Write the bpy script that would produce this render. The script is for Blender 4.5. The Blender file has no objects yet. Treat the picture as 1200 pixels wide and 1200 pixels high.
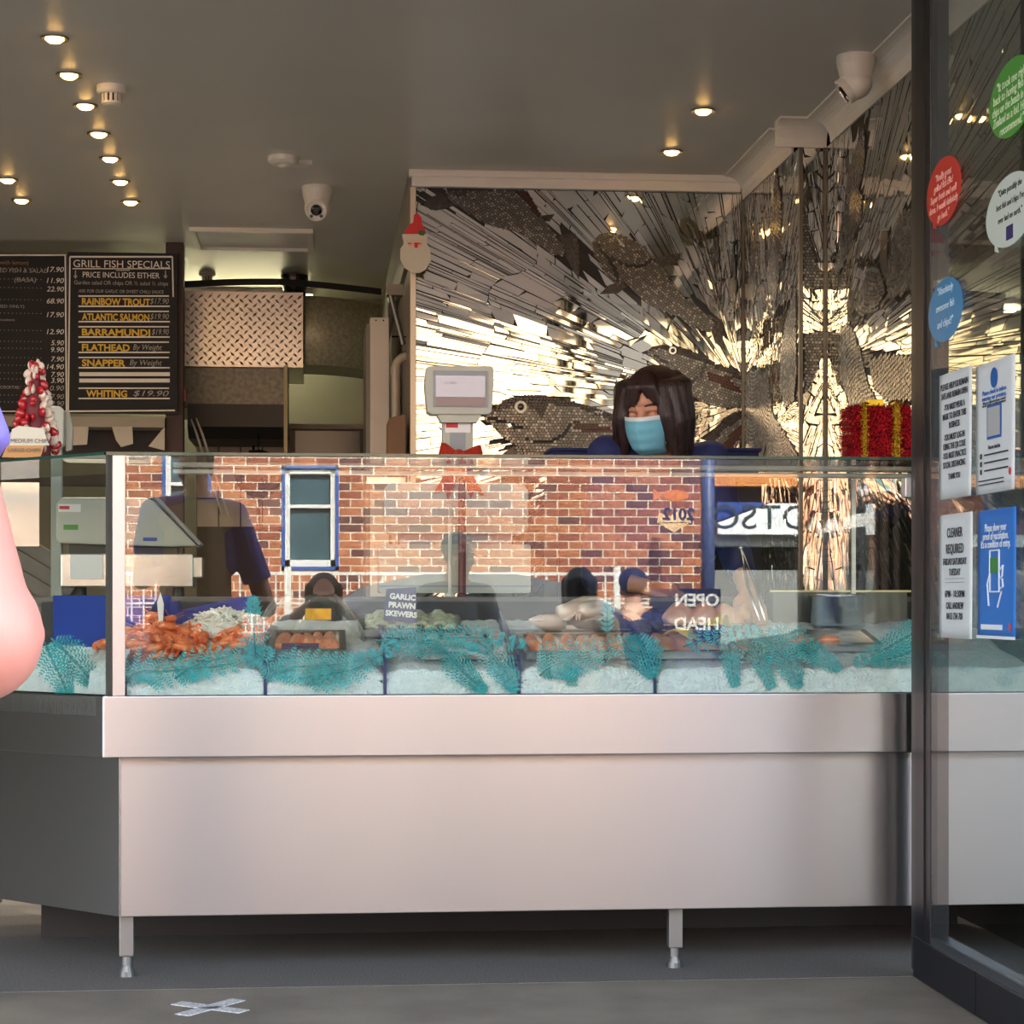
import bpy, bmesh, math, random
from mathutils import Vector, Matrix
random.seed(7)
scene = bpy.context.scene
COL = scene.collection
# ---------------------------------------------------------------- camera
F = 2400.0; HOR = 705.0; CAMH = 1.0
PSI = math.atan(225.0 / F); CP, SP = math.cos(PSI), math.sin(PSI)
cd = bpy.data.cameras.new('camera'); cam = bpy.data.objects.new('camera', cd); COL.objects.link(cam)
cd.sensor_width = 36.0; cd.sensor_fit = 'HORIZONTAL'; cd.lens = 36.0 * F / 1200.0
cd.shift_y = (HOR - 600.0) / 1200.0; cd.clip_start = 0.02; cd.clip_end = 200
cam.location = (0, 0, CAMH); cam.rotation_euler = (math.pi / 2, 0, -PSI)
scene.camera = cam
# ---------------------------------------------------------------- sky, sun, exposure
scene.view_settings.view_transform = 'Standard'; scene.view_settings.look = 'None'
scene.view_settings.gamma = 1.0; scene.view_settings.use_curve_mapping = False
scene.view_settings.exposure = 2.8
SUN_EL = math.radians(44); SUN_AZ = math.radians(12)      # azimuth from +Y towards +X
w = bpy.data.worlds.new('sky'); scene.world = w; w.use_nodes = True
nt = w.node_tree; nt.nodes.clear()
sky = nt.nodes.new('ShaderNodeTexSky'); sky.sky_type = 'NISHITA'; sky.sun_disc = False
sky.sun_elevation = SUN_EL; sky.sun_rotation = SUN_AZ; sky.air_density = 1.1; sky.dust_density = 2.0
bg = nt.nodes.new('ShaderNodeBackground'); bg.inputs[1].default_value = 0.24
wo = nt.nodes.new('ShaderNodeOutputWorld')
hs = nt.nodes.new('ShaderNodeHueSaturation'); hs.inputs['Saturation'].default_value = 0.45   # thin bright haze
nt.links.new(sky.outputs[0], hs.inputs['Color']); nt.links.new(hs.outputs[0], bg.inputs[0]); nt.links.new(bg.outputs[0], wo.inputs[0])
sl = bpy.data.lights.new('sun', 'SUN'); so = bpy.data.objects.new('sun', sl); COL.objects.link(so)
sl.energy = 3.5; sl.angle = math.radians(0.6); sl.color = (1.0, 0.95, 0.88)
sd = Vector((math.sin(SUN_AZ) * math.cos(SUN_EL), math.cos(SUN_AZ) * math.cos(SUN_EL), math.sin(SUN_EL)))
so.rotation_euler = sd.to_track_quat('Z', 'Y').to_euler(); so.location = (0, 5, 20)
cy = scene.cycles
cy.max_bounces = 10; cy.diffuse_bounces = 5; cy.glossy_bounces = 5; cy.transparent_max_bounces = 24
cy.sample_clamp_indirect = 8.0; cy.caustics_reflective = False; cy.caustics_refractive = False
# ---------------------------------------------------------------- pixel -> place
def ray(px, py):
    a = (px - 600.0) / F; b = (HOR - py) / F
    return Vector((SP + CP * a, CP - SP * a, b))
C0 = Vector((0, 0, CAMH))
def onY(px, py, Y): d = ray(px, py); return C0 + d * (Y / d.y)
def onX(px, py, X): d = ray(px, py); return C0 + d * (X / d.x)
def onZ(px, py, Z): d = ray(px, py); return C0 + d * ((Z - CAMH) / d.z)
G = 5.45                                    # front face of the display glass
def refl(px, py, Y):                        # the place whose mirror image in the front glass falls on a pixel
    p = onY(px, py, 2 * G - Y); return Vector((p.x, Y, p.z))
# ---------------------------------------------------------------- materials
MATS = {}
def rgb(h):                                  # sRGB 0-255 -> linear
    return tuple((c / 255 / 12.92) if c / 255 <= 0.04045 else ((c / 255 + 0.055) / 1.055) ** 2.4 for c in h)
def mat(name, col, rough=0.5, metal=0.0, var=0.0, vscale=8.0, bump=0.0, bscale=60.0, emit=None, estr=0.0,
        aniso=0.0, coat=0.0, sss=0.0, spec=0.5, stretch=(1, 1, 1), rvar=0.0, detail=4.0, alpha=None, col2=None, vcontrast=None):
    if name in MATS: return MATS[name]
    m = bpy.data.materials.new(name); m.use_nodes = True
    t = m.node_tree; b = t.nodes['Principled BSDF']
    c = rgb(col)
    b.inputs['Base Color'].default_value = (*c, 1); b.inputs['Roughness'].default_value = rough
    b.inputs['Metallic'].default_value = metal; b.inputs['Specular IOR Level'].default_value = spec
    b.inputs['Coat Weight'].default_value = coat; b.inputs['Coat Roughness'].default_value = 0.06
    if sss: b.inputs['Subsurface Weight'].default_value = sss; b.inputs['Subsurface Radius'].default_value = (0.02, 0.008, 0.005)
    if emit: b.inputs['Emission Color'].default_value = (*rgb(emit), 1); b.inputs['Emission Strength'].default_value = estr
    tc = t.nodes.new('ShaderNodeTexCoord'); mp = t.nodes.new('ShaderNodeMapping')
    mp.inputs['Scale'].default_value = stretch; t.links.new(tc.outputs['Object'], mp.inputs[0])
    if var or rvar or col2:
        n = t.nodes.new('ShaderNodeTexNoise'); n.inputs['Scale'].default_value = vscale; n.inputs['Detail'].default_value = detail
        t.links.new(mp.outputs[0], n.inputs['Vector'])
        r = t.nodes.new('ShaderNodeValToRGB')
        lo, hi = vcontrast or (0.3, 0.7)
        r.color_ramp.elements[0].position = lo; r.color_ramp.elements[1].position = hi
        if col2:
            a_, b_ = rgb(col2), c
        else:
            a_ = tuple(max(0, x * (1 - var)) for x in c); b_ = tuple(min(1, x * (1 + var)) for x in c)
        r.color_ramp.elements[0].color = (*a_, 1); r.color_ramp.elements[1].color = (*b_, 1)
        t.links.new(n.outputs['Fac'], r.inputs[0]); t.links.new(r.outputs[0], b.inputs['Base Color'])
        if rvar:
            mr = t.nodes.new('ShaderNodeMapRange'); mr.inputs[3].default_value = max(0.01, rough - rvar); mr.inputs[4].default_value = rough + rvar
            t.links.new(n.outputs['Fac'], mr.inputs[0]); t.links.new(mr.outputs[0], b.inputs['Roughness'])
    if bump:
        n2 = t.nodes.new('ShaderNodeTexNoise'); n2.inputs['Scale'].default_value = bscale; n2.inputs['Detail'].default_value = 3
        t.links.new(mp.outputs[0], n2.inputs['Vector'])
        bp = t.nodes.new('ShaderNodeBump'); bp.inputs['Strength'].default_value = bump; bp.inputs['Distance'].default_value = 0.01
        t.links.new(n2.outputs['Fac'], bp.inputs['Height']); t.links.new(bp.outputs[0], b.inputs['Normal'])
    if aniso:
        b.inputs['Anisotropic'].default_value = aniso
        cx = t.nodes.new('ShaderNodeCombineXYZ'); cx.inputs[2].default_value = 1.0
        t.links.new(cx.outputs[0], b.inputs['Tangent'])
    MATS[name] = m; return m
def glassmat(name, r0=0.06, tint=(0.95, 0.985, 0.97), power=5.0):
    if name in MATS: return MATS[name]
    m = bpy.data.materials.new(name); m.use_nodes = True; t = m.node_tree; t.nodes.clear()
    o = t.nodes.new('ShaderNodeOutputMaterial'); mx = t.nodes.new('ShaderNodeMixShader')
    tr = t.nodes.new('ShaderNodeBsdfTransparent'); tr.inputs[0].default_value = (*tint, 1)
    gl = t.nodes.new('ShaderNodeBsdfGlossy'); gl.inputs['Roughness'].default_value = 0.0; gl.inputs[0].default_value = (1, 1, 1, 1)
    lw = t.nodes.new('ShaderNodeLayerWeight'); lw.inputs[0].default_value = 0.5
    pw = t.nodes.new('ShaderNodeMath'); pw.operation = 'POWER'; pw.inputs[1].default_value = power
    mr = t.nodes.new('ShaderNodeMapRange'); mr.inputs[3].default_value = r0; mr.inputs[4].default_value = 1.0
    t.links.new(lw.outputs['Facing'], pw.inputs[0]); t.links.new(pw.outputs[0], mr.inputs[0])
    t.links.new(mr.outputs[0], mx.inputs[0]); t.links.new(tr.outputs[0], mx.inputs[1]); t.links.new(gl.outputs[0], mx.inputs[2])
    t.links.new(mx.outputs[0], o.inputs[0]); MATS[name] = m; return m
# ---------------------------------------------------------------- mesh builder
class MB:
    def __init__(s): s.v = []; s.f = []; s.m = []
    def add(s, vs, fs, mi=0):
        o = len(s.v); s.v.extend([tuple(p) for p in vs]); s.f.extend([tuple(i + o for i in q) for q in fs]); s.m.extend([mi] * len(fs)); return s
    def box(s, x0, x1, y0, y1, z0, z1, mi=0):
        vs = [(x, y, z) for x in (x0, x1) for y in (y0, y1) for z in (z0, z1)]
        return s.add(vs, [(0, 1, 3, 2), (4, 6, 7, 5), (0, 4, 5, 1), (2, 3, 7, 6), (0, 2, 6, 4), (1, 5, 7, 3)], mi)
    def obox(s, c, U, V, W, a, b, d, mi=0):
        c = Vector(c); U = Vector(U); V = Vector(V); W = Vector(W)
        vs = [c + U * (i * a) + V * (j * b) + W * (k * d) for i in (-1, 1) for j in (-1, 1) for k in (-1, 1)]
        fs = [(0, 1, 3, 2), (4, 6, 7, 5), (0, 4, 5, 1), (2, 3, 7, 6), (0, 2, 6, 4), (1, 5, 7, 3)]
        if U.cross(V).dot(W) < 0: fs = [q[::-1] for q in fs]
        return s.add(vs, fs, mi)
    def prism(s, pts, N, t, mi=0):            # pts: coplanar 3-D loop, extruded by t along N
        pts = [Vector(p) for p in pts]; N = Vector(N); n = len(pts)
        ar = Vector((0, 0, 0))
        for i in range(n): ar += pts[i].cross(pts[(i + 1) % n])
        if ar.dot(N) * (1 if t >= 0 else -1) < 0: pts = pts[::-1]
        vs = pts + [p + N * t for p in pts]
        fs = [tuple(range(n))[::-1], tuple(range(n, 2 * n))] + [(i, (i + 1) % n, n + (i + 1) % n, n + i) for i in range(n)]
        return s.add(vs, fs, mi)
    def tube(s, pts, r, n=8, mi=0, cap=True):
        pts = [Vector(p) for p in pts]; k = len(pts)
        rs = r if isinstance(r, (list, tuple)) else [r] * k
        vs = []; prev = None
        for i, p in enumerate(pts):
            d = (pts[min(i + 1, k - 1)] - pts[max(i - 1, 0)])
            d = d.normalized() if d.length > 1e-9 else Vector((0, 0, 1))
            if prev is None:
                a = Vector((0, 0, 1)) if abs(d.z) < 0.9 else Vector((1, 0, 0)); u = d.cross(a).normalized()
            else:
                u = (prev - d * prev.dot(d)); u = u.normalized() if u.length > 1e-6 else d.orthogonal().normalized()
            prev = u; v = d.cross(u)
            for j in range(n):
                a = 2 * math.pi * j / n; vs.append(p + (u * math.cos(a) + v * math.sin(a)) * rs[i])
        fs = [(i * n + j, i * n + (j + 1) % n, (i + 1) * n + (j + 1) % n, (i + 1) * n + j) for i in range(k - 1) for j in range(n)]
        if cap: fs += [tuple(range(n))[::-1], tuple(range((k - 1) * n, k * n))]
        return s.add(vs, fs, mi)
    def lathe(s, prof, c=(0, 0, 0), axis='z', n=20, mi=0, sx=1.0, sy=1.0):
        c = Vector(c); vs = []
        if isinstance(axis, str): A = {'z': Vector((0, 0, 1)), 'x': Vector((1, 0, 0)), 'y': Vector((0, 1, 0)), '-z': Vector((0, 0, -1)), '-y': Vector((0, -1, 0))}[axis]
        else: A = Vector(axis).normalized()
        U = A.orthogonal().normalized() if abs(A.z) < 0.99 else Vector((1, 0, 0)); V = A.cross(U)
        for r, z in prof:
            for j in range(n):
                a = 2 * math.pi * j / n; vs.append(c + A * z + U * (r * math.cos(a) * sx) + V * (r * math.sin(a) * sy))
        k = len(prof)
        fs = [(i * n + j, i * n + (j + 1) % n, (i + 1) * n + (j + 1) % n, (i + 1) * n + j) for i in range(k - 1) for j in range(n)]
        fs += [tuple(range(n))[::-1], tuple(range((k - 1) * n, k * n))]
        return s.add(vs, fs, mi)
    def ball(s, c, r, nu=16, nv=10, mi=0, M=None):
        c = Vector(c); r = r if isinstance(r, (list, tuple)) else (r, r, r); vs = []; fs = []
        for i in range(1, nv):
            t = math.pi * i / nv
            for j in range(nu):
                a = 2 * math.pi * j / nu
                p = Vector((r[0] * math.sin(t) * math.cos(a), r[1] * math.sin(t) * math.sin(a), r[2] * math.cos(t)))
                vs.append(c + (M @ p if M else p))
        top = Vector((0, 0, r[2])); vs.append(c + (M @ top if M else top)); vs.append(c - (M @ top if M else top))
        T, B = len(vs) - 2, len(vs) - 1
        for i in range(nv - 2):
            for j in range(nu): fs.append((i * nu + j, (i + 1) * nu + j, (i + 1) * nu + (j + 1) % nu, i * nu + (j + 1) % nu))
        for j in range(nu): fs.append((T, j, (j + 1) % nu)); fs.append((B, (nv - 2) * nu + (j + 1) % nu, (nv - 2) * nu + j))
        return s.add(vs, fs, mi)
    def grid(s, fn, nu, nv, mi=0):            # fn(u,v) in 0..1
        vs = [fn(i / nu, j / nv) for i in range(nu + 1) for j in range(nv + 1)]
        fs = [(i * (nv + 1) + j, (i + 1) * (nv + 1) + j, (i + 1) * (nv + 1) + j + 1, i * (nv + 1) + j + 1) for i in range(nu) for j in range(nv)]
        return s.add(vs, fs, mi)
    def mesh(s, name):
        me = bpy.data.meshes.new(name); me.from_pydata(s.v, [], s.f); me.polygons.foreach_set('material_index', s.m); me.update(); return me
    def build(s, name, mats, parent=None, smooth=False, bevel=0.0, segs=2, solid=0.0, fixn=False):
        me = s.mesh(name)
        if bevel or fixn:
            bm = bmesh.new(); bm.from_mesh(me)
            if bevel:
                bmesh.ops.remove_doubles(bm, verts=bm.verts, dist=1e-5)
                bmesh.ops.bevel(bm, geom=[e for e in bm.edges if e.calc_length() > bevel * 2.2], offset=bevel, segments=segs, affect='EDGES', profile=0.6, clamp_overlap=True)
            if fixn: bmesh.ops.recalc_face_normals(bm, faces=bm.faces)
            bm.to_mesh(me); bm.free()
        if smooth:
            me.polygons.foreach_set('use_smooth', [True] * len(me.polygons))
        return link(name, me, mats, parent, solid)
def link(name, me, mats, parent=None, solid=0.0):
    o = bpy.data.objects.new(name, me); COL.objects.link(o)
    for m in (mats if isinstance(mats, (list, tuple)) else [mats]): me.materials.append(m)
    if parent is not None: setpar(o, parent)
    if solid:
        md = o.modifiers.new('thickness', 'SOLIDIFY'); md.thickness = solid; md.offset = 0
    return o
WL = {}
def wloc(o):
    v = Vector(o.location)
    return v if o.parent is None else v + WL.get(o.name, Vector((0, 0, 0)))
def setpar(o, p):                             # children are modelled in world space; only things carry an offset
    o.parent = p; root = p
    while root.parent is not None: root = root.parent
    o.matrix_parent_inverse = Matrix.Translation(-Vector(root.location)) if p is root else Matrix.Identity(4)
def thing(name, label, cat, loc=(0, 0, 0), group=None):
    o = bpy.data.objects.new(name, None); COL.objects.link(o); o.location = loc; o.empty_display_size = 0.05
    return tag(o, label, cat, group)
def tag(o, label, cat, group=None, kind=None):
    o['label'] = label; o['category'] = cat
    if group: o['group'] = group
    if kind: o['kind'] = kind
    return o
def struct(o, label=None):
    o['kind'] = 'structure'
    if label: o['label'] = label
    return o
def text(body, size, O, U, V, m, parent=None, align='LEFT', off=0.0, ext=0.0004, shear=0.0, name='lettering', xs=1.0, vert='TOP_BASELINE', space=1.0):
    cu = bpy.data.curves.new('txt', 'FONT'); cu.body = body; cu.size = size; cu.align_x = align; cu.align_y = vert
    cu.offset = off; cu.extrude = ext; cu.shear = shear; cu.resolution_u = 3; cu.space_character = space
    ob = bpy.data.objects.new('txt', cu); COL.objects.link(ob)
    dg = bpy.context.evaluated_depsgraph_get()
    me = bpy.data.meshes.new_from_object(ob.evaluated_get(dg))
    bpy.data.objects.remove(ob); bpy.data.curves.remove(cu)
    if len(me.vertices):
        ym = max(v.co.y for v in me.vertices)
        if off and (ym > size * 1.15 or min(v.co.y for v in me.vertices) < -size * 0.6): return text(body, size, O, U, V, m, parent, align, 0.0, ext, shear, name, xs, vert, space)
        me.transform(Matrix.Translation((0, -ym, 0)))      # O is the top of the letters
    U = Vector(U).normalized(); V = Vector(V).normalized(); N = U.cross(V)
    M = Matrix(((U.x * xs, V.x, N.x, O[0]), (U.y * xs, V.y, N.y, O[1]), (U.z * xs, V.z, N.z, O[2]), (0, 0, 0, 1)))
    me.transform(M); me.materials.clear()
    return link(name, me, m, parent)
def inpoly(p, poly):
    x, y = p; r = False; n = len(poly); j = n - 1
    for i in range(n):
        xi, yi = poly[i]; xj, yj = poly[j]
        if (yi > y) != (yj > y) and x < (xj - xi) * (y - yi) / (yj - yi) + xi: r = not r
        j = i
    return r
def clip(poly, u0, u1, v0, v1):               # convex polygon against a rectangle
    for ax, lim, sg in ((0, u0, 1), (0, u1, -1), (1, v0, 1), (1, v1, -1)):
        out = []; n = len(poly)
        for i in range(n):
            a, b = poly[i], poly[(i + 1) % n]; da = (a[ax] - lim) * sg; db = (b[ax] - lim) * sg
            if da >= 0: out.append(a)
            if (da >= 0) != (db >= 0):
                t = da / (da - db); out.append((a[0] + (b[0] - a[0]) * t, a[1] + (b[1] - a[1]) * t))
        poly = out
        if len(poly) < 3: return []
    return poly
X1, Y1, Z1 = Vector((1, 0, 0)), Vector((0, 1, 0)), Vector((0, 0, 1))
# shared materials
steel = mat('brushed_steel', (188, 188, 190), 0.29, 1.0, aniso=0.85)
steel2 = mat('plain_steel', (190, 190, 190), 0.25, 1.0, var=0.06, vscale=9)
black = mat('black_plastic', (18, 18, 20), 0.4)
white = mat('white_paint', (225, 224, 218), 0.4, var=0.04)
cream = mat('cream_plastic', (178, 180, 168), 0.4, var=0.03)
darkgap = mat('dark_grout', (24, 22, 20), 0.7, var=0.2, vscale=40)
greenedge = mat('green_glass_edge', (38, 78, 66), 0.12, coat=0.5)
glass = glassmat('clear_glass', 0.06)
# ================================================================ the setting
CEIL = 2.9
YB = onZ(600, 203, CEIL).y                    # face of the mosaic wall at the back
xl = onY(484, 400, YB).x; xr = onY(872, 400, YB).x
pj0 = onZ(920, 143, CEIL); YJ = pj0.y
xj0 = onY(938, 300, YJ).x; xj1 = onY(968, 300, YJ).x
XR = xj1
conc = mat('pavement_concrete', (132, 126, 116), 0.9, var=0.2, vscale=3.5, bump=0.25, bscale=220, detail=9)
asph = mat('shop_floor_screed', (112, 110, 108), 0.85, var=0.3, vscale=160, bump=0.3, bscale=260, detail=3)
road = mat('road_asphalt', (112, 110, 108), 0.95, var=0.2, vscale=90)
YJOINT = onZ(560, 1153, 0).y
struct(MB().box(-9, 9, -4.0, YJOINT - 0.004, -0.2, 0).build('pavement', conc), 'grey concrete pavement in front of the fish counter')
struct(MB().box(-9, 6, YJOINT + 0.004, 13.2, -0.2, 0).build('floor', asph), 'dark speckled floor running under the counter')
struct(MB().box(-9, 9, YJOINT - 0.004, YJOINT + 0.004, -0.2, -0.004).build('trim_1', mat('joint_filler', (150, 148, 142), 0.9)))
struct(MB().box(-30, 30, -8.6, -4.0, -0.35, -0.14).build('road', road))
struct(MB().box(-30, 30, -11, -8.6, -0.35, 0.0).build('far_footpath', mat('far_footpath_concrete', (120, 116, 108), 0.9, var=0.1)))
ceilm = mat('ceiling_paint', (208, 207, 200), 0.42, var=0.04, vscale=1.2, spec=0.5)
struct(MB().box(-7, XR + 0.3, 5.2, 13.2, CEIL, CEIL + 0.12).build('ceiling', ceilm), 'grey-brown glossy painted ceiling with downlights')
wallm = mat('kitchen_wall_paint', (118, 114, 94), 0.6, var=0.06)
YK = 12.9
struct(MB().box(-7, XR + 0.3, YK, YK + 0.2, 0, CEIL).build('wall_back', wallm))
struct(MB().box(-7.2, -7, 5.2, 13.2, 0, CEIL).build('wall_left', wallm))
struct(MB().box(XR + 0.02, XR + 0.3, 5.5, YK, 0, CEIL).build('wall_right', darkgap))
struct(MB().box(xr + 0.02, XR + 0.02, YJ + 0.02, YK, 0, CEIL).build('wall_right', darkgap))
# the box of wall that carries the back mosaic; its left flank runs back into the kitchen
flank = mat('flank_paint', (120, 112, 100), 0.5, var=0.08)
struct(MB().box(xl, xr + 0.02, YB + 0.02, YK, 0, CEIL).build('wall_middle', [flank]))
upm = mat('upper_facade', (120, 112, 104), 0.8)
struct(MB().box(-14, 9, 5.2, 13.4, CEIL + 0.12, 7.6).build('wall_upper', upm))
struct(MB().box(XR + 0.3, 9, 5.25, 5.6, 0, CEIL + 0.12).build('wall_neighbour', mat('neighbour_wall', (92, 88, 84), 0.8)))
struct(MB().box(-14, -7.2, 5.25, 5.6, 0, CEIL + 0.12).build('wall_neighbour', MATS['neighbour_wall']))
struct(MB().box(-14, 9, 1.2, 5.2, 3.25, 3.37).build('shade_awning', mat('shade_awning_sheet', (168, 166, 160), 0.6)))  # unseen awning, sized to cut skylight on the pavement, steel and arm
# cornices
corn = mat('cornice_plaster', (226, 224, 216), 0.45, var=0.04)
def cove(p0, p1, inward, size, name):          # concave cornice from p0 to p1 (wall line at ceiling height)
    p0, p1, inward = Vector(p0), Vector(p1), Vector(inward)
    prof = [(0, 0), (0, -size), (0.008, -size)]
    for i in range(9):
        a = math.pi / 2 * i / 8
        prof.append((0.008 + (size - 0.016) * (1 - math.cos(a)), -size + (size - 0.008) * math.sin(a)))
    prof += [(size, -0.008), (size, 0)]
    n = len(prof); vs = []
    for q in (p0, p1):
        for a, b in prof: vs.append(q + inward * a + Z1 * b)
    fs = [(i, (i + 1) % n, n + (i + 1) % n, n + i) for i in range(n)] + [tuple(range(n)), tuple(range(n, 2 * n))[::-1]]
    return struct(MB().add(vs, fs).build(name, corn, fixn=True))
S = 0.10
cove((xr, YB, CEIL), (xr, YJ + S, CEIL), (-1, 0, 0), S, 'trim_2')
cove((xr - S, YJ, CEIL), (XR, YJ, CEIL), (0, -1, 0), S, 'trim_3')
cove((XR, YJ - S, CEIL), (XR, 5.5, CEIL), (-1, 0, 0), S, 'trim_4')
# timber fascia over the back mosaic and its returned left flank
tf = MB()
zt0 = onY(600, 222, YB).z
tf.box(xl - 0.006, xr - 0.02, YB - 0.035, YB, zt0, CEIL - 0.015); tf.box(xl - 0.02, xr - 0.03, YB - 0.05, YB, CEIL - 0.03, CEIL)
struct(tf.build('trim_5', corn, bevel=0.004))
struct(MB().box(xl - 0.02, xl, YB, YK, 2.55, CEIL).build('trim_6', flank))
struct(MB().box(xl - 0.012, xl + 0.012, YB - 0.012, YB + 0.02, 0, zt0).build('trim_7', mat('edge_strip', (196, 188, 172), 0.35, 0.4)))
struct(MB().box(xj0 - 0.006, xj0 + 0.008, YJ - 0.008, YJ + 0.01, 0, CEIL - S).build('trim_8', mat('corner_strip', (96, 92, 84), 0.4, 0.6)))
struct(MB().box(XR - 0.012, XR, YJ - 0.012, YJ, 0, CEIL - S).build('trim_9', MATS['corner_strip']))
struct(MB().box(xr - 0.012, xr, YB - 0.012, YB, 0, CEIL - S).build('trim_10', MATS['corner_strip']))
# ---------------------------------------------------------------- mirror mosaics
mirror = mat('mirror_glass', (214, 214, 206), 0.03, 1.0)
tileA = mat('fish_tile_grey', (98, 97, 94), 0.22, 0.35, var=0.25, vscale=60)
tileB = mat('fish_tile_pale', (132, 131, 126), 0.22, 0.35, var=0.2, vscale=60)
tileD = mat('fish_tile_dark', (34, 30, 30), 0.25, var=0.3, vscale=50)
tileR = mat('fish_tile_maroon', (58, 26, 24), 0.25, var=0.3, vscale=50)
tileW = mat('fish_tile_white', (200, 198, 186), 0.25)
def mosaic(name, label, O, U, V, N, u1, v0, v1, focus, fish, r_base=0.15, n_base=96, tilt=0.55, lmin=0.04, lmax=0.15, maxparts=300, seed=1, twist=0.0):
    """mirror shards fanned about a focus on the rectangle (0..u1, v0..v1) of the wall plane O + uU + vV"""
    rnd = random.Random(seed); fu, fv = focus
    root = thing(name, label, 'mosaic', O + U * (u1 / 2) + V * v0)
    MB().prism([O + U * 0 + V * v0, O + U * u1 + V * v0, O + U * u1 + V * v1, O + U * 0 + V * v1], N, -0.018).build('backing', darkgap, root)
    P = lambda u, v, h: O + U * u + V * v + N * h
    cells = []
    lev = 0; r0 = r_base / 8
    while r0 < 6:
        r1 = r0 * 2; n = n_base if r0 >= r_base * 0.99 else max(10, int(n_base * r0 / r_base * 1.3))
        n = int(n * max(1, (r0 / r_base)) ** 0.92)
        cuts = []; a = 0
        while a < 1: cuts.append(a); a += rnd.choice((0.3, 0.45, 0.7, 0.9, 1.1, 1.5, 2.3)) * rnd.uniform(0.8, 1.2) / n
        cuts.append(1.0)
        for i in range(len(cuts) - 1):
            a0, a1 = cuts[i] * 2 * math.pi, cuts[i + 1] * 2 * math.pi
            am = (a0 + a1) / 2
            # quick reject
            far = True
            for rr in (r0, (r0 + r1) / 2, r1):
                cu, cv = fu + rr * math.cos(am), fv + rr * math.sin(am)
                if -0.15 < cu < u1 + 0.15 and v0 - 0.15 < cv < v1 + 0.15: far = False
            if far: continue
            r = r0
            while r < r1 - 1e-6:
                L = rnd.uniform(lmin, lmax) * (0.5 + min(1.3, r)); re = min(r1, r + L)
                if r1 - re < 0.02: re = r1
                g = 0.0013; jit = min(0.0045, 0.16 * (a1 - a0) * r)
                sk0, sk1 = rnd.uniform(-0.3, 0.3) * (a1 - a0) * r, rnd.uniform(-0.3, 0.3) * (a1 - a0) * r
                def pt(rr, aa):
                    rr *= 1 + 0.16 * math.sin(3 * aa + 1) + 0.10 * math.sin(8 * aa + seed) + 0.05 * math.sin(19 * aa)
                    return (fu + rr * math.cos(aa) + rnd.uniform(-jit, jit), fv + rr * math.sin(aa) + rnd.uniform(-jit, jit))
                da0 = g / max(r, 0.02); da1 = g / re
                q = [pt(r + g + sk0, a0 + da0), pt(re - g + sk1, a0 + da1), pt(re - g - sk1, a1 - da1), pt(r + g - sk0, a1 - da0)]
                q = clip(q, 0.002, u1 - 0.002, v0 + 0.002, v1 - 0.002)
                if len(q) >= 3:
                    cu = sum(p[0] for p in q) / len(q); cv = sum(p[1] for p in q) / len(q)
                    if not any(inpoly((cu, cv), f['poly']) for f in fish):
                        ar = abs(sum(q[k][0] * q[(k + 1) % len(q)][1] - q[(k + 1) % len(q)][0] * q[k][1] for k in range(len(q)))) / 2
                        if ar > 1.2e-5: cells.append((ar, q, cu, cv))
                r = re
        r0 = r1
    cells.sort(key=lambda c: -c[0])
    rest = MB()
    for k, (ar, q, cu, cv) in enumerate(cells):
        ts = tilt * (0.55 + 0.9 * min(1.6, 0.0006 / max(ar, 1e-5)))
        tu, tv = math.tan(math.radians(rnd.gauss(0, ts))), math.tan(math.radians(rnd.gauss(0, ts)))
        top = [P(u, v, 0.0035 + max(-0.003, min(0.003, (u - cu) * tu + (v - cv) * tv))) for u, v in q]
        n = len(q); bot = [P(u, v, -0.001) for u, v in q]
        fs = [tuple(range(n))] + [(i, n + i, n + (i + 1) % n, (i + 1) % n) for i in range(n)]
        if (top[1] - top[0]).cross(top[2] - top[0]).dot(N) < 0: fs = [f[::-1] for f in fs]
        if k < maxparts: MB().add(top + bot, fs).build('mirror_shard', mirror, root)
        else: rest.add(top + bot, fs)
    if rest.f: rest.build('small_mirror_shards', mirror, root)['kind'] = 'stuff'
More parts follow.
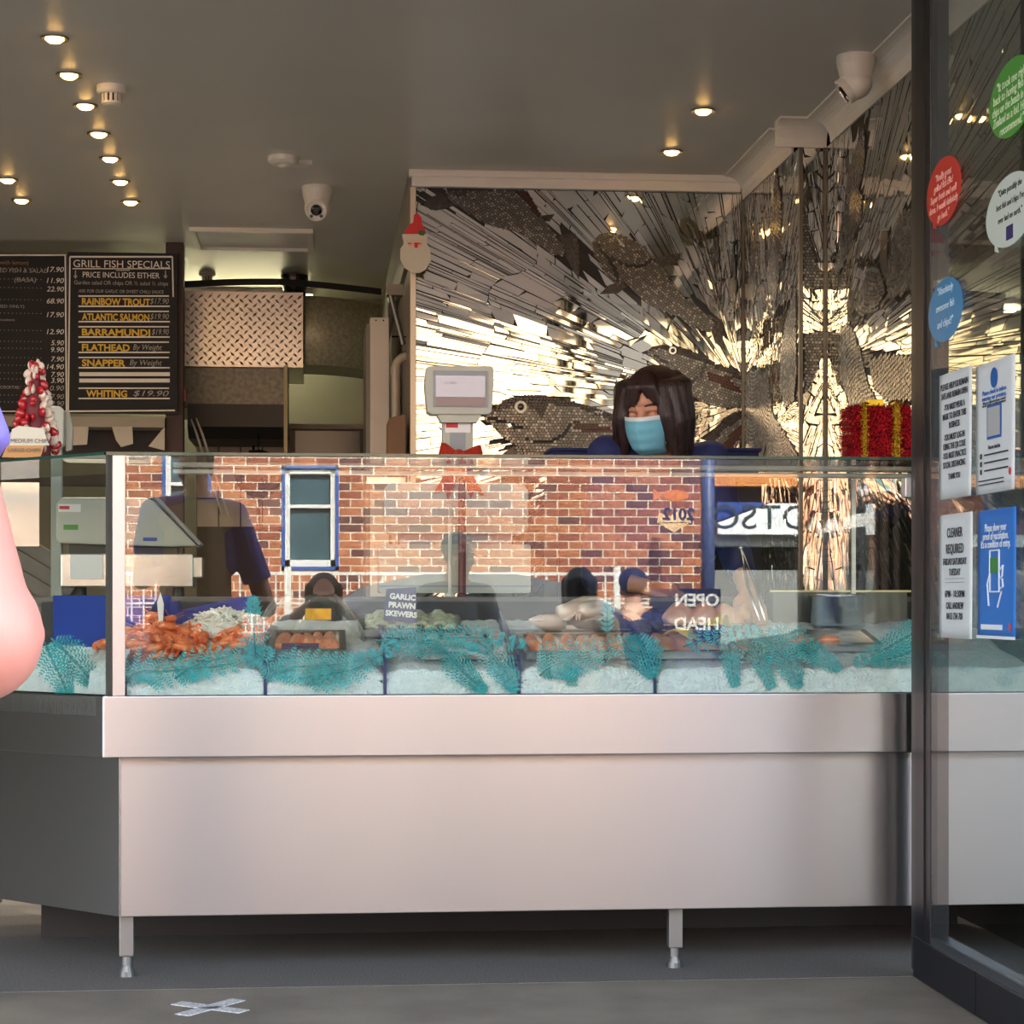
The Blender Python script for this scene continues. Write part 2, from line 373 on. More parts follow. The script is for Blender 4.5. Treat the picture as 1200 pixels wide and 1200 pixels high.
    # fish: a dark bedding plate and rows of small tiles
    for f in fish:
        poly = f['poly']; us = [p[0] for p in poly]; vs_ = [p[1] for p in poly]
        plate = MB().prism([P(u, v, 0) for u, v in poly], N, 0.0045).build(f.get('name', 'fish_plate'), f.get('plate', darkgap), root)
        if f.get('tiles', True):
            s = f.get('size', 0.0135); ang = f.get('ang', 0.0); ca, sa = math.cos(ang), math.sin(ang)
            cu, cv = sum(us) / len(us), sum(vs_) / len(vs_); R = max(max(us) - min(us), max(vs_) - min(vs_))
            t = MB(); nn = int(R / s) + 2; curv = f.get('curv', 1.6)
            for i in range(-nn, nn):
                for j in range(-nn, nn):
                    a = i * s + (0.5 * s if j % 2 else 0) + rnd.uniform(-1, 1) * s * 0.08; b = j * s * 0.85 + rnd.uniform(-1, 1) * s * 0.06
                    a += curv * b * b
                    u = cu + a * ca - b * sa; v = cv + a * sa + b * ca
                    if not inpoly((u, v), poly): continue
                    mi = 0 if rnd.random() < 0.7 else 1
                    skip = False
                    for (kind, pl) in f.get('marks', []):
                        if inpoly((u, v), pl): mi = kind; skip = kind < 0
                    if skip: continue
                    h = s * 0.41; k2 = rnd.uniform(0.82, 1.0)
                    sl = 2 * curv * b
                    q = []
                    for (x, y) in ((-h * k2, -h * 0.8), (h * k2, -h * 0.8), (h * k2, h * 0.8), (-h * k2, h * 0.8)):
                        x2 = x + sl * y; q.append((u + x2 * ca - y * sa, v + x2 * sa + y * ca))
                    hh = 0.0075 + rnd.uniform(-0.0006, 0.0006)
                    top = [P(a_, b_, hh) for a_, b_ in q]; bot = [P(a_, b_, 0.004) for a_, b_ in q]
                    fs = [(0, 1, 2, 3)] + [(e, 4 + e, 4 + (e + 1) % 4, (e + 1) % 4) for e in range(4)]
                    if (top[1] - top[0]).cross(top[2] - top[0]).dot(N) < 0: fs = [w_[::-1] for w_ in fs]
                    t.add(top + bot, fs, mi)
            if t.f:
                o = t.build('fish_tiles', [tileA, tileB, tileD, tileR, tileW], plate); o['kind'] = 'stuff'
        for (eu, ev, er) in f.get('eyes', []):
            c = P(eu, ev, 0.006)
            MB().lathe([(er, 0), (er, 0.004), (er * 0.62, 0.004), (er * 0.62, 0.002)], c, N, 18).build('eye_ring', tileW, plate)
            MB().lathe([(er * 0.6, 0), (er * 0.55, 0.003), (er * 0.2, 0.005)], c, N, 14).build('pupil', tileD, plate)
    return root
# --- back wall
OB = Vector((xl + 0.012, YB, 0)); UB = X1.copy(); VB = Z1.copy(); NB = Vector((0, -1, 0))
def uvB(px, py): p = onY(px, py, YB); return (p.x - OB.x, p.z)
PB = lambda *pts: [uvB(*p) for p in pts]
DARK = dict(tiles=True, plate=darkgap)
def fin(pts, kind=2, name='fin_plate', size=0.016): 
    return dict(poly=pts, name=name, tiles=False, plate=tileD if kind == 2 else tileR)
fishB = [
 dict(poly=PB((520,224),(618,224),(634,252),(648,272),(660,290),(661,300),(648,299),(632,288),(606,272),(576,265),(556,256),(540,243),(530,238)), ang=-0.75, name='fish_plate',
      marks=[(-1, PB((546,224),(545,230),(538,231),(532,229),(533,227),(540,228),(543,224))), (3, PB((604,224),(618,224),(636,252),(630,254)))]),
 fin(PB((492,240),(505,231),(519,226),(534,240),(523,245),(510,247))),
 fin(PB((655,275),(674,274),(678,282),(679,329),(672,318),(662,300))),
 fin(PB((632,253),(650,251),(644,260),(636,259))),
 dict(poly=PB((694,284),(702,275),(716,272),(735,278),(756,290),(768,308),(790,333),(806,352),(820,362),(836,374),(832,390),(812,384),(795,372),(778,366),(758,356),(742,343),(732,332),(722,334),(708,320),(696,300)), ang=-0.75,
      marks=[(-1, PB((700,286),(714,301),(724,320),(725,332),(722,332),(720,320),(711,303),(699,289))), (-1, PB((714,301),(735,310),(752,311),(763,303),(764,307),(753,314),(735,313),(715,304)))]),
 fin(PB((764,304),(778,300),(800,296),(793,309),(776,315))),
 fin(PB((702,345),(714,334),(727,330),(734,336),(724,344))),
 fin(PB((828,372),(840,371),(847,379),(847,398),(851,412),(838,402),(833,388))),
 fin(PB((794,347),(811,349),(803,351))), fin(PB((780,361),(783,372),(779,374),(778,364))),
 dict(poly=PB((758,412),(764,406),(778,404),(796,406),(815,414),(840,426),(871,441),(871,477),(850,478),(830,475),(814,466),(803,452),(793,445),(780,432),(764,420)), ang=-0.3,
      marks=[(2, PB((758,412),(764,406),(778,404),(796,406),(815,414),(845,428),(871,441),(871,447),(840,432),(812,420),(794,415),(776,408),(766,410))), (-1, PB((764,414),(780,424),(792,430),(797,430),(780,427),(764,417))),
             (-1, PB((821,416),(827,428),(822,442),(810,448),(819,440),(824,428),(818,418))), (3, PB((829,434),(842,440),(866,441),(852,446),(871,458),(871,462),(840,450),(829,446)))], eyes=[(*uvB(788,411), 0.017)]),
 dict(poly=PB((871,480),(852,488),(836,504),(822,528),(823,546),(846,546),(871,512)), ang=0.7, marks=[(2, PB((871,480),(852,488),(836,504),(822,528),(832,528),(846,506),(871,488))), (3, PB((871,494),(846,520),(838,538),(848,538),(871,506)))]),
 dict(poly=PB((567,488),(578,480),(592,468),(612,464),(636,463),(668,470),(695,477),(720,486),(735,492),(735,560),(640,560),(606,531),(602,522),(588,512),(576,498),(568,494)), ang=0.0, curv=-1.2, size=0.015,
      marks=[(2, PB((567,488),(578,480),(592,468),(612,464),(636,463),(668,470),(695,477),(735,492),(735,502),(705,488),(672,476),(640,474),(636,490),(628,482),(612,470),(590,480))),
             (-1, PB((572,489),(590,492),(606,500),(618,500),(604,502),(588,495),(570,491))), (-1, PB((668,494),(660,508),(648,515),(628,517),(612,512),(628,520),(650,518),(663,510),(671,496))),
             (3, PB((670,492),(690,497),(710,500),(735,508),(735,511),(700,505),(685,507),(674,503)))], eyes=[(*uvB(610,477), 0.027)]),
 fin(PB((583,546),(590,531),(604,521),(616,528),(606,546)), 2),
]
mosaic('mirror_mosaic', 'mirror shard mosaic with swimming fish on the back wall facing the street', OB, UB, VB, NB,
       xr - 0.012 - OB.x, 0.95, zt0, uvB(880, 472), fishB, seed=3, lmin=0.05, lmax=0.2)
# --- far piece of the right wall
OF = Vector((xr, YB - 0.012, 0)); UF = Vector((0, -1, 0)); NF = Vector((-1, 0, 0))
def uvF(px, py): p = onX(px, py, xr); return (OF.y - p.y, p.z)
PF = lambda *pts: [uvF(*p) for p in pts]
fishF = [
 dict(poly=PF((911,195),(916,230),(918,262),(914,330),(910,360),(902,340),(903,290),(906,240)), size=0.018, ang=1.5),
 fin(PF((895,294),(903,292),(904,305),(900,306))), fin(PF((914,292),(921,310),(918,317),(914,312))),
 dict(poly=PF((884,262),(888,300),(888,340),(884,360),(880,330),(880,300)), size=0.018, ang=1.5),
 dict(poly=PF((934,336),(935,440),(932,470),(922,478),(915,450),(918,400),(926,365)), size=0.018, ang=1.4),
 dict(poly=PF((876,440),(890,432),(902,446),(906,480),(900,520),(894,540),(876,540)), size=0.018, ang=1.4),
 dict(poly=PF((906,480),(916,500),(936,532),(936,560),(898,560),(900,520)), size=0.018, ang=1.0),
 fin(PF((866,334),(882,332),(894,340),(888,344),(882,352),(872,350))),
]
mosaic('mirror_mosaic', 'narrow mirror shard mosaic with upright fish in the back right corner', OF, UF, Z1, NF,
       OF.y - YJ - 0.002, 0.95, CEIL - S, uvF(902, 500), fishF, seed=5, n_base=120, lmin=0.05, lmax=0.2)
# --- jog
OJ = Vector((xj0 + 0.008, YJ, 0)); NJ = Vector((0, -1, 0))
uvJ = lambda px, py: (onY(px, py, YJ).x - OJ.x, onY(px, py, YJ).z)
PJ = lambda *pts: [uvJ(*p) for p in pts]
mosaic('mirror_mosaic', 'slim pillar strip of mirror shards between the two right wall mosaics', OJ, X1, Z1, NJ,
       xj1 - xj0 - 0.02, 0.95, CEIL - S, uvJ(990, 400), [dict(poly=PJ((940,250),(946,252),(950,285),(956,312),(964,318),(964,338),(942,338)), size=0.014), dict(poly=PJ((942,392),(966,388),(966,408),(958,430),(948,455),(942,462)), size=0.014)],
       seed=6, n_base=70, maxparts=60, lmin=0.03, lmax=0.1)
# --- near piece of the right wall
ON = Vector((XR, YJ - 0.012, 0)); NN = Vector((-1, 0, 0))
def uvN(px, py): p = onX(px, py, XR); return (ON.y - p.y, p.z)
PN = lambda *pts: [uvN(*p) for p in pts]
fishN = [
 dict(poly=PN((1012,150),(1016,160),(1014,195),(1008,222),(1013,232),(1010,260),(1000,285),(992,305),(984,322),(978,320),(986,290),(990,250),(996,205),(1004,175)), size=0.02, ang=1.25),
 fin(PN((991,178),(997,192),(1003,196),(999,202),(992,196))), fin(PN((1013,264),(996,276),(993,284),(1006,274))),
 dict(poly=PN((1056,250),(1075,240),(1085,290),(1082,330),(1058,345),(1044,350),(1040,325),(1046,290)), size=0.022, ang=1.2),
 fin(PN((1035,271),(1042,270),(1041,300),(1042,325),(1035,322),(1032,300))),
 dict(poly=PN((1040,340),(1030,310),(1018,318),(1010,340),(1003,360),(1010,372),(1030,362)), size=0.02, ang=0.8),
 dict(poly=PN((986,385),(994,378),(1004,392),(1012,420),(1018,450),(1030,470),(1032,500),(1004,500),(996,470),(986,440)), size=0.02, ang=-0.9),
 dict(poly=PN((1020,422),(1040,414),(1085,418),(1085,470),(1040,470),(1026,456)), size=0.02, ang=0.2),
]
mosaic('mirror_mosaic', 'large mirror shard mosaic with leaping fish on the near right wall', ON, Vector((0, -1, 0)), Z1, NN,
       ON.y - 5.7, 0.95, CEIL - S, uvN(978, 425), fishN, seed=8, n_base=84, lmin=0.06, lmax=0.24)
# ================================================================ the display counter
def zY(py, Y, px=600): return onY(px, py, Y).z
Lw = Vector((-math.sqrt(0.5), math.sqrt(0.5), 0)); Nl = Vector((-math.sqrt(0.5), -math.sqrt(0.5), 0))   # the mitred left wing: direction, outward normal
ZG = zY(533, G); ZBT = zY(814, 5.42); ZBB = zY(885, 5.42); ZPB = zY(1068, 5.47)
CXB = onY(121, 850, 5.42).x; CXP = onY(140, 980, 5.47).x; CXG = onY(134, 650, G).x
XE = XR - 0.03                                # right end of the counter
WL_ = 1.35                                    # length of the left wing
counter = thing('display_counter', 'long stainless steel fish display counter with glass front and mitred left wing', 'counter', (0.6, 5.9, 0))
def wing(mb, c0, a, b, z0, z1, t, mi=0):       # slab of the wing: from corner c0, along Lw a..b, thickness t inwards
    p0 = Vector((c0[0], c0[1], 0)) + Lw * a; p1 = Vector((c0[0], c0[1], 0)) + Lw * b
    q = [p0, p1, p1 - Nl * t, p0 - Nl * t]
    mb.prism([p + Z1 * z0 for p in q], Z1, z1 - z0, mi); return mb
MB().box(CXB, XE, 5.42, 5.47, ZBB, ZBT).build('front_band', steel, counter, bevel=0.003)
wing(MB(), (CXB, 5.42), 0.0, WL_, ZBB, ZBT, 0.05).build('front_band', steel, counter, bevel=0.003)
MB().box(CXP, XE, 5.47, 5.50, ZPB, ZBB + 0.01).build('lower_panel', steel, counter, bevel=0.002)
wing(MB(), (CXP, 5.47), 0.0, WL_, ZPB, ZBB + 0.01, 0.03).build('lower_panel', steel, counter, bevel=0.002)
MB().box(CXP - 0.001, CXP + 0.004, 5.466, 5.47, ZPB, ZBB).build('panel_seam', steel2, counter)
# inner body: floor of the well, rear panel
MB().box(CXP, XE, 5.5, 6.2, 0.40, 0.42).build('under_shelf', steel2, counter)
MB().box(CXP - 0.05, XE, 5.47, 6.2, 0.70, ZBT - 0.004).build('deck', steel2, counter)
wing(MB(), (CXB, 5.42), 0.03, WL_, 0.70, ZBT - 0.004, 0.7).build('deck', steel2, counter)
MB().box(CXP - 0.3, XE, 6.2, 6.23, 0.0, 1.0).build('rear_panel', mat('rear_panel_shade', (40, 40, 42), 0.6), counter)  # run to the floor and coloured dark to stand in for under-counter shade
# legs with adjustable feet
def leg(px, Y=5.52):
    p = onY(px, 1100, Y); lg = MB().box(p.x - 0.019, p.x + 0.019, Y, Y + 0.038, 0.055, ZPB + 0.02).build('leg', mat('leg_steel', (158, 160, 160), 0.4, 0.9), counter, bevel=0.003)
    MB().lathe([(0.013, 0.03), (0.013, 0.07)], (p.x, Y + 0.019, 0), 'z', 12).lathe([(0.02, 0), (0.02, 0.014), (0.012, 0.03)], (p.x, Y + 0.019, 0), 'z', 14).build('foot', MATS['leg_steel'], lg)
leg(148); leg(792)
pw = Vector((CXP, 5.5, 0)) + Lw * 1.2 - Nl * 0.05
lg = MB().box(pw.x - 0.019, pw.x + 0.019, pw.y - 0.019, pw.y + 0.019, 0.055, ZPB + 0.02).build('leg', MATS['leg_steel'], counter); MB().lathe([(0.02, 0), (0.02, 0.014), (0.012, 0.06)], (pw.x, pw.y, 0), 'z', 14).build('foot', MATS['leg_steel'], lg)
# glass
GX0 = onY(146, 650, G).x
gmb = MB().box(GX0, XE, G, G + 0.008, ZBT, ZG - 0.009)
gmb.build('front_pane', glass, counter)
wg0 = Vector((CXG, G, 0))
wing(MB(), (CXG - 0.012, G), 0.012, WL_, ZBT, ZG - 0.009, 0.008).build('wing_pane', glass, counter)
# joint beads where front panes meet
# glass top sheets, green cut edges
YT = 5.97
def topsheet(name, q):
    o = MB().prism([p + Z1 * (ZG - 0.008) for p in q], Z1, 0.008).build(name, [glass, greenedge], counter)
    for pl in o.data.polygons:
        if abs(pl.normal.z) < 0.5: pl.material_index = 1
    return o
cA = Vector((CXG - 0.02, G - 0.012, 0))
inner = Vector((CXG + 0.30, YT, 0))
topsheet('top_pane', [cA, Vector((XE, G - 0.012, 0)), Vector((XE, YT, 0)), Vector((CXG + 0.19, YT, 0))])
e1 = cA + Lw * WL_
topsheet('top_pane', [cA + Lw * 0.003 - X1 * 0.003, Vector((CXG + 0.187, YT, 0)), e1 - Nl * 0.5, e1])
# corner post: a slim folded strip
MB().prism([(CXG + 0.028, G - 0.006, ZBT), (CXG - 0.004, G - 0.006, ZBT), (CXG - 0.024, G + 0.014, ZBT), (CXG - 0.018, G + 0.02, ZBT), (CXG, G + 0.006, ZBT), (CXG + 0.028, G + 0.006, ZBT)], Z1, ZG - ZBT - 0.009).build('corner_post', steel, counter)
# rear rail that carries the glass top
railm = mat('cream_rail', (196, 190, 176), 0.35, 0.3, var=0.05)
rx0 = onY(203, 550, YT).x
MB().box(rx0, XE, YT - 0.02, YT + 0.02, zY(558, YT), ZG - 0.012).build('top_rail', railm, counter, bevel=0.003)
for px in (1000,):
    x = onY(px, 600, YT).x
    MB().box(x - 0.006, x + 0.006, YT - 0.006, YT + 0.006, 0.98, ZG - 0.03).build('rail_post', railm, counter)
wr = Vector((rx0, YT, 0))
# work shelf behind the case, at elbow height of the staff
MB().box(onY(40, 700, 6.3).x, XE, 6.23, 6.56, 0.985, 1.015).build('work_shelf', mat('shelf_steel_dark', (92, 92, 92), 0.4, 0.9), counter, bevel=0.003)

# ---------------------------------------------------------------- ice beds with their dividers
icem = mat('crushed_ice', (226, 238, 240), 0.35, var=0.10, vscale=40, bump=0.9, bscale=130, sss=0.25)
def icebed(px0, px1, label, seed):
    rnd = random.Random(seed); x0 = onY(px0, 800, G + 0.03).x; x1 = onY(px1, 800, G + 0.03).x if px1 < 1100 else XE - 0.01
    Y0 = G + 0.022; zt = zY(784, Y0)
    from mathutils import noise
    def fn(u, v):
        x = x0 + (x1 - x0) * u; e = min(u, 1 - u) * (x1 - x0)
        rd = max(0.0, 0.03 - e) / 0.03
        nz = noise.noise((x * 38, v * 22, seed)) * 0.006 + noise.noise((x * 11, v * 6, seed + 4)) * 0.006
        if v < 0.3:
            t = v / 0.3; z = ZBT + (zt - ZBT) * t; y = Y0 + 0.012 * max(0, (t - 0.6) / 0.4) ** 2 + abs(nz) * 0.5
            if t > 0.6: z -= rd * rd * 0.014
        else:
            t = (v - 0.3) / 0.7; y = Y0 + 0.012 + t * 0.64; z = zt + t * 0.125 + nz - rd * rd * 0.014 * (1 - t)
        return (x, y, z)
    return tag(MB().grid(fn, max(20, int((x1 - x0) * 110)), 60).build('ice_bed', icem, smooth=True), label, 'ice', 'ice beds in the display case', kind=None)
ices = [(149, 309, 'white crushed ice bed under the prawns beside the corner post'), (313, 449, 'white crushed ice bed under the wrapped salmon tray'),
        (453, 606, 'white crushed ice bed below the garlic prawn skewers sign'), (610, 765, 'white crushed ice bed under the pale squid tray'),
        (769, 1120, 'widest white crushed ice bed at the glass door end')]
for i, (a, b, l) in enumerate(ices): icebed(a, b, l, i + 1)
# the wing's ice
def fnw(u, v):   # keeps clear of the front bed behind the mitre
    from mathutils import noise
    a = 0.02 + u * 0.9; p = Vector((CXG, G, 0)) + Lw * a; nz = noise.noise((a * 30, v * 20, 9)) * 0.006
    if v < 0.3: t = v / 0.3; q = p - Nl * (0.03 + 0.012 * t * t); z = ZBT + 0.06 * t
    else: t = (v - 0.3) / 0.7; q = p - Nl * (0.042 + t * min(0.42, 0.02 + a * 0.40)); z = ZBT + 0.06 + 0.06 * t + nz
    return (q.x, q.y, z)
tag(MB().grid(fnw, 80, 40).build('ice_bed', icem, smooth=True), 'white crushed ice bed in the left wing of the counter', 'ice', 'ice beds in the display case')
navy = mat('navy_plastic', (22, 34, 92), 0.3, var=0.1)
for px, l in ((311, 'first from the corner post'), (451, 'second from the corner post'), (608, 'third from the corner post'), (767, 'fourth from the corner post')):
    x = onY(px, 800, G + 0.03).x
    tag(MB().prism([(x - 0.004, G + 0.018, ZBT), (x - 0.004, G + 0.018, ZBT + 0.085), (x - 0.004, G + 0.05, ZBT + 0.105), (x - 0.004, G + 0.62, ZBT + 0.22), (x - 0.004, G + 0.62, ZBT)], X1, 0.008).build('divider', navy),
        'dark navy plastic divider between ice beds, ' + l, 'divider', 'dividers between the ice beds')
# ================================================================ ceiling fittings
lampring = mat('downlight_ring', (150, 140, 120), 0.3, 0.8)
lampglow = mat('downlight_glow', (255, 214, 140), 0.5, emit=(255, 196, 110), estr=9.0)
def downlight(px, py, label, grp):
    p = onZ(px, py, CEIL); x, y = p.x, p.y
    t = thing('downlight', label, 'light', (x, y, CEIL - 0.01), grp)
    MB().lathe([(0.036, 0.0), (0.047, 0.0), (0.047, -0.008), (0.036, -0.006)], (x, y, CEIL), 'z', 24).build('trim_ring', lampring, t, fixn=True)
    MB().lathe([(0.004, -0.018), (0.02, -0.016), (0.03, -0.008), (0.034, -0.001)], (x, y, CEIL), 'z', 20).build('bulb', lampglow, t, smooth=True)
    ld = bpy.data.lights.new('downlight_beam', 'SPOT'); ld.energy = 15; ld.spot_size = math.radians(100); ld.spot_blend = 0.8; ld.color = (1, 0.86, 0.68); ld.shadow_soft_size = 0.03
    lo = bpy.data.objects.new('beam', ld); COL.objects.link(lo); setpar(lo, t); lo.location = (x, y, CEIL - 0.03)
rowL = [(64, 44), (81, 87), (100, 123), (116, 156), (129, 185), (141, 212), (153, 236)]
ordn = ['nearest', 'second', 'third', 'fourth', 'fifth', 'sixth', 'farthest']
for (a, b), w_ in zip(rowL, ordn): downlight(a, b, f'small warm recessed downlight, {w_} in the long left row', 'downlights in the left row')
downlight(9, 210, 'small warm downlight at the left edge, nearer of the pair', 'downlights at the left edge'); downlight(25, 234, 'small warm downlight at the left edge, farther of the pair', 'downlights at the left edge')
downlight(824, 129, 'warm recessed downlight on the right, nearer of the pair by the cornice', 'downlights by the right cornice'); downlight(787, 177, 'warm recessed downlight on the right, farther of the pair by the cornice', 'downlights by the right cornice')
wplas = mat('white_plastic', (222, 220, 210), 0.4)
dk = mat('lens_black', (10, 10, 12), 0.08)
def detector(px, py, s, label):
    p = onZ(px, py, CEIL); t = thing('smoke_detector', label, 'detector', (p.x, p.y, CEIL - 0.08 * s)); c = (p.x, p.y, CEIL)
    MB().lathe([(0.055 * s, 0), (0.055 * s, -0.022 * s), (0.048 * s, -0.03 * s)], c, 'z', 28).build('base', wplas, t, fixn=True, smooth=False)
    MB().lathe([(0.03 * s, -0.03 * s), (0.03 * s, -0.058 * s), (0.02 * s, -0.062 * s)], c, 'z', 20).build('chamber', dk, t, fixn=True)
    for k in range(12):
        a = 2 * math.pi * k / 12
        MB().obox((p.x + 0.033 * s * math.cos(a), p.y + 0.033 * s * math.sin(a), CEIL - 0.045 * s), Vector((math.cos(a), math.sin(a), 0)), Vector((-math.sin(a), math.cos(a), 0)), Z1, 0.003 * s, 0.005 * s, 0.016 * s).build('vane', wplas, t)
    MB().lathe([(0.037 * s, -0.06 * s), (0.037 * s, -0.066 * s), (0.025 * s, -0.074 * s), (0.005, -0.075 * s)], c, 'z', 24).build('cap', wplas, t, fixn=True)
detector(131, 101, 1.0, 'round white smoke detector beside the long row of downlights')
detector(243, 319, 0.85, 'small round white smoke detector above the diamond plate hood')
p = onZ(332, 184, CEIL); t = thing('motion_sensor', 'flat white ceiling sensor with a square plate beside it', 'sensor', (p.x, p.y, CEIL - 0.04))
MB().lathe([(0.066, 0), (0.066, -0.02), (0.05, -0.032), (0.02, -0.036)], (p.x, p.y, CEIL), 'z', 28).build('disc', wplas, t, fixn=True)
MB().obox((p.x + 0.06, p.y + 0.09, CEIL - 0.008), Vector((0.9, 0.3, 0)).normalized(), Vector((-0.3, 0.9, 0)).normalized(), Z1, 0.05, 0.05, 0.008).build('square_plate', wplas, t)
MB().lathe([(0.02, -0.03), (0.02, -0.042), (0.008, -0.046)], (p.x, p.y, CEIL), 'z', 16).build('sensor_cap', wplas, t, fixn=True)
def dome(px, py, s, look, label, bm, name='security_camera'):
    p = onZ(px, py, CEIL); t = thing(name, label, 'camera', (p.x, p.y, CEIL - 0.14 * s)); L = Vector(look).normalized(); c = Vector((p.x, p.y, CEIL))
    MB().lathe([(0.062 * s, 0), (0.062 * s, -0.012 * s), (0.06 * s, -0.03 * s), (0.048 * s, -0.075 * s)], c, 'z', 30).build('housing', bm, t, smooth=False, fixn=True)
    b = c + Vector((0, 0, -0.085 * s))
    MB().ball(b, 0.052 * s, 24, 16).build('eyeball', bm, t, smooth=True)
    MB().lathe([(0.044 * s, 0.03 * s), (0.044 * s, 0.05 * s), (0.038 * s, 0.053 * s), (0.034 * s, 0.047 * s)], b, L, 24).build('face_ring', bm, t, fixn=True)
    MB().lathe([(0.022 * s, 0.03 * s), (0.022 * s, 0.053 * s), (0.012 * s, 0.057 * s)], b, L, 20).build('lens', dk, t)
    s1 = L.cross(Z1).normalized(); u1 = s1.cross(L)
    for q in (-1, 1): MB().lathe([(0.007 * s, 0.04 * s), (0.007 * s, 0.054 * s)], b + s1 * (0.02 * s * q) - u1 * 0.024 * s, L, 10).build('infrared_lamp', mat('ir_grey', (90, 90, 92), 0.2), t)
dome(372, 219, 1.15, (-0.1, -1, -0.35), 'white dome security camera on the ceiling above the mosaic wall corner', wplas)
dome(1003, 66, 1.1, (-1, 0.15, -0.75), 'white dome security camera beside the cornice of the right wall', wplas)
dome(345, 323, 1.3, (0, -0.6, -0.8), 'black dome security camera in front of the diamond plate hood', mat('camera_black', (20, 20, 22), 0.3), 'security_camera')
# ceiling access panel with a white frame
a = onZ(222, 266, CEIL); b = onZ(367, 268, CEIL); c = onZ(230, 289, CEIL)
x0, x1, y0, y1 = onZ(222, 267, CEIL).x, onZ(367, 267, CEIL).x, c.y, a.y
y0, y1 = min(y0, y1), max(y0, y1)
t = thing('ceiling_hatch', 'rectangular ceiling hatch with a white frame before the kitchen', 'hatch', ((x0 + x1) / 2, (y0 + y1) / 2, CEIL - 0.02))
fw = 0.03
MB().box(x0, x1, y0, y0 + fw, CEIL - 0.022, CEIL).box(x0, x1, y1 - fw, y1, CEIL - 0.022, CEIL).box(x0, x0 + fw, y0 + fw, y1 - fw, CEIL - 0.022, CEIL).box(x1 - fw, x1, y0 + fw, y1 - fw, CEIL - 0.022, CEIL).build('frame', wplas, t)
MB().box(x0 + fw, x1 - fw, y0 + fw, y1 - fw, CEIL - 0.006, CEIL - 0.001).build('hatch_lid', ceilm, t)
# ================================================================ kitchen at the back left
YH = 11.6
def rect(px0, px1, py0, py1, Y): p, q = onY(px0, py1, Y), onY(px1, py0, Y); return p.x, q.x, p.z, q.z
x0, x1, z0, z1 = rect(205, 355, 343, 429, YH)
hood = thing('extractor_hood', 'stainless diamond plate extractor hood over the kitchen range', 'hood', ((x0 + x1) / 2, YH + 0.4, z0 - 0.5))
dpm = mat('diamond_plate', (172, 168, 160), 0.3, 1.0, var=0.08, vscale=6)
MB().box(x0, x1, YH, YH + 0.9, z0, z1).build('plate_panel', dpm, hood)
lug = MB(); k = 0
z = z0 + 0.02
while z < z1 - 0.01:
    x = x0 + 0.02 + (0.025 if k % 2 else 0)
    while x < x1 - 0.015:
        s = 1 if k % 2 else -1
        d = Vector((0.7, 0, 0.7 * s)); e = Vector((-0.7 * s, 0, 0.7))
        c_ = Vector((x, YH, z)); vs = [c_ - d * 0.019, c_ + e * 0.006, c_ + d * 0.019, c_ - e * 0.006, c_ + Vector((0, -0.005, 0))]
        lug.add(vs, [(0, 1, 4), (1, 2, 4), (2, 3, 4), (3, 0, 4)] if s < 0 else [(1, 0, 4), (2, 1, 4), (3, 2, 4), (0, 3, 4)])
        x += 0.05
    z += 0.025; k += 1
lug.build('raised_lugs', dpm, hood, fixn=False)['kind'] = 'stuff'
xa, xb, za, zb = rect(205, 334, 429, 478, YH + 0.05)
MB().box(xa, xb, YH + 0.05, YH + 0.8, za, zb).build('grey_soffit', mat('soffit_grey', (92, 92, 84), 0.4, 0.7, var=0.3, vscale=40), hood)
xa, xb, za, zb = rect(221, 333, 476, 514, YH)
MB().prism([(xa, YH - 0.1, za + 0.06), (xa, YH - 0.1, zb), (xa, YH + 0.6, zb), (xa, YH + 0.6, za), (xa, YH, za)], X1, xb - xa).build('black_canopy', mat('canopy_black', (22, 21, 20), 0.5), hood)
MB().box(xb, xb + 0.02, YH - 0.1, YH + 0.5, za - 0.1, z0).build('side_strip', mat('strip_olive', (120, 116, 92), 0.4, 0.5), hood)
# galvanised curved duct
x0d, x1d, z0d, z1d = rect(355, 447, 347, 426, YH + 0.05)
dct = thing('air_duct', 'curved galvanised sheet metal air duct beside the diamond plate hood', 'duct', ((x0d + x1d) / 2, YH + 0.4, z0d))
galv = mat('galvanised_sheet', (176, 176, 150), 0.45, 0.5, var=0.22, vscale=55, detail=2)
def fnd(u, v):
    a = u * 1.25; return (x0d + (x1d - x0d) * u, YH + 0.08 + 0.25 * (1 - math.cos(a)), z0d + (z1d - z0d) * v - 0.02 * u * u)
MB().grid(fnd, 20, 2).build('duct_face', galv, dct, smooth=True, solid=0.004)
MB().grid(lambda u, v: (x0d + (x1d - x0d) * u, YH + 0.08 + 0.25 * (1 - math.cos(u * 1.25)) + v * 0.5, z0d - 0.02 * u * u), 16, 2).build('duct_base', galv, dct, solid=0.004)
MB().grid(lambda u, v: (x0 + (x1d - x0) * u, YH - 0.03 + 0.3 * max(0, u - 0.5), z1 + 0.012 + v * 0.035 + 0.025 * math.sin(u * math.pi)), 24, 2).build('black_seal', mat('seal_black', (16, 15, 14), 0.7), hood, solid=0.01)
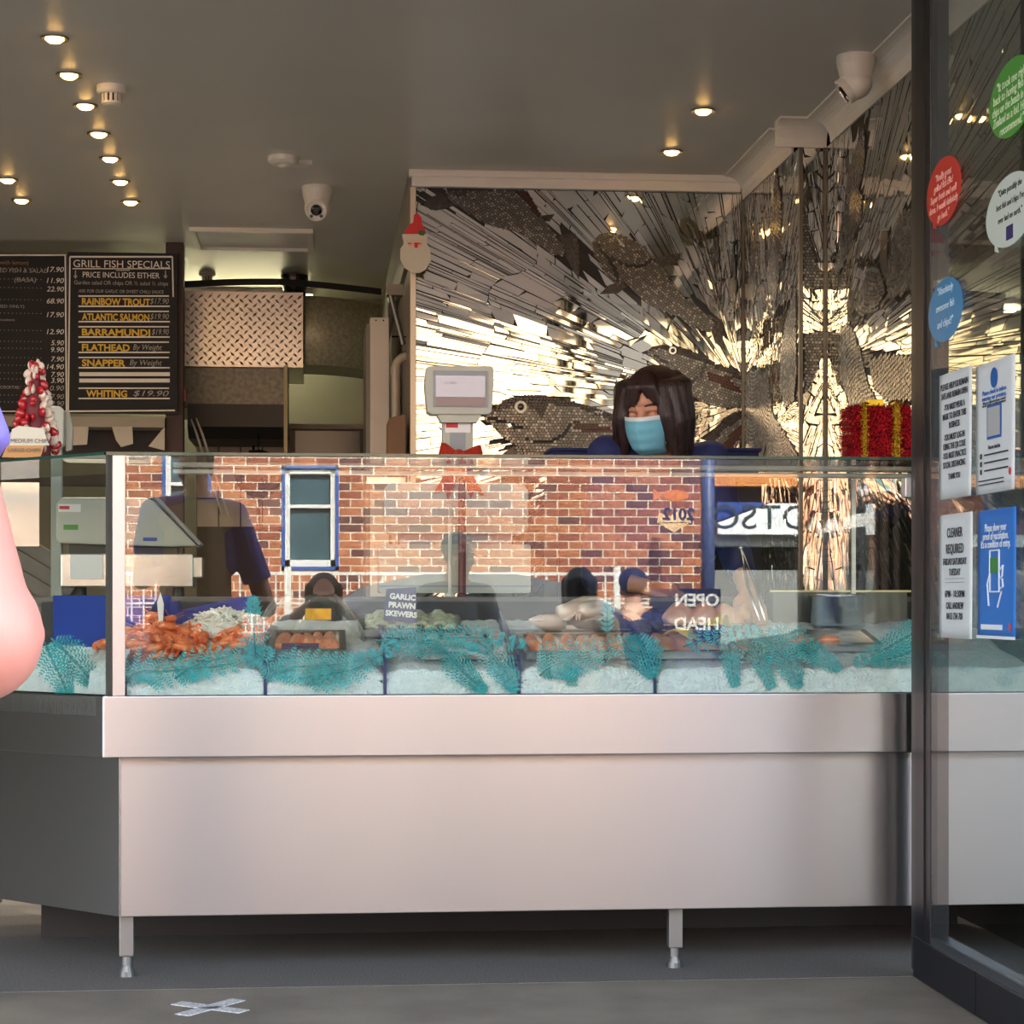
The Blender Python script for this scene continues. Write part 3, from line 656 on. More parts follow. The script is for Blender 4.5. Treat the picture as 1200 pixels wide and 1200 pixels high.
# dark kitchen back: shelf, oven, hanging ladle
xk0, xk1, zk0, zk1 = rect(336, 432, 498, 640, 12.3)
t = thing('kitchen_oven', 'dark kitchen oven with pale edge behind the white cabinet end', 'oven', ((xk0 + xk1) / 2, 12.5, 0))
MB().box(xk0, xk1, 12.3, 12.85, 0, zk1).build('body', mat('oven_dark', (46, 44, 40), 0.35, 0.5), t)
MB().box(xk0 + 0.05, xk1 - 0.05, 12.28, 12.3, zk1 - 0.22, zk1 - 0.04).build('door', mat('oven_door', (24, 24, 22), 0.2), t)
MB().box(xk0, xk1, 12.26, 12.3, zk1 - 0.03, zk1).build('top_edge', mat('oven_edge', (120, 112, 92), 0.4), t)
xk0, xk1, zk0, zk1 = rect(230, 333, 517, 640, 12.2)
t = thing('tiled_splashback', 'pale tiled splashback under the black hood canopy', 'splashback', ((xk0 + xk1) / 2, 12.3, 0.6))
sp = mat('splash_tile', (176, 164, 148), 0.3, var=0.08)
bk = MB().box(xk0, xk1, 12.24, 12.3, 0.6, zk1).build('backing', mat('grout_brown', (70, 60, 50), 0.8), t)
for i in range(4):
    for j in range(3):
        wx = (xk1 - xk0) / 4; MB().box(xk0 + i * wx + 0.004, xk0 + (i + 1) * wx - 0.004, 12.232, 12.245, zk1 - (j + 1) * 0.17 + 0.004, zk1 - j * 0.17 - 0.004).build('tile', sp, t)
pk = onY(297, 518, 12.1)
t = thing('ladle', 'dark steel ladle hanging under the black hood canopy', 'ladle', (pk.x, 12.1, pk.z - 0.06))
MB().tube([(pk.x, 12.1, pk.z + 0.03), (pk.x, 12.1, pk.z - 0.05)], 0.006, 8).build('handle', dk, t); MB().lathe([(0.005, -0.09), (0.022, -0.08), (0.028, -0.05), (0.024, -0.05)], (pk.x, 12.1, pk.z), 'z', 16).build('bowl', dk, t)
# frying skimmer and white handles hanging by the range
Yk = 11.56; c = onY(303, 555, Yk); hb = onY(303, 592, Yk)
t = thing('frying_skimmer', 'round dark frying skimmer hanging by its wire yoke in the kitchen', 'skimmer', (c.x, Yk, onY(303, 636, Yk).z))
MB().lathe([(0.002, 0.012), (0.08, 0.006), (0.13, -0.006), (0.134, -0.004), (0.08, 0.01), (0.002, 0.016)], c, '-y', 28).build('pan', mat('skimmer_dark', (38, 30, 26), 0.4, 0.5), t, smooth=True)
for s in (-1, 1): MB().tube([c + Vector((0.03 * s, -0.01, -0.125)), hb + Vector((0.012 * s, -0.01, 0.01)), hb + Vector((0.0, -0.01, -0.02))], 0.005, 6).build('wire_yoke', dk, t)
MB().tube([hb - Z1 * 0.02, onY(303, 634, Yk)], [0.011, 0.014], 10).build('handle', MATS['skimmer_dark'], t, smooth=True)
MB().tube([c + Z1 * 0.12, Vector((c.x, Yk, onY(303, 500, Yk).z))], 0.003, 6).build('hook', dk, t)
for (a, b, l) in (((224, 491), (236, 528), 'left of the pair'), ((230, 490), (243, 529), 'right of the pair')):
    pa, pb = onY(*a, 11.494), onY(*b, 11.494)
    tag(MB().tube([pa, pa.lerp(pb, 0.5) + X1 * 0.004, pb + (pb - pa) * 2.0], [0.004, 0.007, 0.006], 8).build('white_handle', white, smooth=True), 'thin white utensil handle beside the brown post, ' + l, 'utensil', 'white utensil handles')
# fluorescent batten on the kitchen ceiling behind the hood
fx = (x0 + x1) / 2 if False else onY(250, 340, 12.5).x
t = thing('kitchen_batten', 'fluorescent batten light on the kitchen ceiling behind the hood', 'light', (fx, 12.55, CEIL - 0.06))
MB().box(fx - 0.6, fx + 0.6, 12.5, 12.6, CEIL - 0.03, CEIL).build('batten_body', white, t); MB().tube([(fx - 0.58, 12.55, CEIL - 0.05), (fx + 0.58, 12.55, CEIL - 0.05)], 0.013, 10).build('tube', mat('tube_glow', (255, 250, 220), 0.5, emit=(255, 244, 190), estr=4.0), t)
ld = bpy.data.lights.new('batten_glow', 'AREA'); ld.shape = 'RECTANGLE'; ld.size = 1.1; ld.size_y = 0.05; ld.energy = 2.2; ld.color = (1, 0.93, 0.68)
lo = bpy.data.objects.new('tube_light', ld); COL.objects.link(lo); setpar(lo, t); lo.location = (fx, 12.55, CEIL - 0.075)
# white cabinet end, waste pipe, cardboard box, wall bracket
YCb = 10.2; x0, x1, z0, z1 = rect(434, 456, 372, 700, YCb)
t = thing('tall_fridge', 'tall white fridge side beside the mosaic wall flank', 'fridge', ((x0 + x1) / 2, YCb + 0.3, 0))
MB().box(x0, x1, YCb, YCb + 0.7, 0, z1).build('cabinet', mat('fridge_white', (206, 198, 188), 0.4, var=0.03), t, bevel=0.004)
for q in (0.3, 0.7): MB().lathe([(0.004, 0), (0.003, 0.002)], (x0 + (x1 - x0) * q, YCb, z1 - 0.015), '-y', 10).build('screw', dk, t)
MB().box(x0 - 0.02, x0, YCb + 0.03, YCb + 0.68, 0.1, z1 - 0.03).build('door_edge', mat('fridge_seal', (120, 116, 106), 0.5), t)
pv = mat('pvc_pipe', (176, 166, 150), 0.35)
Yp = 9.75; pa = onY(464, 415, Yp); pb = onY(486, 415, Yp)
t = thing('waste_pipe', 'cream plastic waste pipe with an elbow on the mosaic wall flank', 'pipe', (pa.x, Yp, 0))
pts = [(pa.x, Yp, 0.0), (pa.x, Yp, pa.z - 0.07)] + [(pa.x + 0.06 * (1 - math.cos(a * math.pi / 12)), Yp, pa.z - 0.07 + 0.06 * math.sin(a * math.pi / 12)) for a in range(1, 7)] + [(xl + 0.0, Yp, pa.z - 0.01)]
MB().tube(pts, 0.022, 14).build('pipe', pv, t, smooth=True)
MB().tube([(pa.x, Yp, pa.z - 0.1), (pa.x, Yp, pa.z - 0.06)], 0.026, 14).build('socket', pv, t)
MB().tube([(pa.x - 0.02, Yp + 0.02, onY(470, 394, Yp).z), (xl, Yp + 0.02, onY(470, 394, Yp).z)], 0.004, 6).build('bracket', dk, t)
Yc = 9.4; x0, x1, z0, z1 = rect(455, 483, 492, 560, Yc)
t = thing('cardboard_box', 'plain brown cardboard box beside the mosaic wall edge', 'box', ((x0 + x1) / 2, Yc + 0.15, z0))
cb = mat('cardboard', (142, 112, 90), 0.8, var=0.06)
MB().box(x0, min(x1, xl - 0.02), Yc, Yc + 0.3, z0, z1).build('carton', cb, t); MB().prism([(x0, Yc, z1), (min(x1, xl - 0.02), Yc, z1), (min(x1, xl - 0.02), Yc - 0.005, z1 + 0.025), (x0 + 0.02, Yc - 0.005, z1 + 0.012)], Y1, 0.004).build('flap', cb, t)
MB().box(x0 - 0.1, xl - 0.02, Yc - 0.05, Yc + 0.4, z0 - 0.03, z0).build('shelf_board', steel2, tag(thing('wall_shelf', 'narrow steel shelf carrying the cardboard box', 'shelf', (x0, Yc + 0.1, z0 - 0.03)), 'narrow steel shelf carrying the cardboard box', 'shelf'))
pbk = onY(468, 338, 9.6)
t = thing('shutter_bracket', 'grey metal bracket under the mosaic wall flank cornice', 'bracket', (pbk.x, 9.6, pbk.z - 0.1))
MB().box(pbk.x - 0.06, xl - 0.02, 9.6, 9.68, pbk.z - 0.03, pbk.z + 0.02).build('arm', mat('bracket_grey', (110, 106, 98), 0.4, 0.6), t); MB().tube([(pbk.x - 0.04, 9.62, pbk.z - 0.03), (pbk.x + 0.02, 9.62, pbk.z - 0.26)], 0.012, 8).build('strut', MATS['bracket_grey'], t)
# ================================================================ menu boards and their post
YM = onZ(205, 284, CEIL).y
pm0 = onY(194, 400, YM).x; pm1 = onY(215, 400, YM).x
post_m = mat('dark_brown_post', (58, 40, 38), 0.6, var=0.2, vscale=6)
t = thing('timber_post', 'dark brown square post from floor to ceiling beside the menu boards', 'post', ((pm0 + pm1) / 2, YM + 0.05, 0))
MB().box(pm0, pm1, YM, YM + 0.1, 0, CEIL).build('shaft', post_m, t, bevel=0.004)
MB().box(pm1, pm1 + 0.012, YM + 0.02, YM + 0.05, onY(217, 470, YM).z, onY(217, 455, YM).z).build('red_switch', mat('switch_red', (120, 30, 26), 0.5), t)
boardm = mat('chalkboard', (13, 14, 18), 0.7, var=0.15, vscale=10)
chalk = mat('chalk_white', (236, 234, 226), 0.8); chalkd = mat('chalk_faint', (168, 166, 158), 0.8); gold = mat('board_gold', (226, 188, 60), 0.6)
YM0 = YM - 0.045
bd = thing('menu_board', 'black grill fish specials board with gold fish names', 'menu board', (onY(145, 480, YM0).x, YM0, onY(145, 483, YM0).z))
x0, x1, z0, z1 = rect(79, 208, 297, 484, YM0)
MB().box(x0, x1, YM0, YM0 + 0.03, z0, z1).build('panel', boardm, bd)
def P(px, py): p = onY(px, py, YM0); return (p.x, YM0 - 0.002, p.z)
pxm = (onY(200, 400, YM0).x - onY(100, 400, YM0).x) / 100
def fr_line(a, b, thk, o, m=chalk):
    pa, pb = Vector(P(*a)), Vector(P(*b)); d = pb - pa; L = d.length; d.normalize(); n = d.cross(Vector((0, -1, 0)))
    MB().obox((pa + pb) / 2, d, n, Vector((0, -1, 0)), L / 2, thk * pxm / 2, 0.001).build('painted_line', m, o)
fr_line((82, 301), (202, 301), 2, bd); fr_line((202, 301), (203, 348), 1.6, bd); fr_line((82, 301), (80, 481), 1.6, bd); fr_line((80, 482), (205, 481), 1.8, bd); fr_line((85, 315), (200, 315), 1, bd)
fr_line((136, 317), (152, 317), 0.6, bd)
def tx(body, px, py, hpx, wpx, m, o, align='LEFT', off=0.0, shear=0.0):
    ob = text(body, hpx * pxm * 1.37, P(px, py), X1, Z1, m, o, align, off, shear=shear)
    xsv = [v.co.x for v in ob.data.vertices]
    if wpx and xsv:
        wd = max(xsv) - min(xsv); k = wpx * pxm / wd; xo = P(px, py)[0]
        ref = min(xsv) if align == 'LEFT' else ((min(xsv) + max(xsv)) / 2 if align == 'CENTER' else max(xsv))
        for v in ob.data.vertices: v.co.x = xo + (v.co.x - ref) * k
    return ob
tx('GRILL FISH SPECIALS', 86, 304.5, 9, 113, chalk, bd)
tx('PRICE INCLUDES EITHER', 97, 318.5, 7, 90, chalk, bd)
tx('Garden salad OR chips OR ½ salad ½ chips', 87, 328.5, 5, 110, chalkd, bd)
tx('ASK FOR OUR GARLIC OR SWEET CHILLI SAUCE', 92, 339, 4, 100, chalkd, bd, shear=0.2)
for px in (88.5, 194): 
    fr_line((px, 317), (px, 324), 1.4, bd, chalkd); MB().prism([P(px - 2.5, 323), P(px + 2.5, 323), P(px, 327)], Vector((0, -1, 0)), 0.001).build('arrow_head', chalkd, bd)
rows = [('RAINBOW TROUT', '$17.90', 353, 80, 176), ('ATLANTIC SALMON', '$19.90', 371, 79, 176), ('BARRAMUNDI', '$19.90', 389, 80, 178), ('FLATHEAD', 'By Weight', 407, 56, 156), ('SNAPPER', 'By Weight', 425, 51, 152), ('WHITING', '$19.90', 461, 48, 156)]
for nm, pr, cy_, wd, pxp in rows:
    fr_line((92, cy_ - 6), (198, cy_ - 6), 1.6, bd); fr_line((92, cy_ + 6), (199, cy_ + 6), 1.6, bd)
    tx(nm, 96 if nm != 'WHITING' else 101, cy_ - 4, 8, wd, gold, bd, off=0.0016)
    tx(pr, pxp, cy_ - 3.5, 7, 198 - pxp - (8 if 'W' in pr else 0), chalkd, bd, shear=0.25)
for cy_ in (438.5, 446): fr_line((93, cy_), (199, cy_), 4.6, bd)
bd2 = thing('menu_board', 'black chalk menu board with handwritten prices at the left edge', 'menu board', (onY(35, 480, YM0).x, YM0, onY(35, 483, YM0).z))
x0, x1, z0, z1 = rect(-60, 78, 298, 484, YM0)
MB().box(x0, x1, YM0, YM0 + 0.03, z0, z1).build('panel', boardm, bd2)
fr_line((-55, 299), (77, 299), 1.8, bd2); fr_line((76.5, 299), (78, 482), 1.6, bd2); fr_line((-55, 482), (78, 482), 1.2, bd2)
tx('with lemon)', 0, 305, 5, 33, mat('chalk_tan', (150, 120, 84), 0.8), bd2)
tx('GRILLED FISH & SALAD', -20, 314, 5, 76, chalkd, bd2, shear=0.15); tx('(BASA)', 17, 325, 5.5, 25, chalkd, bd2, shear=0.15)
for pr, py in (('17.90', 313), ('11.90', 326), ('22.90', 336), ('68.90', 350), ('17.90', 366), ('12.90', 386), ('5.90', 399), ('9.90', 407), ('7.90', 418), ('14.90', 427), ('7.90', 436), ('3.90', 443), ('10.90', 452), ('7.90', 462), ('2.90', 470)):
    tx(pr, 75, py, 6.2, 20 if len(pr) > 4 else 15, chalk if py < 445 else chalkd, bd2, 'RIGHT', shear=0.2)
    tx('. . . . . . . . . . .', 0, py + 0.5, 5, 48, chalkd, bd2)
tx('FRIED ONLY)', -6, 357, 3.6, 34, chalkd, bd2); tx('combinations', -14, 373, 3, 31, chalkd, bd2); tx('COCKTAIL', 0, 452, 3.6, 23, chalkd, bd2)
# shelf with papers below the boards
YS_ = YM0 + 0.0
x0, x1, z0, z1 = rect(-60, 193, 489, 499, YS_)
t = thing('wall_shelf', 'long pale shelf under the menu boards', 'shelf', ((x0 + x1) / 2, YS_ + 0.1, z0)); MB().box(x0, x1, YS_, YS_ + 0.25, z0, z1).build('shelf_board', mat('shelf_pale', (150, 144, 132), 0.5), t)
MB().box(x0, x1, YS_ + 0.2, YS_ + 0.25, z0 - 0.3, z0).build('back_rail', mat('rail_dark', (36, 32, 30), 0.6), t)
pap = mat('paper_dim', (190, 184, 170), 0.8)
for i, (q, l) in enumerate((([(82, 500), (104, 500), (102, 521), (82, 522)], 'left of three'), ([(131, 500), (155, 500), (156, 520), (142, 524), (136, 516)], 'middle of three'), ([(193, 500), (193, 528), (174, 523)], 'right of three, cut on the slant'))):
    pts = [onY(a_, b_, YS_ - 0.006) for a_, b_ in q]
    tag(MB().prism(pts, Vector((0, -1, 0)), 0.002).build('paper_note', pap), 'plain paper note hanging under the menu shelf, ' + l, 'paper', 'papers under the menu shelf')
# ================================================================ scales on the work shelf
def rrect(cx, cz, w, h, r, n=5):              # rounded rectangle outline (x,z)
    pts = []
    for (sx, sz, a0) in ((1, 1, 0), (-1, 1, 90), (-1, -1, 180), (1, -1, 270)):
        for i in range(n + 1):
            a = math.radians(a0 + 90 * i / n); pts.append((cx + sx * (w / 2 - r) + r * math.cos(a), cz + sz * (h / 2 - r) + r * math.sin(a)))
    return pts
def rslab(x0, x1, z0, z1, y0, y1, r=0.02, mb=None):
    mb = mb or MB(); return mb.prism([(x, y0, z) for x, z in rrect((x0 + x1) / 2, (z0 + z1) / 2, x1 - x0, z1 - z0, r)], Y1, y1 - y0)
redlab = mat('label_red', (190, 36, 52), 0.5); labw = mat('label_white', (232, 230, 228), 0.5)
screenm = mat('lcd_screen', (150, 148, 156), 0.25, emit=(196, 190, 200), estr=0.06)
scg = mat('scale_grey', (140, 146, 152), 0.4)
ZS = 1.015
# centre scale
Ys = 6.36
x0, x1, z0, z1 = rect(444, 622, 638, 693, Ys)
sc = thing('shop_scale', 'cream shop weighing scale with raised customer display and red bow', 'scale', ((x0 + x1) / 2, Ys + 0.1, ZS))
rslab(x0, x1, ZS + 0.012, z1, Ys, Ys + 0.18, 0.008).build('base_body', cream, sc, bevel=0.003)
for fx in (x0 + 0.04, x1 - 0.04): MB().lathe([(0.018, 0), (0.016, 0.014)], (fx, Ys + 0.05, ZS), 'z', 14).build('foot', black, sc)
MB().box(x0 + 0.002, x1 - 0.002, Ys - 0.001, Ys + 0.01, ZS + 0.03, ZS + 0.036).build('seam', scg, sc)
x0b, x1b, z0b, z1b = rect(450, 620, 566, 625, Ys)
rslab(x0b, x1b, z0b, z1b, Ys + 0.02, Ys + 0.17, 0.03).build('upper_body', cream, sc, bevel=0.004)
MB().box(x0b + 0.05, x1b - 0.05, Ys + 0.05, Ys + 0.14, z1 - 0.002, z0b + 0.002).build('platter_stem', scg, sc)
xn0, xn1, zn0, zn1 = rect(520, 556, 490, 566, Ys)
nk = rslab(xn0, xn1, z1b - 0.005, zn1, Ys + 0.06, Ys + 0.11, 0.01).build('column', cream, sc, bevel=0.003)
xm = (xn0 + xn1) / 2
MB().box(xm - 0.024, xm + 0.024, Ys + 0.055, Ys + 0.062, zY(540, Ys), zY(503, Ys)).build('column_inset', scg, nk)
a0, a1, b0, b1 = rect(523, 553, 491, 505, Ys); MB().box(a0, a1, Ys + 0.054, Ys + 0.0605, b0, b1).build('warranty_label', labw, nk); MB().box(a0 + 0.002, a0 + 0.04, Ys + 0.0525, Ys + 0.0545, (b0 + b1) / 2 - 0.004, b1 - 0.006).build('red_mark', redlab, nk)
hx0, hx1, hz0, hz1 = rect(498, 580, 428, 485, Ys)
hd = thing
hp = [onY(a_, b_, Ys) for a_, b_ in ((500, 430), (504, 428), (576, 428), (579, 431), (579, 450), (577, 482), (573, 485), (506, 485), (501, 482), (498, 450))]
hm = MB().prism([(p.x, Ys + 0.02, p.z) for p in hp], Y1, 0.07).build('display_head', cream, sc, bevel=0.006)
MB().prism([(onY(a_, b_, Ys).x, Ys + 0.03, onY(a_, b_, Ys).z) for a_, b_ in ((512, 484), (566, 484), (560, 494), (518, 494))], Y1, 0.05).build('head_socket', cream, sc)
a0, a1, b0, b1 = rect(508, 572, 434, 476, Ys); MB().box(a0, a1, Ys + 0.016, Ys + 0.022, b0, b1).build('bezel', scg, hm)
a0, a1, b0, b1 = rect(511, 569, 440, 465, Ys); MB().box(a0, a1, Ys + 0.0135, Ys + 0.0165, b0, b1).build('screen', screenm, hm)
a0, a1, b0, b1 = rect(511, 569, 465, 475, Ys); MB().box(a0, a1, Ys + 0.0135, Ys + 0.0165, b0, b1).build('lower_strip', mat('strip_rose', (150, 128, 126), 0.4), hm)
text('kg  $/kg', 0.012, (onY(521, 446, Ys).x, Ys + 0.0125, onY(521, 446, Ys).z), X1, Z1, scg, hm)
# thin poles of the shelf beside the scale
for px0, px1, py0, py1, m, l, nm in ((525, 529.5, 588, 694, mat('pole_white', (222, 218, 206), 0.4), 'slim white pole standing in front of the centre scale', 'slim_pole'), (537, 546, 560, 640, mat('pole_maroon', (92, 34, 34), 0.4), 'dark maroon pole behind the red bow', 'slim_pole')):
    pa = onY((px0 + px1) / 2, py1, Ys - 0.06); pb = onY((px0 + px1) / 2, py0, Ys - 0.06)
    o = tag(MB().lathe([(0.016, ZS), (0.016, ZS + 0.008), ((px1 - px0) / 2 / 376, ZS + 0.012), ((px1 - px0) / 2 / 376, pb.z - 0.004), (0.002, pb.z)], (pa.x, Ys - 0.06, 0), 'z', 12).build(nm, m), l, 'pole')
# red glitter bow
glit = mat('red_glitter', (226, 62, 40), 0.3, 0.4, var=0.55, vscale=420, bump=0.8, bscale=420, detail=1, vcontrast=(0.4, 0.6))
bw = thing('gift_bow', 'red glitter bow tied round the scale column', 'bow', (xm, Ys + 0.02, zY(585, Ys)))
Yb = Ys + 0.012
def flat(pxs, y, t, name, m, par): return MB().prism([(onY(a_, b_, Ys).x, y, onY(a_, b_, Ys).z) for a_, b_ in pxs], Y1, -t).build(name, m, par, bevel=0.003)
flat([(538, 531), (522, 519), (517, 519), (514, 531), (515, 542), (524, 541)], Yb, 0.02, 'loop', glit, bw); flat([(538, 531), (556, 523), (563, 521), (566, 532), (562, 541), (552, 540)], Yb, 0.02, 'loop', glit, bw)
flat([(532, 536), (508, 578), (522, 574), (525, 586), (537, 560), (540, 540)], Yb, 0.008, 'tail', glit, bw); flat([(544, 536), (568, 581), (556, 576), (552, 585), (541, 556), (540, 540)], Yb, 0.008, 'tail', glit, bw)
MB().ball((xm, Yb - 0.012, zY(532, Ys)), (0.016, 0.014, 0.014)).build('knot', glit, bw, smooth=True)
# left scale, seen end-on with its rear display on a pole
Yl = 6.5
x0, x1, z0, z1 = rect(72, 226, 649, 692, Yl)
sl_ = thing('shop_scale', 'cream shop scale with wedge shaped body beside the prawns', 'scale', ((x0 + x1) / 2, Yl + 0.08, ZS))
MB().box(x0, x1, Yl - 0.02, Yl + 0.2, z1 - 0.105, z1).build('steel_platter', steel2, sl_, bevel=0.004)
MB().box(x1, x1 + 0.028, Yl + 0.0, Yl + 0.12, z1 - 0.075, z1 - 0.01).build('side_knob', steel2, sl_, bevel=0.003)
rslab(x0 + 0.03, x0 + 0.13, z1 - 0.08, z1 - 0.004, Yl - 0.026, Yl - 0.019, 0.004).build('paper_label', labw, sl_)
for fx in (x0 + 0.05, x1 - 0.05): MB().lathe([(0.02, 0), (0.018, max(0.004, z1 - 0.105 - ZS))], (fx, Yl + 0.08, ZS), 'z', 14).build('foot', black, sl_)
q = [onY(a_, b_, Yl) for a_, b_ in ((66, 590), (72, 583), (170, 583), (181, 588), (232, 640), (200, 641), (70, 637), (66, 632))]
MB().prism([(p.x, Yl - 0.01, p.z) for p in q], Y1, 0.16).build('housing', cream, sl_, bevel=0.006)
MB().box(x0 + 0.02, x1 - 0.05, Yl + 0.02, Yl + 0.12, z1 - 0.002, onY(100, 637, Yl).z + 0.004).build('neck_block', black, sl_)
qa, qb = onY(181, 586, Yl), onY(233, 641, Yl); dd = (qb - qa).normalized()
MB().obox((qa + qb) / 2 + Vector((0.004, 0.06, 0.008)), dd, Y1, dd.cross(Y1), (qb - qa).length / 2, 0.075, 0.004).build('lid_edge', scg, sl_)
a0, a1, b0, b1 = rect(69, 95, 591, 600, Yl); lb = MB().box(a0, a1, Yl - 0.0125, Yl - 0.009, b0, b1).build('warranty_label', labw, sl_); MB().box(a0 + 0.003, (a0 + a1) / 2, Yl - 0.014, Yl - 0.012, (b0 + b1) / 2 - 0.004, b1 - 0.006).build('red_mark', redlab, lb)
a0, a1, b0, b1 = rect(75, 92, 615, 621, Yl); MB().box(a0, a1, Yl - 0.0125, Yl - 0.009, b0, b1).build('green_display', mat('lcd_green', (70, 140, 60), 0.4), sl_)
a0, a1, b0, b1 = rect(168, 184, 630, 634, Yl); MB().box(a0, a1, Yl - 0.0125, Yl - 0.009, b0, b1).build('blue_badge', mat('badge_blue', (40, 80, 160), 0.4), sl_)
pp0, pp1 = onY(58, 640, Yl), onY(71, 530, Yl)
MB().box(pp0.x, pp1.x, Yl + 0.03, Yl + 0.06, ZS, zY(520, Yl)).build('display_pole', mat('pole_grey_green', (150, 158, 150), 0.4), sl_, bevel=0.003)
q = [onY(a_, b_, Yl) for a_, b_ in ((50, 482), (54, 477), (72, 477), (76, 483), (76, 522), (70, 525), (50, 525), (46, 520), (46, 500))]
hm2 = MB().prism([(p.x, Yl - 0.03, p.z) for p in q], Y1, 0.05).build('display_back', cream, sl_, bevel=0.005)
q = [onY(a_, b_, Yl) for a_, b_ in ((76, 480), (80, 482), (84, 500), (83, 526), (76, 528))]
MB().prism([(p.x, Yl + 0.02, p.z) for p in q], Y1, 0.03).build('display_front', cream, sl_, bevel=0.003)
MB().box(onY(61, 500, Yl).x, onY(61.6, 500, Yl).x, Yl - 0.032, Yl - 0.029, zY(523, Yl), zY(480, Yl)).build('seam', scg, hm2)
# slatted timber and steel sheet behind the left wing
Yq = 6.9
slm = mat('grey_plank', (112, 106, 100), 0.5, var=0.15, vscale=5)
t = thing('prep_bench', 'grey slatted prep bench behind the left wing of the counter', 'bench', (onY(30, 700, Yq).x, Yq, 0))
for k in range(5):
    pa = onY(-10 , 612 + k * 22, Yq); pb = onY(86, 672 + k * 20, Yq); d = (pb - pa).normalized()
    MB().obox((pa + pb) / 2, d, Y1, d.cross(Y1), (pb - pa).length / 2, 0.02, 0.022).build('slat', slm, t)
x0, x1, z0, z1 = rect(0, 45, 565, 640, Yq - 0.05)
MB().box(x0, x1, Yq - 0.03, Yq - 0.02, z0, z1).build('steel_sheet', steel2, t)
for px in (-8, 84): 
    x = onY(px, 700, Yq).x; MB().box(x - 0.02, x + 0.02, Yq + 0.02, Yq + 0.06, 0, zY(640, Yq)).build('leg', slm, t)
# ================================================================ food on the ice
ORD = [w_ + ' from the left' for w_ in ('first', 'second', 'third', 'fourth', 'fifth', 'sixth', 'seventh', 'eighth', 'ninth')]
def zs(Y): return zY(784, G + 0.022) + (Y - G - 0.034) / 0.64 * 0.125
def S(px, Y, dz=0.0): p = onY(px, 740, Y); return Vector((p.x, Y, zs(Y) + dz))
slope = math.atan(0.125 / 0.64); SV = Vector((0, math.cos(slope), math.sin(slope))); SN = Vector((0, -math.sin(slope), math.cos(slope)))
traym = mat('tray_steel', (196, 198, 196), 0.22, 1.0, var=0.05)
def tray(px0, px1, Y0, Y1_, label, h=0.02, lift=0.008):
    a, b = S(px0, Y0), S(px1, Y0); L = (Y1_ - Y0) / math.cos(slope); xa, xb = a.x, b.x
    t = thing('steel_tray', label, 'tray', ((xa + xb) / 2, (Y0 + Y1_) / 2, zs((Y0 + Y1_) / 2)))
    c = Vector(((xa + xb) / 2, 0, 0)) + Vector((0, Y0, zs(Y0) + lift)) + SV * (L / 2); hw = (xb - xa) / 2
    MB().obox(c, X1, SV, SN, hw, L / 2, 0.002).build('tray_floor', traym, t)
    rim = MB(); tt = 0.003
    for (o, A, B, la, lb_) in ((SV * (-L / 2), X1, SV, hw, tt), (SV * (L / 2), X1, SV, hw, tt), (X1 * (-hw), SV, X1, L / 2, tt), (X1 * hw, SV, X1, L / 2, tt)):
        rim.obox(c + o + SN * h / 2, A, B, SN, la + tt, lb_, h / 2)
        rim.obox(c + o + SN * h, A, B, SN, la + 0.008, 0.009, 0.0018)
    rim.build('rim', traym, t); return c, hw, L
def flesh(name, c1, c2, **k): return mat(name, c1, 0.28, var=0, col2=c2, vscale=k.get('vs', 30), stretch=k.get('st', (1, 1, 1)), sss=0.15, coat=0.4, vcontrast=(0.35, 0.65))
salmon = flesh('salmon_flesh', (232, 122, 84), (246, 176, 140), vs=60, st=(3, 1, 1)); pinkf = flesh('pink_fillet', (222, 168, 148), (240, 206, 190)); brownf = flesh('brown_fillet', (196, 134, 100), (224, 178, 146), vs=18); orangef = flesh('orange_fillet', (222, 112, 56), (240, 160, 100), vs=26)
squidm = flesh('squid_flesh', (222, 196, 180), (238, 220, 208), vs=14); prm = flesh('prawn_shell', (230, 98, 44), (246, 150, 92), vs=70); whitef = flesh('white_flesh', (226, 222, 208), (244, 242, 232), vs=40)
def fillet(c, U, V, N, a, b, h, m, label, grp, name='fish_fillet', seed=0):
    rnd = random.Random(seed)
    def fn(u, v):
        x = u * 2 - 1; y = v * 2 - 1; w_ = (1 - 0.35 * max(0, x)) * math.sqrt(max(0, 1 - abs(x) ** 3.2)); zz = h * (max(0, 1 - abs(y) ** 2.5)) ** 0.6 * (max(0, 1 - abs(x) ** 4)) ** 0.5
        zz *= 1 + 0.18 * math.sin(x * 5 + seed) 
        return c + U * (a * x) + V * (b * w_ * y + 0.06 * a * math.sin(x * 2 + seed)) + N * (zz + 0.002)
    def fb(u, v):
        p = fn(u, v); return p - N * ((p - c).dot(N) - 0.0005)
    mb = MB().grid(fn, 18, 10); mb.grid(lambda u, v: fb(1 - u, v), 18, 10)
    return tag(mb.build(name, m, smooth=True), label, 'fish', grp)
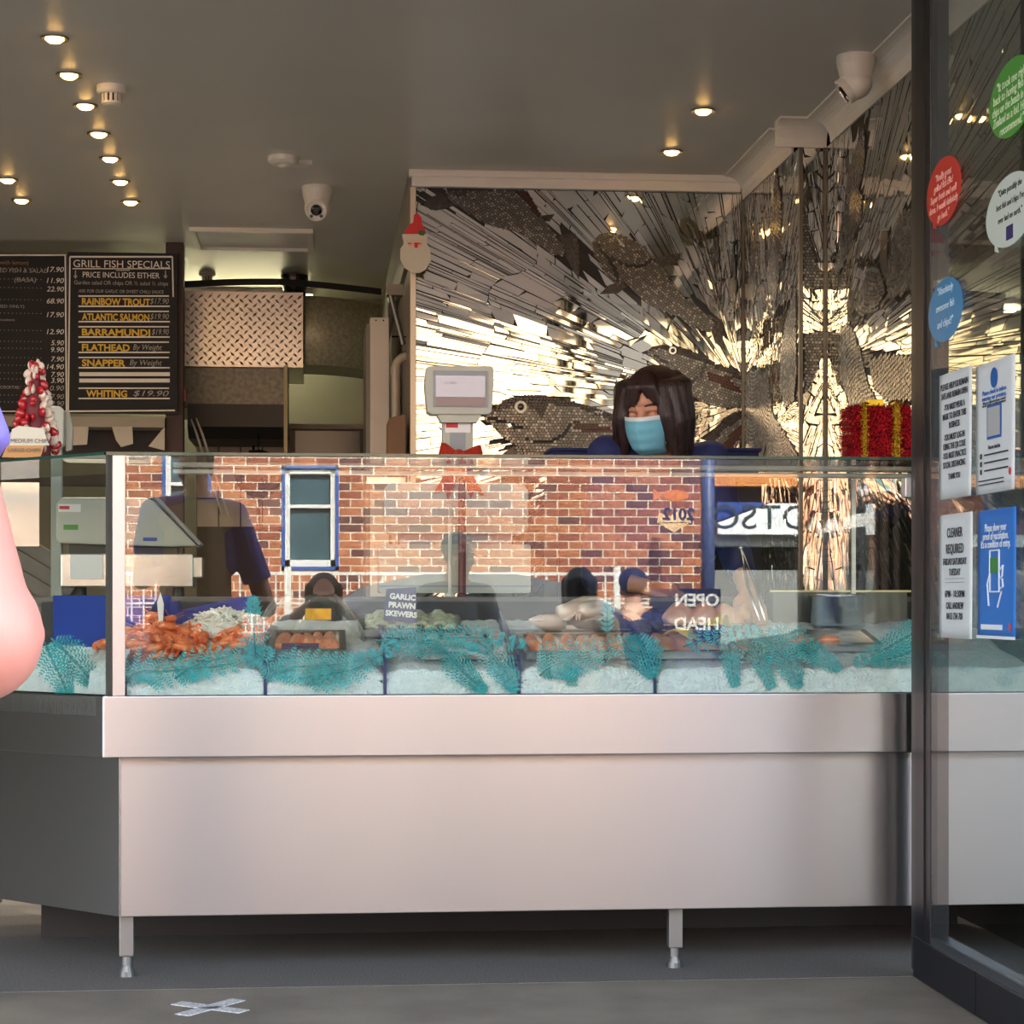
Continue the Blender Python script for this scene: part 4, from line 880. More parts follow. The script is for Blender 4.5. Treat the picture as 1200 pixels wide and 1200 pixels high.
# one prawn, then copies
def prawn_mesh():
    mb = MB(); n = 14; pts = []; rs = []
    for i in range(n):
        a = -0.4 + 3.6 * i / (n - 1); R = 0.026; pts.append(Vector((R * math.cos(a), 0, R * math.sin(a)))); r = (0.0075 + 0.0035 * math.sin(math.pi * min(1, (n - i) / n * 1.1))) * (1 - 0.5 * (i / n) ** 2)
        rs.append(r * (1.06 if i % 2 else 0.94))
    mb.tube(pts, rs, 10)
    e = pts[-1]; d = (pts[-1] - pts[-2]).normalized(); s = Vector((0, 1, 0))
    for k in (-1, 0, 1): mb.prism([e - s * 0.002, e + d * 0.018 + s * (0.010 * k - 0.005), e + d * 0.021 + s * (0.010 * k), e + d * 0.018 + s * (0.010 * k + 0.005), e + s * 0.002], d.cross(s), 0.0012)
    h = pts[0]; hd_ = (pts[0] - pts[1]).normalized()
    for k in (-1, 1): mb.tube([h + s * 0.003 * k, h + hd_ * 0.03 + s * 0.012 * k + Vector((0, 0, 0.01)), h + hd_ * 0.07 + s * 0.02 * k], 0.0007, 5)
    for i in range(2, 9):
        q = pts[i] * 0.72
        for k in (-1, 1): mb.tube([pts[i] * 0.9 + s * 0.004 * k, q + s * 0.007 * k, q * 0.72 + s * 0.008 * k], 0.0009, 4)
    mb.ball(h + hd_ * 0.004 + s * 0.005, 0.002, 8, 6); mb.ball(h + hd_ * 0.004 - s * 0.005, 0.002, 8, 6)
    return mb.mesh('prawn')
pme = prawn_mesh(); pme.materials.append(prm); pme.polygons.foreach_set('use_smooth', [True] * len(pme.polygons))
rnd = random.Random(11)
def prawn(p, label, grp, s=1.0):
    o = bpy.data.objects.new('prawn', pme); COL.objects.link(o); o.location = p; o.scale = (s,) * 3
    o.rotation_euler = (rnd.uniform(1.0, 2.1), rnd.uniform(-0.5, 0.5), rnd.uniform(0, 6.28)); tag(o, label, 'prawn', grp)
for i in range(46):
    px = rnd.uniform(156, 236); Y = rnd.uniform(5.56, 5.92); hgt = 0.016 + rnd.random() * 0.045 * (1 - abs((px - 190) / 50))
    prawn(S(px, Y, hgt), 'cooked orange prawn in the pile beside the corner post', 'cooked prawns in the front pile', rnd.uniform(0.9, 1.2))
for i in range(14):
    px = rnd.uniform(256, 300); prawn(S(px, rnd.uniform(5.62, 5.9), 0.016 + rnd.random() * 0.02), 'cooked orange prawn beside the white shredded heap', 'cooked prawns beside the white heap', 1.0)
prawn(S(292, 5.70, 0.06), 'orange prawn standing upright by the tall fern frond', None, 1.3)
for i in range(16):
    a = rnd.uniform(0.04, 0.24); p = Vector((CXG, G, 0)) + Lw * a - Nl * rnd.uniform(0.10, 0.24)
    prawn(Vector((p.x, p.y, ZBT + 0.085 + rnd.random() * 0.05)), 'cooked orange prawn in the left wing heap', 'cooked prawns in the left wing', 1.25)
# shredded white heap: crab meat, many thin strands
mb = MB(); c = S(262, 5.93)
for i in range(260):
    a = rnd.uniform(0, 6.28); r = math.sqrt(rnd.random()); x = c.x + 0.115 * r * math.cos(a); y = c.y + 0.08 * r * math.sin(a); z = zs(y) + 0.055 * (1 - r * r) + rnd.uniform(0, 0.012)
    d = Vector((rnd.uniform(-1, 1), rnd.uniform(-1, 1), rnd.uniform(-0.4, 0.4))).normalized() * 0.022; m_ = Vector((x, y, z))
    mb.tube([m_ - d, m_ + Vector((0, 0, 0.008)), m_ + d], [0.003, 0.0045, 0.003], 5)
mb.lathe([(0.118, 0.0), (0.1, 0.03), (0.06, 0.05), (0.01, 0.058)], (c.x, c.y, zs(c.y) - 0.01), 'z', 26, sy=0.7)
tag(mb.build('seafood_heap', whitef, smooth=True), 'white heap of shredded seafood behind the prawns', 'seafood', None, 'stuff')
# blue tubs
bluem = mat('blue_tub_plastic', (28, 62, 158), 0.3, var=0.12, vscale=6)
def tub(px0, px1, py0l, py0r, Y, label, d=0.12):
    a, b = onY(px0, py0l, Y), onY(px1, py0r, Y); zb = zs(min(Y, 6.09)) - 0.0
    t = thing('blue_tub', label, 'tub', ((a.x + b.x) / 2, Y + d / 2, zb))
    q = [(a.x, Y, zb), (b.x, Y, zb), (b.x, Y, b.z), (a.x, Y, a.z)]
    MB().prism(q, Y1, 0.006).build('front_wall', bluem, t); MB().prism([(x, y + d, z) for x, y, z in q], Y1, -0.006).build('rear_wall', bluem, t)
    MB().box(a.x, b.x, Y + 0.006, Y + d - 0.006, zb, zb + 0.005).build('base', bluem, t)
    for x, zt_ in ((a.x, a.z), (b.x - 0.006, b.z)): MB().box(x, x + 0.006, Y + 0.006, Y + d - 0.006, zb, zt_).build('side_wall', bluem, t)
    MB().obox(((a.x + b.x) / 2, Y - 0.004, (a.z + b.z) / 2 - 0.004), (b - a).normalized(), Y1, (b - a).normalized().cross(Y1), (b - a).length / 2, 0.008, 0.004).build('lip', bluem, t)
tub(150, 208, 716, 704, 6.00, 'blue plastic tub behind the prawns with an upward slanting rim'); tub(206, 297, 716, 697, 6.06, 'large blue plastic tub behind the white heap')
# wing tub
wp = Vector((CXG, G, 0)) + Lw * 0.44 - Nl * 0.30
t = thing('blue_tub', 'blue plastic tub in the left wing behind the orange prawns', 'tub', (wp.x, wp.y, ZBT + 0.1))
MB().obox(wp + Z1 * (ZBT + 0.18), Lw, Nl, Z1, 0.2, 0.003, 0.085).build('front_wall', bluem, t); MB().obox(wp - Nl * 0.1 + Z1 * (ZBT + 0.18), Lw, Nl, Z1, 0.2, 0.003, 0.085).build('rear_wall', bluem, t)
MB().obox(wp - Nl * 0.05 + Z1 * (ZBT + 0.1), Lw, Nl, Z1, 0.2, 0.05, 0.003).build('base', bluem, t)
# price cards
cardn = mat('navy_card', (34, 44, 92), 0.4)
def card(pts, Y, lines, label, hs, tm=white, m=cardn, lean=0.0):
    q = [onY(a_, b_, Y) for a_, b_ in pts]; t = thing('price_card', label, 'card', (q[0] + q[1]) / 2)
    MB().prism(q, Y1, 0.003).build('card', m, t)
    U = (q[1] - q[0]).normalized(); V = Vector((0, -1, 0)).cross(U) * -1
    V = (q[3] - q[0]); V = (V - U * V.dot(U)).normalized()
    w_ = (q[1] - q[0]).length; H = (q[3] - q[0]).length
    for i, l in enumerate(lines):
        o = text(l, hs, q[3] + U * (w_ / 2) - V * (H * (0.12 + 0.27 * i)) + Vector((0, -0.002, 0)), U, V, tm, t, 'CENTER', 0.001)
    return t
card([(449, 727), (488, 730), (488, 688), (453, 690)], 5.86, ['GARLIC', 'PRAWN', 'SKEWERS'], 'navy price card lettered GARLIC PRAWN SKEWERS standing in the ice', 0.0215)
cst = onY(470, 735, 5.866)
card([(193, 767), (232, 769), (228, 755), (190, 752)], 5.60, [], 'small navy price card lying against the front prawns', 0.01)
t = card([(145, 730), (157, 730), (158, 708), (147, 710)], 5.97, [], 'pale blue price card against the first blue tub', 0.01, m=mat('pale_card', (170, 190, 225), 0.5))
text('OS', 0.03, onY(146, 719, 5.968), X1, Z1, cardn, t)
q = [onY(a_, b_, 5.8) for a_, b_ in ((187, 742), (190, 742), (192, 708), (188, 694), (184, 706))]
tag(MB().prism(q, Y1, 0.004).build('price_pick', mat('pick_white', (226, 226, 220), 0.4)), 'tall narrow white price pick standing in the prawns', 'tag')
q = [onY(a_, b_, 5.96) for a_, b_ in ((716, 746), (752, 746), (724, 699), (716, 700))]
tag(MB().prism(q, Y1, 0.004).build('price_wedge', mat('wedge_black', (34, 38, 48), 0.3)), 'black slanted price wedge beside the pale squid', 'tag')
# salmon under clear film
c, hw, L = tray(318, 402, 5.60, 5.84, 'steel tray of salmon fillets under clear film')
for i in range(5): fillet(c + X1 * (-hw + 0.03 + i * (2 * hw - 0.06) / 4) + SN * 0.006, SV, X1, SN, L * 0.42, 0.026, 0.022, salmon, 'long orange salmon fillet on the film wrapped tray, ' + ORD[i], 'salmon fillets on the wrapped tray', seed=i)
tag(MB().obox(S(352, 5.615, 0.03), X1, SV, SN, 0.05, 0.006, 0.012).build('price_strip', mat('strip_plum', (70, 50, 80), 0.4), bevel=0.003), 'dark plum price strip at the front of the salmon tray', 'tag')
film = glassmat('clear_film', 0.10, (0.97, 0.97, 0.96), 3.0)
def fdome(u, v):
    a = u * 2 * math.pi; h = v; w_ = 0.5 + 0.5 * (1 - h) ** 0.8
    x = 0.165 * w_ * math.cos(a); y = 0.14 * w_ * math.sin(a); wob = 0.006 * math.sin(a * 7 + v * 5) * (1 - v * 0.5)
    p = S(361, 5.80); return (p.x + x * (1 + wob * 4), p.y + y * (1 + wob * 4), p.z + 0.012 + 0.125 * h + wob)
fl = thing('plastic_bag', 'puffed clear plastic bag over the salmon tray', 'bag', S(361, 5.80))
MB().grid(fdome, 60, 12).build('film', film, fl, smooth=True)
x0, x1, z0, z1 = rect(358, 388, 713, 726, 5.76); MB().box(x0, x1, 5.72, 5.724, z0, z1).build('gold_label', mat('gold_foil', (214, 170, 60), 0.3, 0.7, var=0.2, vscale=30), fl)
# skewers
grnf = flesh('marinated_prawn', (150, 156, 122), (196, 196, 168), vs=40)
c, hw, L = tray(424, 540, 5.86, 6.06, 'steel tray of green marinated prawn skewers')
stick = mat('bamboo', (214, 190, 140), 0.6)
for i in range(9):
    b0 = c + X1 * (-hw + 0.03 + i * (2 * hw - 0.06) / 8) + SN * (0.014 + 0.012 * (i % 2))
    t = thing('prawn_skewer', 'green marinated prawn skewer behind the navy card, ' + ORD[i], 'skewer', b0 - SN * 0.01, 'marinated prawn skewers on the tray')
    MB().tube([b0 - SV * L * 0.42, b0 + SV * L * 0.45], 0.0018, 6).build('stick', stick, t)
    for k in range(6):
        cc = b0 + SV * (L * (-0.36 + 0.14 * k)) + X1 * rnd.uniform(-0.004, 0.004)
        MB().tube([cc + Vector((0.016 * math.cos(a), 0.004, 0.010 * math.sin(a))) for a in (-0.4, 0.4, 1.2, 2.0, 2.8, 3.5)], [0.006, 0.009, 0.0095, 0.009, 0.007, 0.004], 8).build('prawn_piece', grnf, t, smooth=True)
# pink fillets tray in front of the skewers
c, hw, L = tray(494, 602, 5.57, 5.80, 'steel tray of pale pink fillets under the hanging ferns')
for i in range(5): fillet(c + X1 * (-hw + 0.035 + i * (2 * hw - 0.07) / 4) + SN * 0.005, SV, X1, SN, L * 0.42, 0.03, 0.03, pinkf, 'pale pink fish fillet on the tray under the ferns, ' + ORD[i], 'pink fillets on the tray', seed=i + 7)
# dark sheet with pattern beside the skewers
# orange fillets tray and squid tray
c, hw, L = tray(618, 760, 5.57, 5.80, 'steel tray of orange fillets below the pale squid')
for i in range(7): fillet(c + X1 * (-hw + 0.03 + i * (2 * hw - 0.06) / 6) + SN * 0.005, SV, X1, SN, L * 0.42, 0.024, 0.026, orangef, 'orange fish fillet on the tray below the squid, ' + ORD[i], 'orange fillets on the tray', seed=i + 17)
c, hw, L = tray(640, 764, 5.85, 6.08, 'steel tray of whole pale squid')
def squid(p, ang, s, label):
    t = thing('squid', label, 'squid', p, 'whole squid on the tray'); d = Vector((math.cos(ang), math.sin(ang), 0.1)).normalized(); sd_ = d.cross(Z1).normalized()
    MB().tube([p + d * (s * k) + Z1 * (0.03 * s / 0.1) for k in (-0.5, -0.2, 0.2, 0.6, 0.9, 1.1)], [s * 0.2, s * 0.27, s * 0.3, s * 0.26, s * 0.14, s * 0.03], 14).build('mantle', squidm, t, smooth=True)
    for q_ in (-1, 1): MB().prism([p + d * (s * 0.55) + Z1 * s * 0.3, p + d * (s * 0.8) + sd_ * (q_ * s * 0.5) + Z1 * s * 0.3, p + d * (s * 1.05) + Z1 * s * 0.3], Z1, 0.006).build('fin', squidm, t, bevel=0.002)
    for k in range(7):
        a = (k - 3) * 0.22; e = (-d + sd_ * a).normalized(); MB().tube([p - d * s * 0.45 + Z1 * s * 0.2, p - d * s * 0.6 + e * s * 0.3 + Z1 * s * (0.25 - 0.03 * abs(k - 3)), p - d * s * 0.6 + e * s * 0.65 + Z1 * s * 0.06 + sd_ * math.sin(k * 2) * s * 0.1], [s * 0.07, s * 0.05, s * 0.02], 7).build('tentacle', squidm, t, smooth=True)
squid(S(672, 5.96, 0.03), 0.3, 0.10, 'large pale squid at the left of the squid tray'); squid(S(705, 6.0, 0.035), 2.6, 0.10, 'pale squid lying across the middle of the tray'); squid(S(690, 5.91, 0.05), 0.9, 0.085, 'smaller pale squid on top of the others'); squid(S(735, 6.0, 0.03), 0.5, 0.08, 'small pale squid beside the black wedge')
squid(S(648, 5.88, 0.02), 3.6, 0.075, 'pale squid with arms hanging over the tray front')
# brown fillets on paper with garnish bowl
c, hw, L = tray(768, 900, 5.57, 5.84, 'steel tray of brown fillets with a garnish bowl')
for i in range(5): fillet(c + X1 * (-hw + 0.04 + i * (2 * hw - 0.08) / 4) + SN * 0.006, SV, X1, SN, L * 0.42, 0.034, 0.022, brownf, 'brown fish fillet on the tray by the garnish bowl, ' + ORD[i], 'brown fillets on the tray', seed=i + 27)
p = S(832, 5.62, 0.045); t = thing('garnish_bowl', 'small blue bowl of red and green garnish on the brown fillets', 'bowl', p)
MB().lathe([(0.02, 0), (0.045, 0.02), (0.05, 0.03), (0.046, 0.03), (0.03, 0.012)], p, 'z', 24).build('bowl', mat('bowl_blue', (44, 70, 130), 0.2), t, smooth=True)
for i in range(22):
    a = rnd.uniform(0, 6.28); r = 0.036 * math.sqrt(rnd.random()); MB().ball(p + Vector((r * math.cos(a), r * math.sin(a), 0.03 + rnd.uniform(0, 0.008))), rnd.uniform(0.005, 0.009), 8, 6).build('garnish_piece', [mat('garnish_red', (196, 52, 36), 0.3), mat('garnish_green', (80, 130, 60), 0.3), mat('garnish_purple', (96, 50, 110), 0.3)][i % 3], t, smooth=True)
p = S(808, 5.68, 0.05); tag(MB().grid(lambda u, v: p + Vector(((u - 0.5) * 0.16 + 0.05 * v, (v - 0.5) * 0.05, 0.05 * u * math.sin(v * 3.1) + 0.012 * math.sin(u * 9))), 16, 8).build('lettuce_leaf', mat('leaf_yellow', (206, 180, 96), 0.4, var=0.15), smooth=True, solid=0.002), 'pale yellow curled leaf lying on the brown fillets', 'leaf')
c, hw, L = tray(780, 880, 5.88, 6.10, 'steel tray of thick fish steaks behind the brown fillets', h=0.03)
for i, px in enumerate((800, 832, 858)): fillet(S(px, 5.97, 0.02), (X1 + SV * 0.5).normalized(), (SV - X1 * 0.5).normalized(), SN, 0.07, 0.045, 0.055, brownf, ('left', 'middle', 'right')[i] + ' thick brown fish steak on the rear tray', 'fish steaks on the rear tray', name='fish_steak', seed=i + 40)
# steel pans and bowl at the door end
c, hw, L = tray(908, 1030, 5.66, 5.84, 'shallow dark steel tray at the door end of the display', h=0.02)
p = S(980, 5.98, 0.012); t = thing('steel_bowl', 'round stainless bowl of orange pieces at the door end', 'bowl', p)
MB().lathe([(0.06, 0), (0.075, 0.01), (0.08, 0.085), (0.09, 0.09), (0.086, 0.094), (0.076, 0.088), (0.07, 0.02)], p, 'z', 32).build('bowl', traym, t, smooth=True)
for i in range(14):
    a = rnd.uniform(0, 6.28); r = 0.06 * math.sqrt(rnd.random()); MB().ball(p + Vector((r * math.cos(a), r * math.sin(a), 0.03 + rnd.uniform(0, 0.01))), (0.018, 0.014, 0.01), 10, 7).build('orange_piece', orangef, t, smooth=True)
for i, px in enumerate((938, 972)):
    pc = S(px, 5.70, 0.03); tag(MB().ball(pc, (0.032, 0.02, 0.014), 14, 8).build('fish_piece', orangef, smooth=True), ('left', 'right')[i] + ' of two orange fish pieces on the dark tray', 'fish')
x0, x1, z0, z1 = rect(905, 1062, 694, 700, 6.1)
t = thing('steel_pan', 'deep steel pan with pale rim behind the round bowl', 'pan', ((x0 + x1) / 2, 6.13, zs(6.09))); MB().box(x0, x1, 6.09, 6.10, zs(6.09) - 0.01, z1).box(x0, x1, 6.185, 6.195, zs(6.09) - 0.01, z1).box(x0, x0 + 0.01, 6.1, 6.185, zs(6.09) - 0.01, z1).box(x1 - 0.01, x1, 6.1, 6.185, zs(6.09) - 0.01, z1).build('wall', mat('pan_steel_dark', (92, 94, 88), 0.4, 0.8), t); MB().box(x0 - 0.01, x1 + 0.01, 6.082, 6.1, z1, z1 + 0.006).build('rim', mat('pan_rim', (206, 196, 150), 0.3, 0.5), t)
# ---------------------------------------------------------------- turquoise plastic ferns
fernm = mat('turquoise_plastic', (34, 158, 164), 0.4, var=0.18, vscale=30, sss=0.1); stemm = mat('turquoise_stem', (28, 120, 128), 0.4)
YF = G + 0.016
def frond(path, width, label, seed=0, npin=22, lift=0.0, droop=0.0):
    """path: pixels (x, y, Y) of the stem from base to tip; pinnae on both sides with small leaflets"""
    rnd = random.Random(seed); pts = [onY(a_, b_, Yv) for a_, b_, Yv in path]
    cs = []
    for i in range(len(pts) - 1):                      # Catmull-Rom
        p0, p1, p2, p3 = pts[max(0, i - 1)], pts[i], pts[i + 1], pts[min(len(pts) - 1, i + 2)]
        for k in range(10):
            t = k / 10; cs.append(0.5 * ((2 * p1) + (p2 - p0) * t + (2 * p0 - 5 * p1 + 4 * p2 - p3) * t * t + (3 * p1 - p0 - 3 * p2 + p3) * t ** 3))
    cs.append(pts[-1]); n = len(cs)
    root = thing('fern_frond', label, 'fern', pts[0], 'turquoise plastic ferns along the display')
    MB().tube(cs, [0.0028 * (1 - 0.75 * i / (n - 1)) for i in range(n)], 6).build('stem', stemm, root, smooth=True)
    npin = max(7, int(npin * 0.52)); lv = MB(); Nf = Vector((0, -1, 0.35)).normalized()
    for k in range(npin):
        t = 0.10 + 0.9 * k / npin; i = min(n - 2, int(t * (n - 1))); p = cs[i].lerp(cs[i + 1], t * (n - 1) - i); d = (cs[i + 1] - cs[i]).normalized()
        sdv = d.cross(Nf).normalized(); L = width * (1 - t) ** 0.75 * (0.55 + 0.45 * min(1, t * 4)) * rnd.uniform(0.85, 1.1) + 0.006
        for sg in (-1, 1):
            dirp = (sdv * sg + d * 0.65 + Nf * rnd.uniform(-0.12, 0.22)).normalized(); nl = max(4, int(L / 0.0085))
            up = dirp.cross(sdv).normalized(); lat = dirp.cross(Nf).normalized()
            bend = lambda s_: p + dirp * s_ - Z1 * (droop * s_ * s_ * 4) 
            lv.add([bend(0) + lat * 0.0008, bend(L) + lat * 0.0004, bend(L) - lat * 0.0004, bend(0) - lat * 0.0008], [(0, 1, 2, 3)])
            for j in range(nl):
                s_ = L * (j + 0.4) / nl; c_ = bend(s_); ll = 0.0150 * (1 - 0.8 * s_ / L) * min(1.15, width / 0.055) + 0.003
                for s2 in (-1, 1):
                    e = (lat * s2 + dirp * 0.75 + Nf * rnd.uniform(-0.1, 0.25)).normalized(); wv = e.cross(Nf).normalized() * (0.0025)
                    lv.add([c_, c_ + e * ll * 0.5 + wv, c_ + e * ll, c_ + e * ll * 0.5 - wv], [(0, 1, 2, 3)])
            tip = bend(L); lv.add([tip, tip + dirp * 0.004 + lat * 0.0012, tip + dirp * 0.009, tip + dirp * 0.004 - lat * 0.0012], [(0, 1, 2, 3)])
    o = lv.build('leaflets', fernm, root, solid=0.0007); o['kind'] = 'stuff'
    return root
a_, b_ = YF, YF + 0.05
WY = G + 0.09
frond([(60, 748, 5.62), (78, 765, 5.60), (98, 786, 5.585), (108, 800, 5.58)], 0.07, 'turquoise plastic fern in the left wing hanging toward the corner post', 1, 20)
frond([(52, 752, 5.66), (62, 775, 5.63), (74, 800, 5.62), (78, 812, 5.61)], 0.06, 'turquoise plastic fern in the left wing nearest the arm', 2, 18)
frond([(146, 806, a_), (160, 788, a_), (200, 786, a_), (260, 780, a_), (312, 770, b_)], 0.075, 'turquoise fern lying across the first ice bed from the corner post', 3, 26)
frond([(205, 795, a_), (230, 780, a_), (275, 768, a_ + .02), (322, 764, b_)], 0.06, 'turquoise fern on the first ice bed ending at the first divider', 4, 22)
frond([(299, 770, a_), (298, 745, b_), (297, 720, b_ + .02), (296, 700, b_ + .03)], 0.045, 'turquoise fern standing upright beside the blue tub', 5, 18)
frond([(312, 800, a_), (316, 784, a_), (305, 770, a_ + .02), (290, 760, b_)], 0.055, 'turquoise fern fanning over the first divider', 6, 16)
frond([(316, 788, a_), (345, 782, a_), (400, 778, a_), (448, 768, b_)], 0.07, 'turquoise fern across the ice below the wrapped salmon', 7, 26)
frond([(350, 795, a_), (385, 790, a_), (420, 782, a_), (470, 752, b_)], 0.07, 'turquoise fern rising from the second ice bed to the navy card', 8, 24)
frond([(440, 750, b_ + .02), (480, 752, b_), (520, 756, a_ + .02), (560, 762, a_)], 0.065, 'turquoise fern along the front of the skewer tray', 9, 24)
frond([(490, 752, b_ + .03), (530, 748, b_ + .02), (570, 748, b_), (618, 756, a_ + .02)], 0.055, 'turquoise fern behind the pink fillets', 10, 22)
frond([(520, 762, a_), (536, 780, a_), (552, 796, a_), (568, 810, a_)], 0.055, 'turquoise fern hanging down over the third ice bed, left one', 11, 18)
frond([(560, 752, a_ + .01), (580, 770, a_), (594, 790, a_), (604, 808, a_)], 0.065, 'turquoise fern hanging down over the third ice bed beside the divider', 12, 20)
frond([(632, 792, a_), (650, 780, a_), (700, 764, a_), (752, 748, b_)], 0.085, 'broad turquoise fern sweeping up over the orange fillets', 13, 28)
frond([(664, 762, a_ + .01), (668, 778, a_), (670, 790, a_), (670, 803, a_)], 0.035, 'small turquoise fern hanging below the orange fillets', 14, 14)
frond([(745, 742, b_), (752, 758, a_ + .01), (758, 775, a_), (764, 792, a_)], 0.07, 'turquoise fern drooping at the fourth divider', 15, 20)
frond([(712, 742, b_ + .06), (711, 728, b_ + .06), (712, 714, b_ + .06), (711, 700, b_ + .06)], 0.018, 'thin turquoise fern sprig standing before the squid', 16, 14)
frond([(800, 758, a_ + .02), (830, 748, a_ + .03), (860, 742, a_ + .02), (890, 738, b_)], 0.045, 'turquoise fern arching over the garnish bowl', 17, 18)
frond([(852, 745, b_), (856, 765, a_), (858, 785, a_), (862, 804, a_)], 0.04, 'narrow turquoise fern hanging at the left of the widest bed', 18, 18)
frond([(870, 742, b_), (886, 765, a_), (896, 785, a_), (904, 806, a_)], 0.045, 'turquoise fern hanging in the middle of the widest bed', 19, 20)
frond([(882, 740, b_), (910, 758, a_), (926, 780, a_), (934, 804, a_)], 0.07, 'broad turquoise fern hanging over the widest ice bed', 20, 22)
frond([(890, 742, b_), (925, 752, a_ + .01), (955, 766, a_), (984, 784, a_)], 0.065, 'turquoise fern spreading right over the widest ice bed', 21, 24)
frond([(1085, 735, b_), (1060, 748, b_), (1035, 762, a_ + .02), (1000, 778, a_)], 0.055, 'turquoise fern beside the door at the end of the display', 22, 22)
frond([(1090, 752, b_), (1075, 760, a_), (1050, 770, a_), (1020, 776, a_)], 0.05, 'turquoise fern partly behind the door frame', 23, 20)
# ================================================================ on top of the glass
Yc = 5.62
# small christmas cone tree
tc = onY(41, 525, 5.8); tr = thing('christmas_tree', 'small red and white cone christmas tree on the left glass top', 'decoration', (tc.x, 5.8, ZG))
zb = ZG; H = zY(434, 5.8) - zb
redp = mat('ornament_red', (176, 34, 40), 0.25, coat=0.4); crp = mat('ornament_cream', (222, 206, 190), 0.4); mar = mat('garland_maroon', (112, 40, 48), 0.6)
MB().lathe([(0.048, 0), (0.044, 0.02), (0.012, H * 0.92), (0.003, H)], (tc.x, 5.8, zb), 'z', 20).build('cone', mar, tr, smooth=True)
rr = random.Random(2)
for i in range(120):
    v = rr.random() ** 1.2; a = rr.uniform(0, 6.28); r = 0.05 * (1 - v) + 0.012; p = Vector((tc.x + r * math.cos(a), 5.8 + r * math.sin(a), zb + 0.02 + v * H * 0.92))
    if i % 4 == 0: MB().ball(p, 0.0085 + 0.004 * rr.random(), 10, 7).build('bauble', redp, tr, smooth=True)
    else: MB().ball(p, (0.017, 0.006, 0.013), 10, 6, M=Matrix.Rotation(a, 3, 'Z') @ Matrix.Rotation(rr.uniform(-1, 1), 3, 'Y')).build('petal', crp if i % 4 < 3 else redp, tr, smooth=True)
MB().ball((tc.x + 0.008, 5.8, zb + H + 0.006), (0.006, 0.006, 0.012), 10, 8).build('tip', crp, tr, smooth=True)
ct = thing('chip_sign', 'white handwritten chip sign above an orange card on the left glass top', 'sign', (onY(30, 520, 5.7).x, 5.7, ZG))
q = [onY(a_, b_, 5.7) for a_, b_ in ((10, 522), (14, 503), (22, 499), (50, 502), (58, 522))]
cw = MB().prism(q, Y1, 0.002).build('white_card', mat('card_white', (216, 212, 196), 0.7), ct)
text('MEDIUM CHIPS', 0.016, onY(12, 514, 5.698), X1, Z1, mat('pen_grey', (120, 116, 108), 0.8), cw)
q = [(p.x, 5.69, p.z) for p in [onY(a_, b_, 5.69) for a_, b_ in ((2, 534), (8, 522), (52, 522), (47, 534))]]; q[0] = (q[0][0], q[0][1], ZG + 0.001); q[3] = (q[3][0], q[3][1], ZG + 0.001)
co = MB().prism(q, Y1, 0.002).build('orange_card', mat('card_orange', (196, 146, 92), 0.7), ct); text('LARGE CHIPS', 0.015, onY(9, 525, 5.687), X1, Z1, MATS['pen_grey'], co)
# red tinsel gift box at the right, another tall one behind the door
tins_r = mat('tinsel_red', (178, 18, 30), 0.25, 0.6, var=0.7, vscale=160, bump=1.0, bscale=200, detail=2, vcontrast=(0.4, 0.62)); tins_g = mat('tinsel_gold', (206, 160, 40), 0.25, 0.7, var=0.5, vscale=160, bump=1.0, bscale=200)
def tinsel(x0, x1, y0, y1, z0, z1, n, m, par, name, seed, L=0.013):
    r = random.Random(seed); mb = MB().box(x0 + 0.004, x1 - 0.004, y0 + 0.004, y1 - 0.004, z0, z1 - 0.003)
    for i in range(n):
        f_ = r.randrange(4); u, v = r.random(), r.random()
        p = Vector((x0 + (x1 - x0) * u, y0, z0 + (z1 - z0) * v)) if f_ < 2 else (Vector((x0, y0 + (y1 - y0) * u, z0 + (z1 - z0) * v)) if f_ == 2 else Vector((x0 + (x1 - x0) * u, y0 + (y1 - y0) * v, z1)))
        d = Vector((r.uniform(-1, 1), r.uniform(-1.2, 0.1), r.uniform(-0.7, 0.9))).normalized() * L * r.uniform(0.5, 1.2); w_ = d.cross(Vector((r.uniform(-1, 1), r.uniform(-1, 1), r.uniform(-1, 1)))).normalized() * 0.0016
        if f_ == 3: d.z = abs(d.z)
        mb.add([p - w_, p + w_, p + d + w_ * 0.4, p + d - w_ * 0.4], [(0, 1, 2, 3)])
    o = mb.build(name, m, par); return o
Yg = 5.70
x0, x1, z0, z1 = rect(1000, 1070, 476, 533, Yg); z0 = ZG
gb = thing('gift_box', 'red tinsel gift box with gold ribbons on the glass top beside the door', 'decoration', ((x0 + x1) / 2, Yg + 0.07, ZG))
tinsel(x0, x1, Yg, Yg + 0.15, z0, z1, 2600, tins_r, gb, 'tinsel_box', 3)
for px0, px1 in ((1009, 1017), (1046, 1056)):
    a0, a1, _, _ = rect(px0, px1, 476, 533, Yg); tinsel(a0, a1, Yg - 0.008, Yg - 0.001, z0, z1 + 0.005, 420, tins_g, gb, 'gold_ribbon', px0, 0.008)
a0, a1, b0, b1 = rect(1018, 1037, 469, 476, Yg); MB().box(a0, a1, Yg + 0.01, Yg + 0.03, z1, b1 + 0.004).build('gold_clip', mat('gold_clip', (220, 176, 40), 0.3, 0.6), gb, bevel=0.002)
pc = onY(1052, 474, Yg); MB().tube([(pc.x + 0.02 * math.cos(a * 0.5), Yg + 0.02, pc.z + 0.012 * math.sin(a * 0.5) ) for a in range(0, 13)], 0.004, 6).build('ribbon_loop', mat('ribbon_bronze', (120, 80, 30), 0.3, 0.7), gb)
x0, x1, z0, z1 = rect(1088, 1112, 408, 533, 5.7)
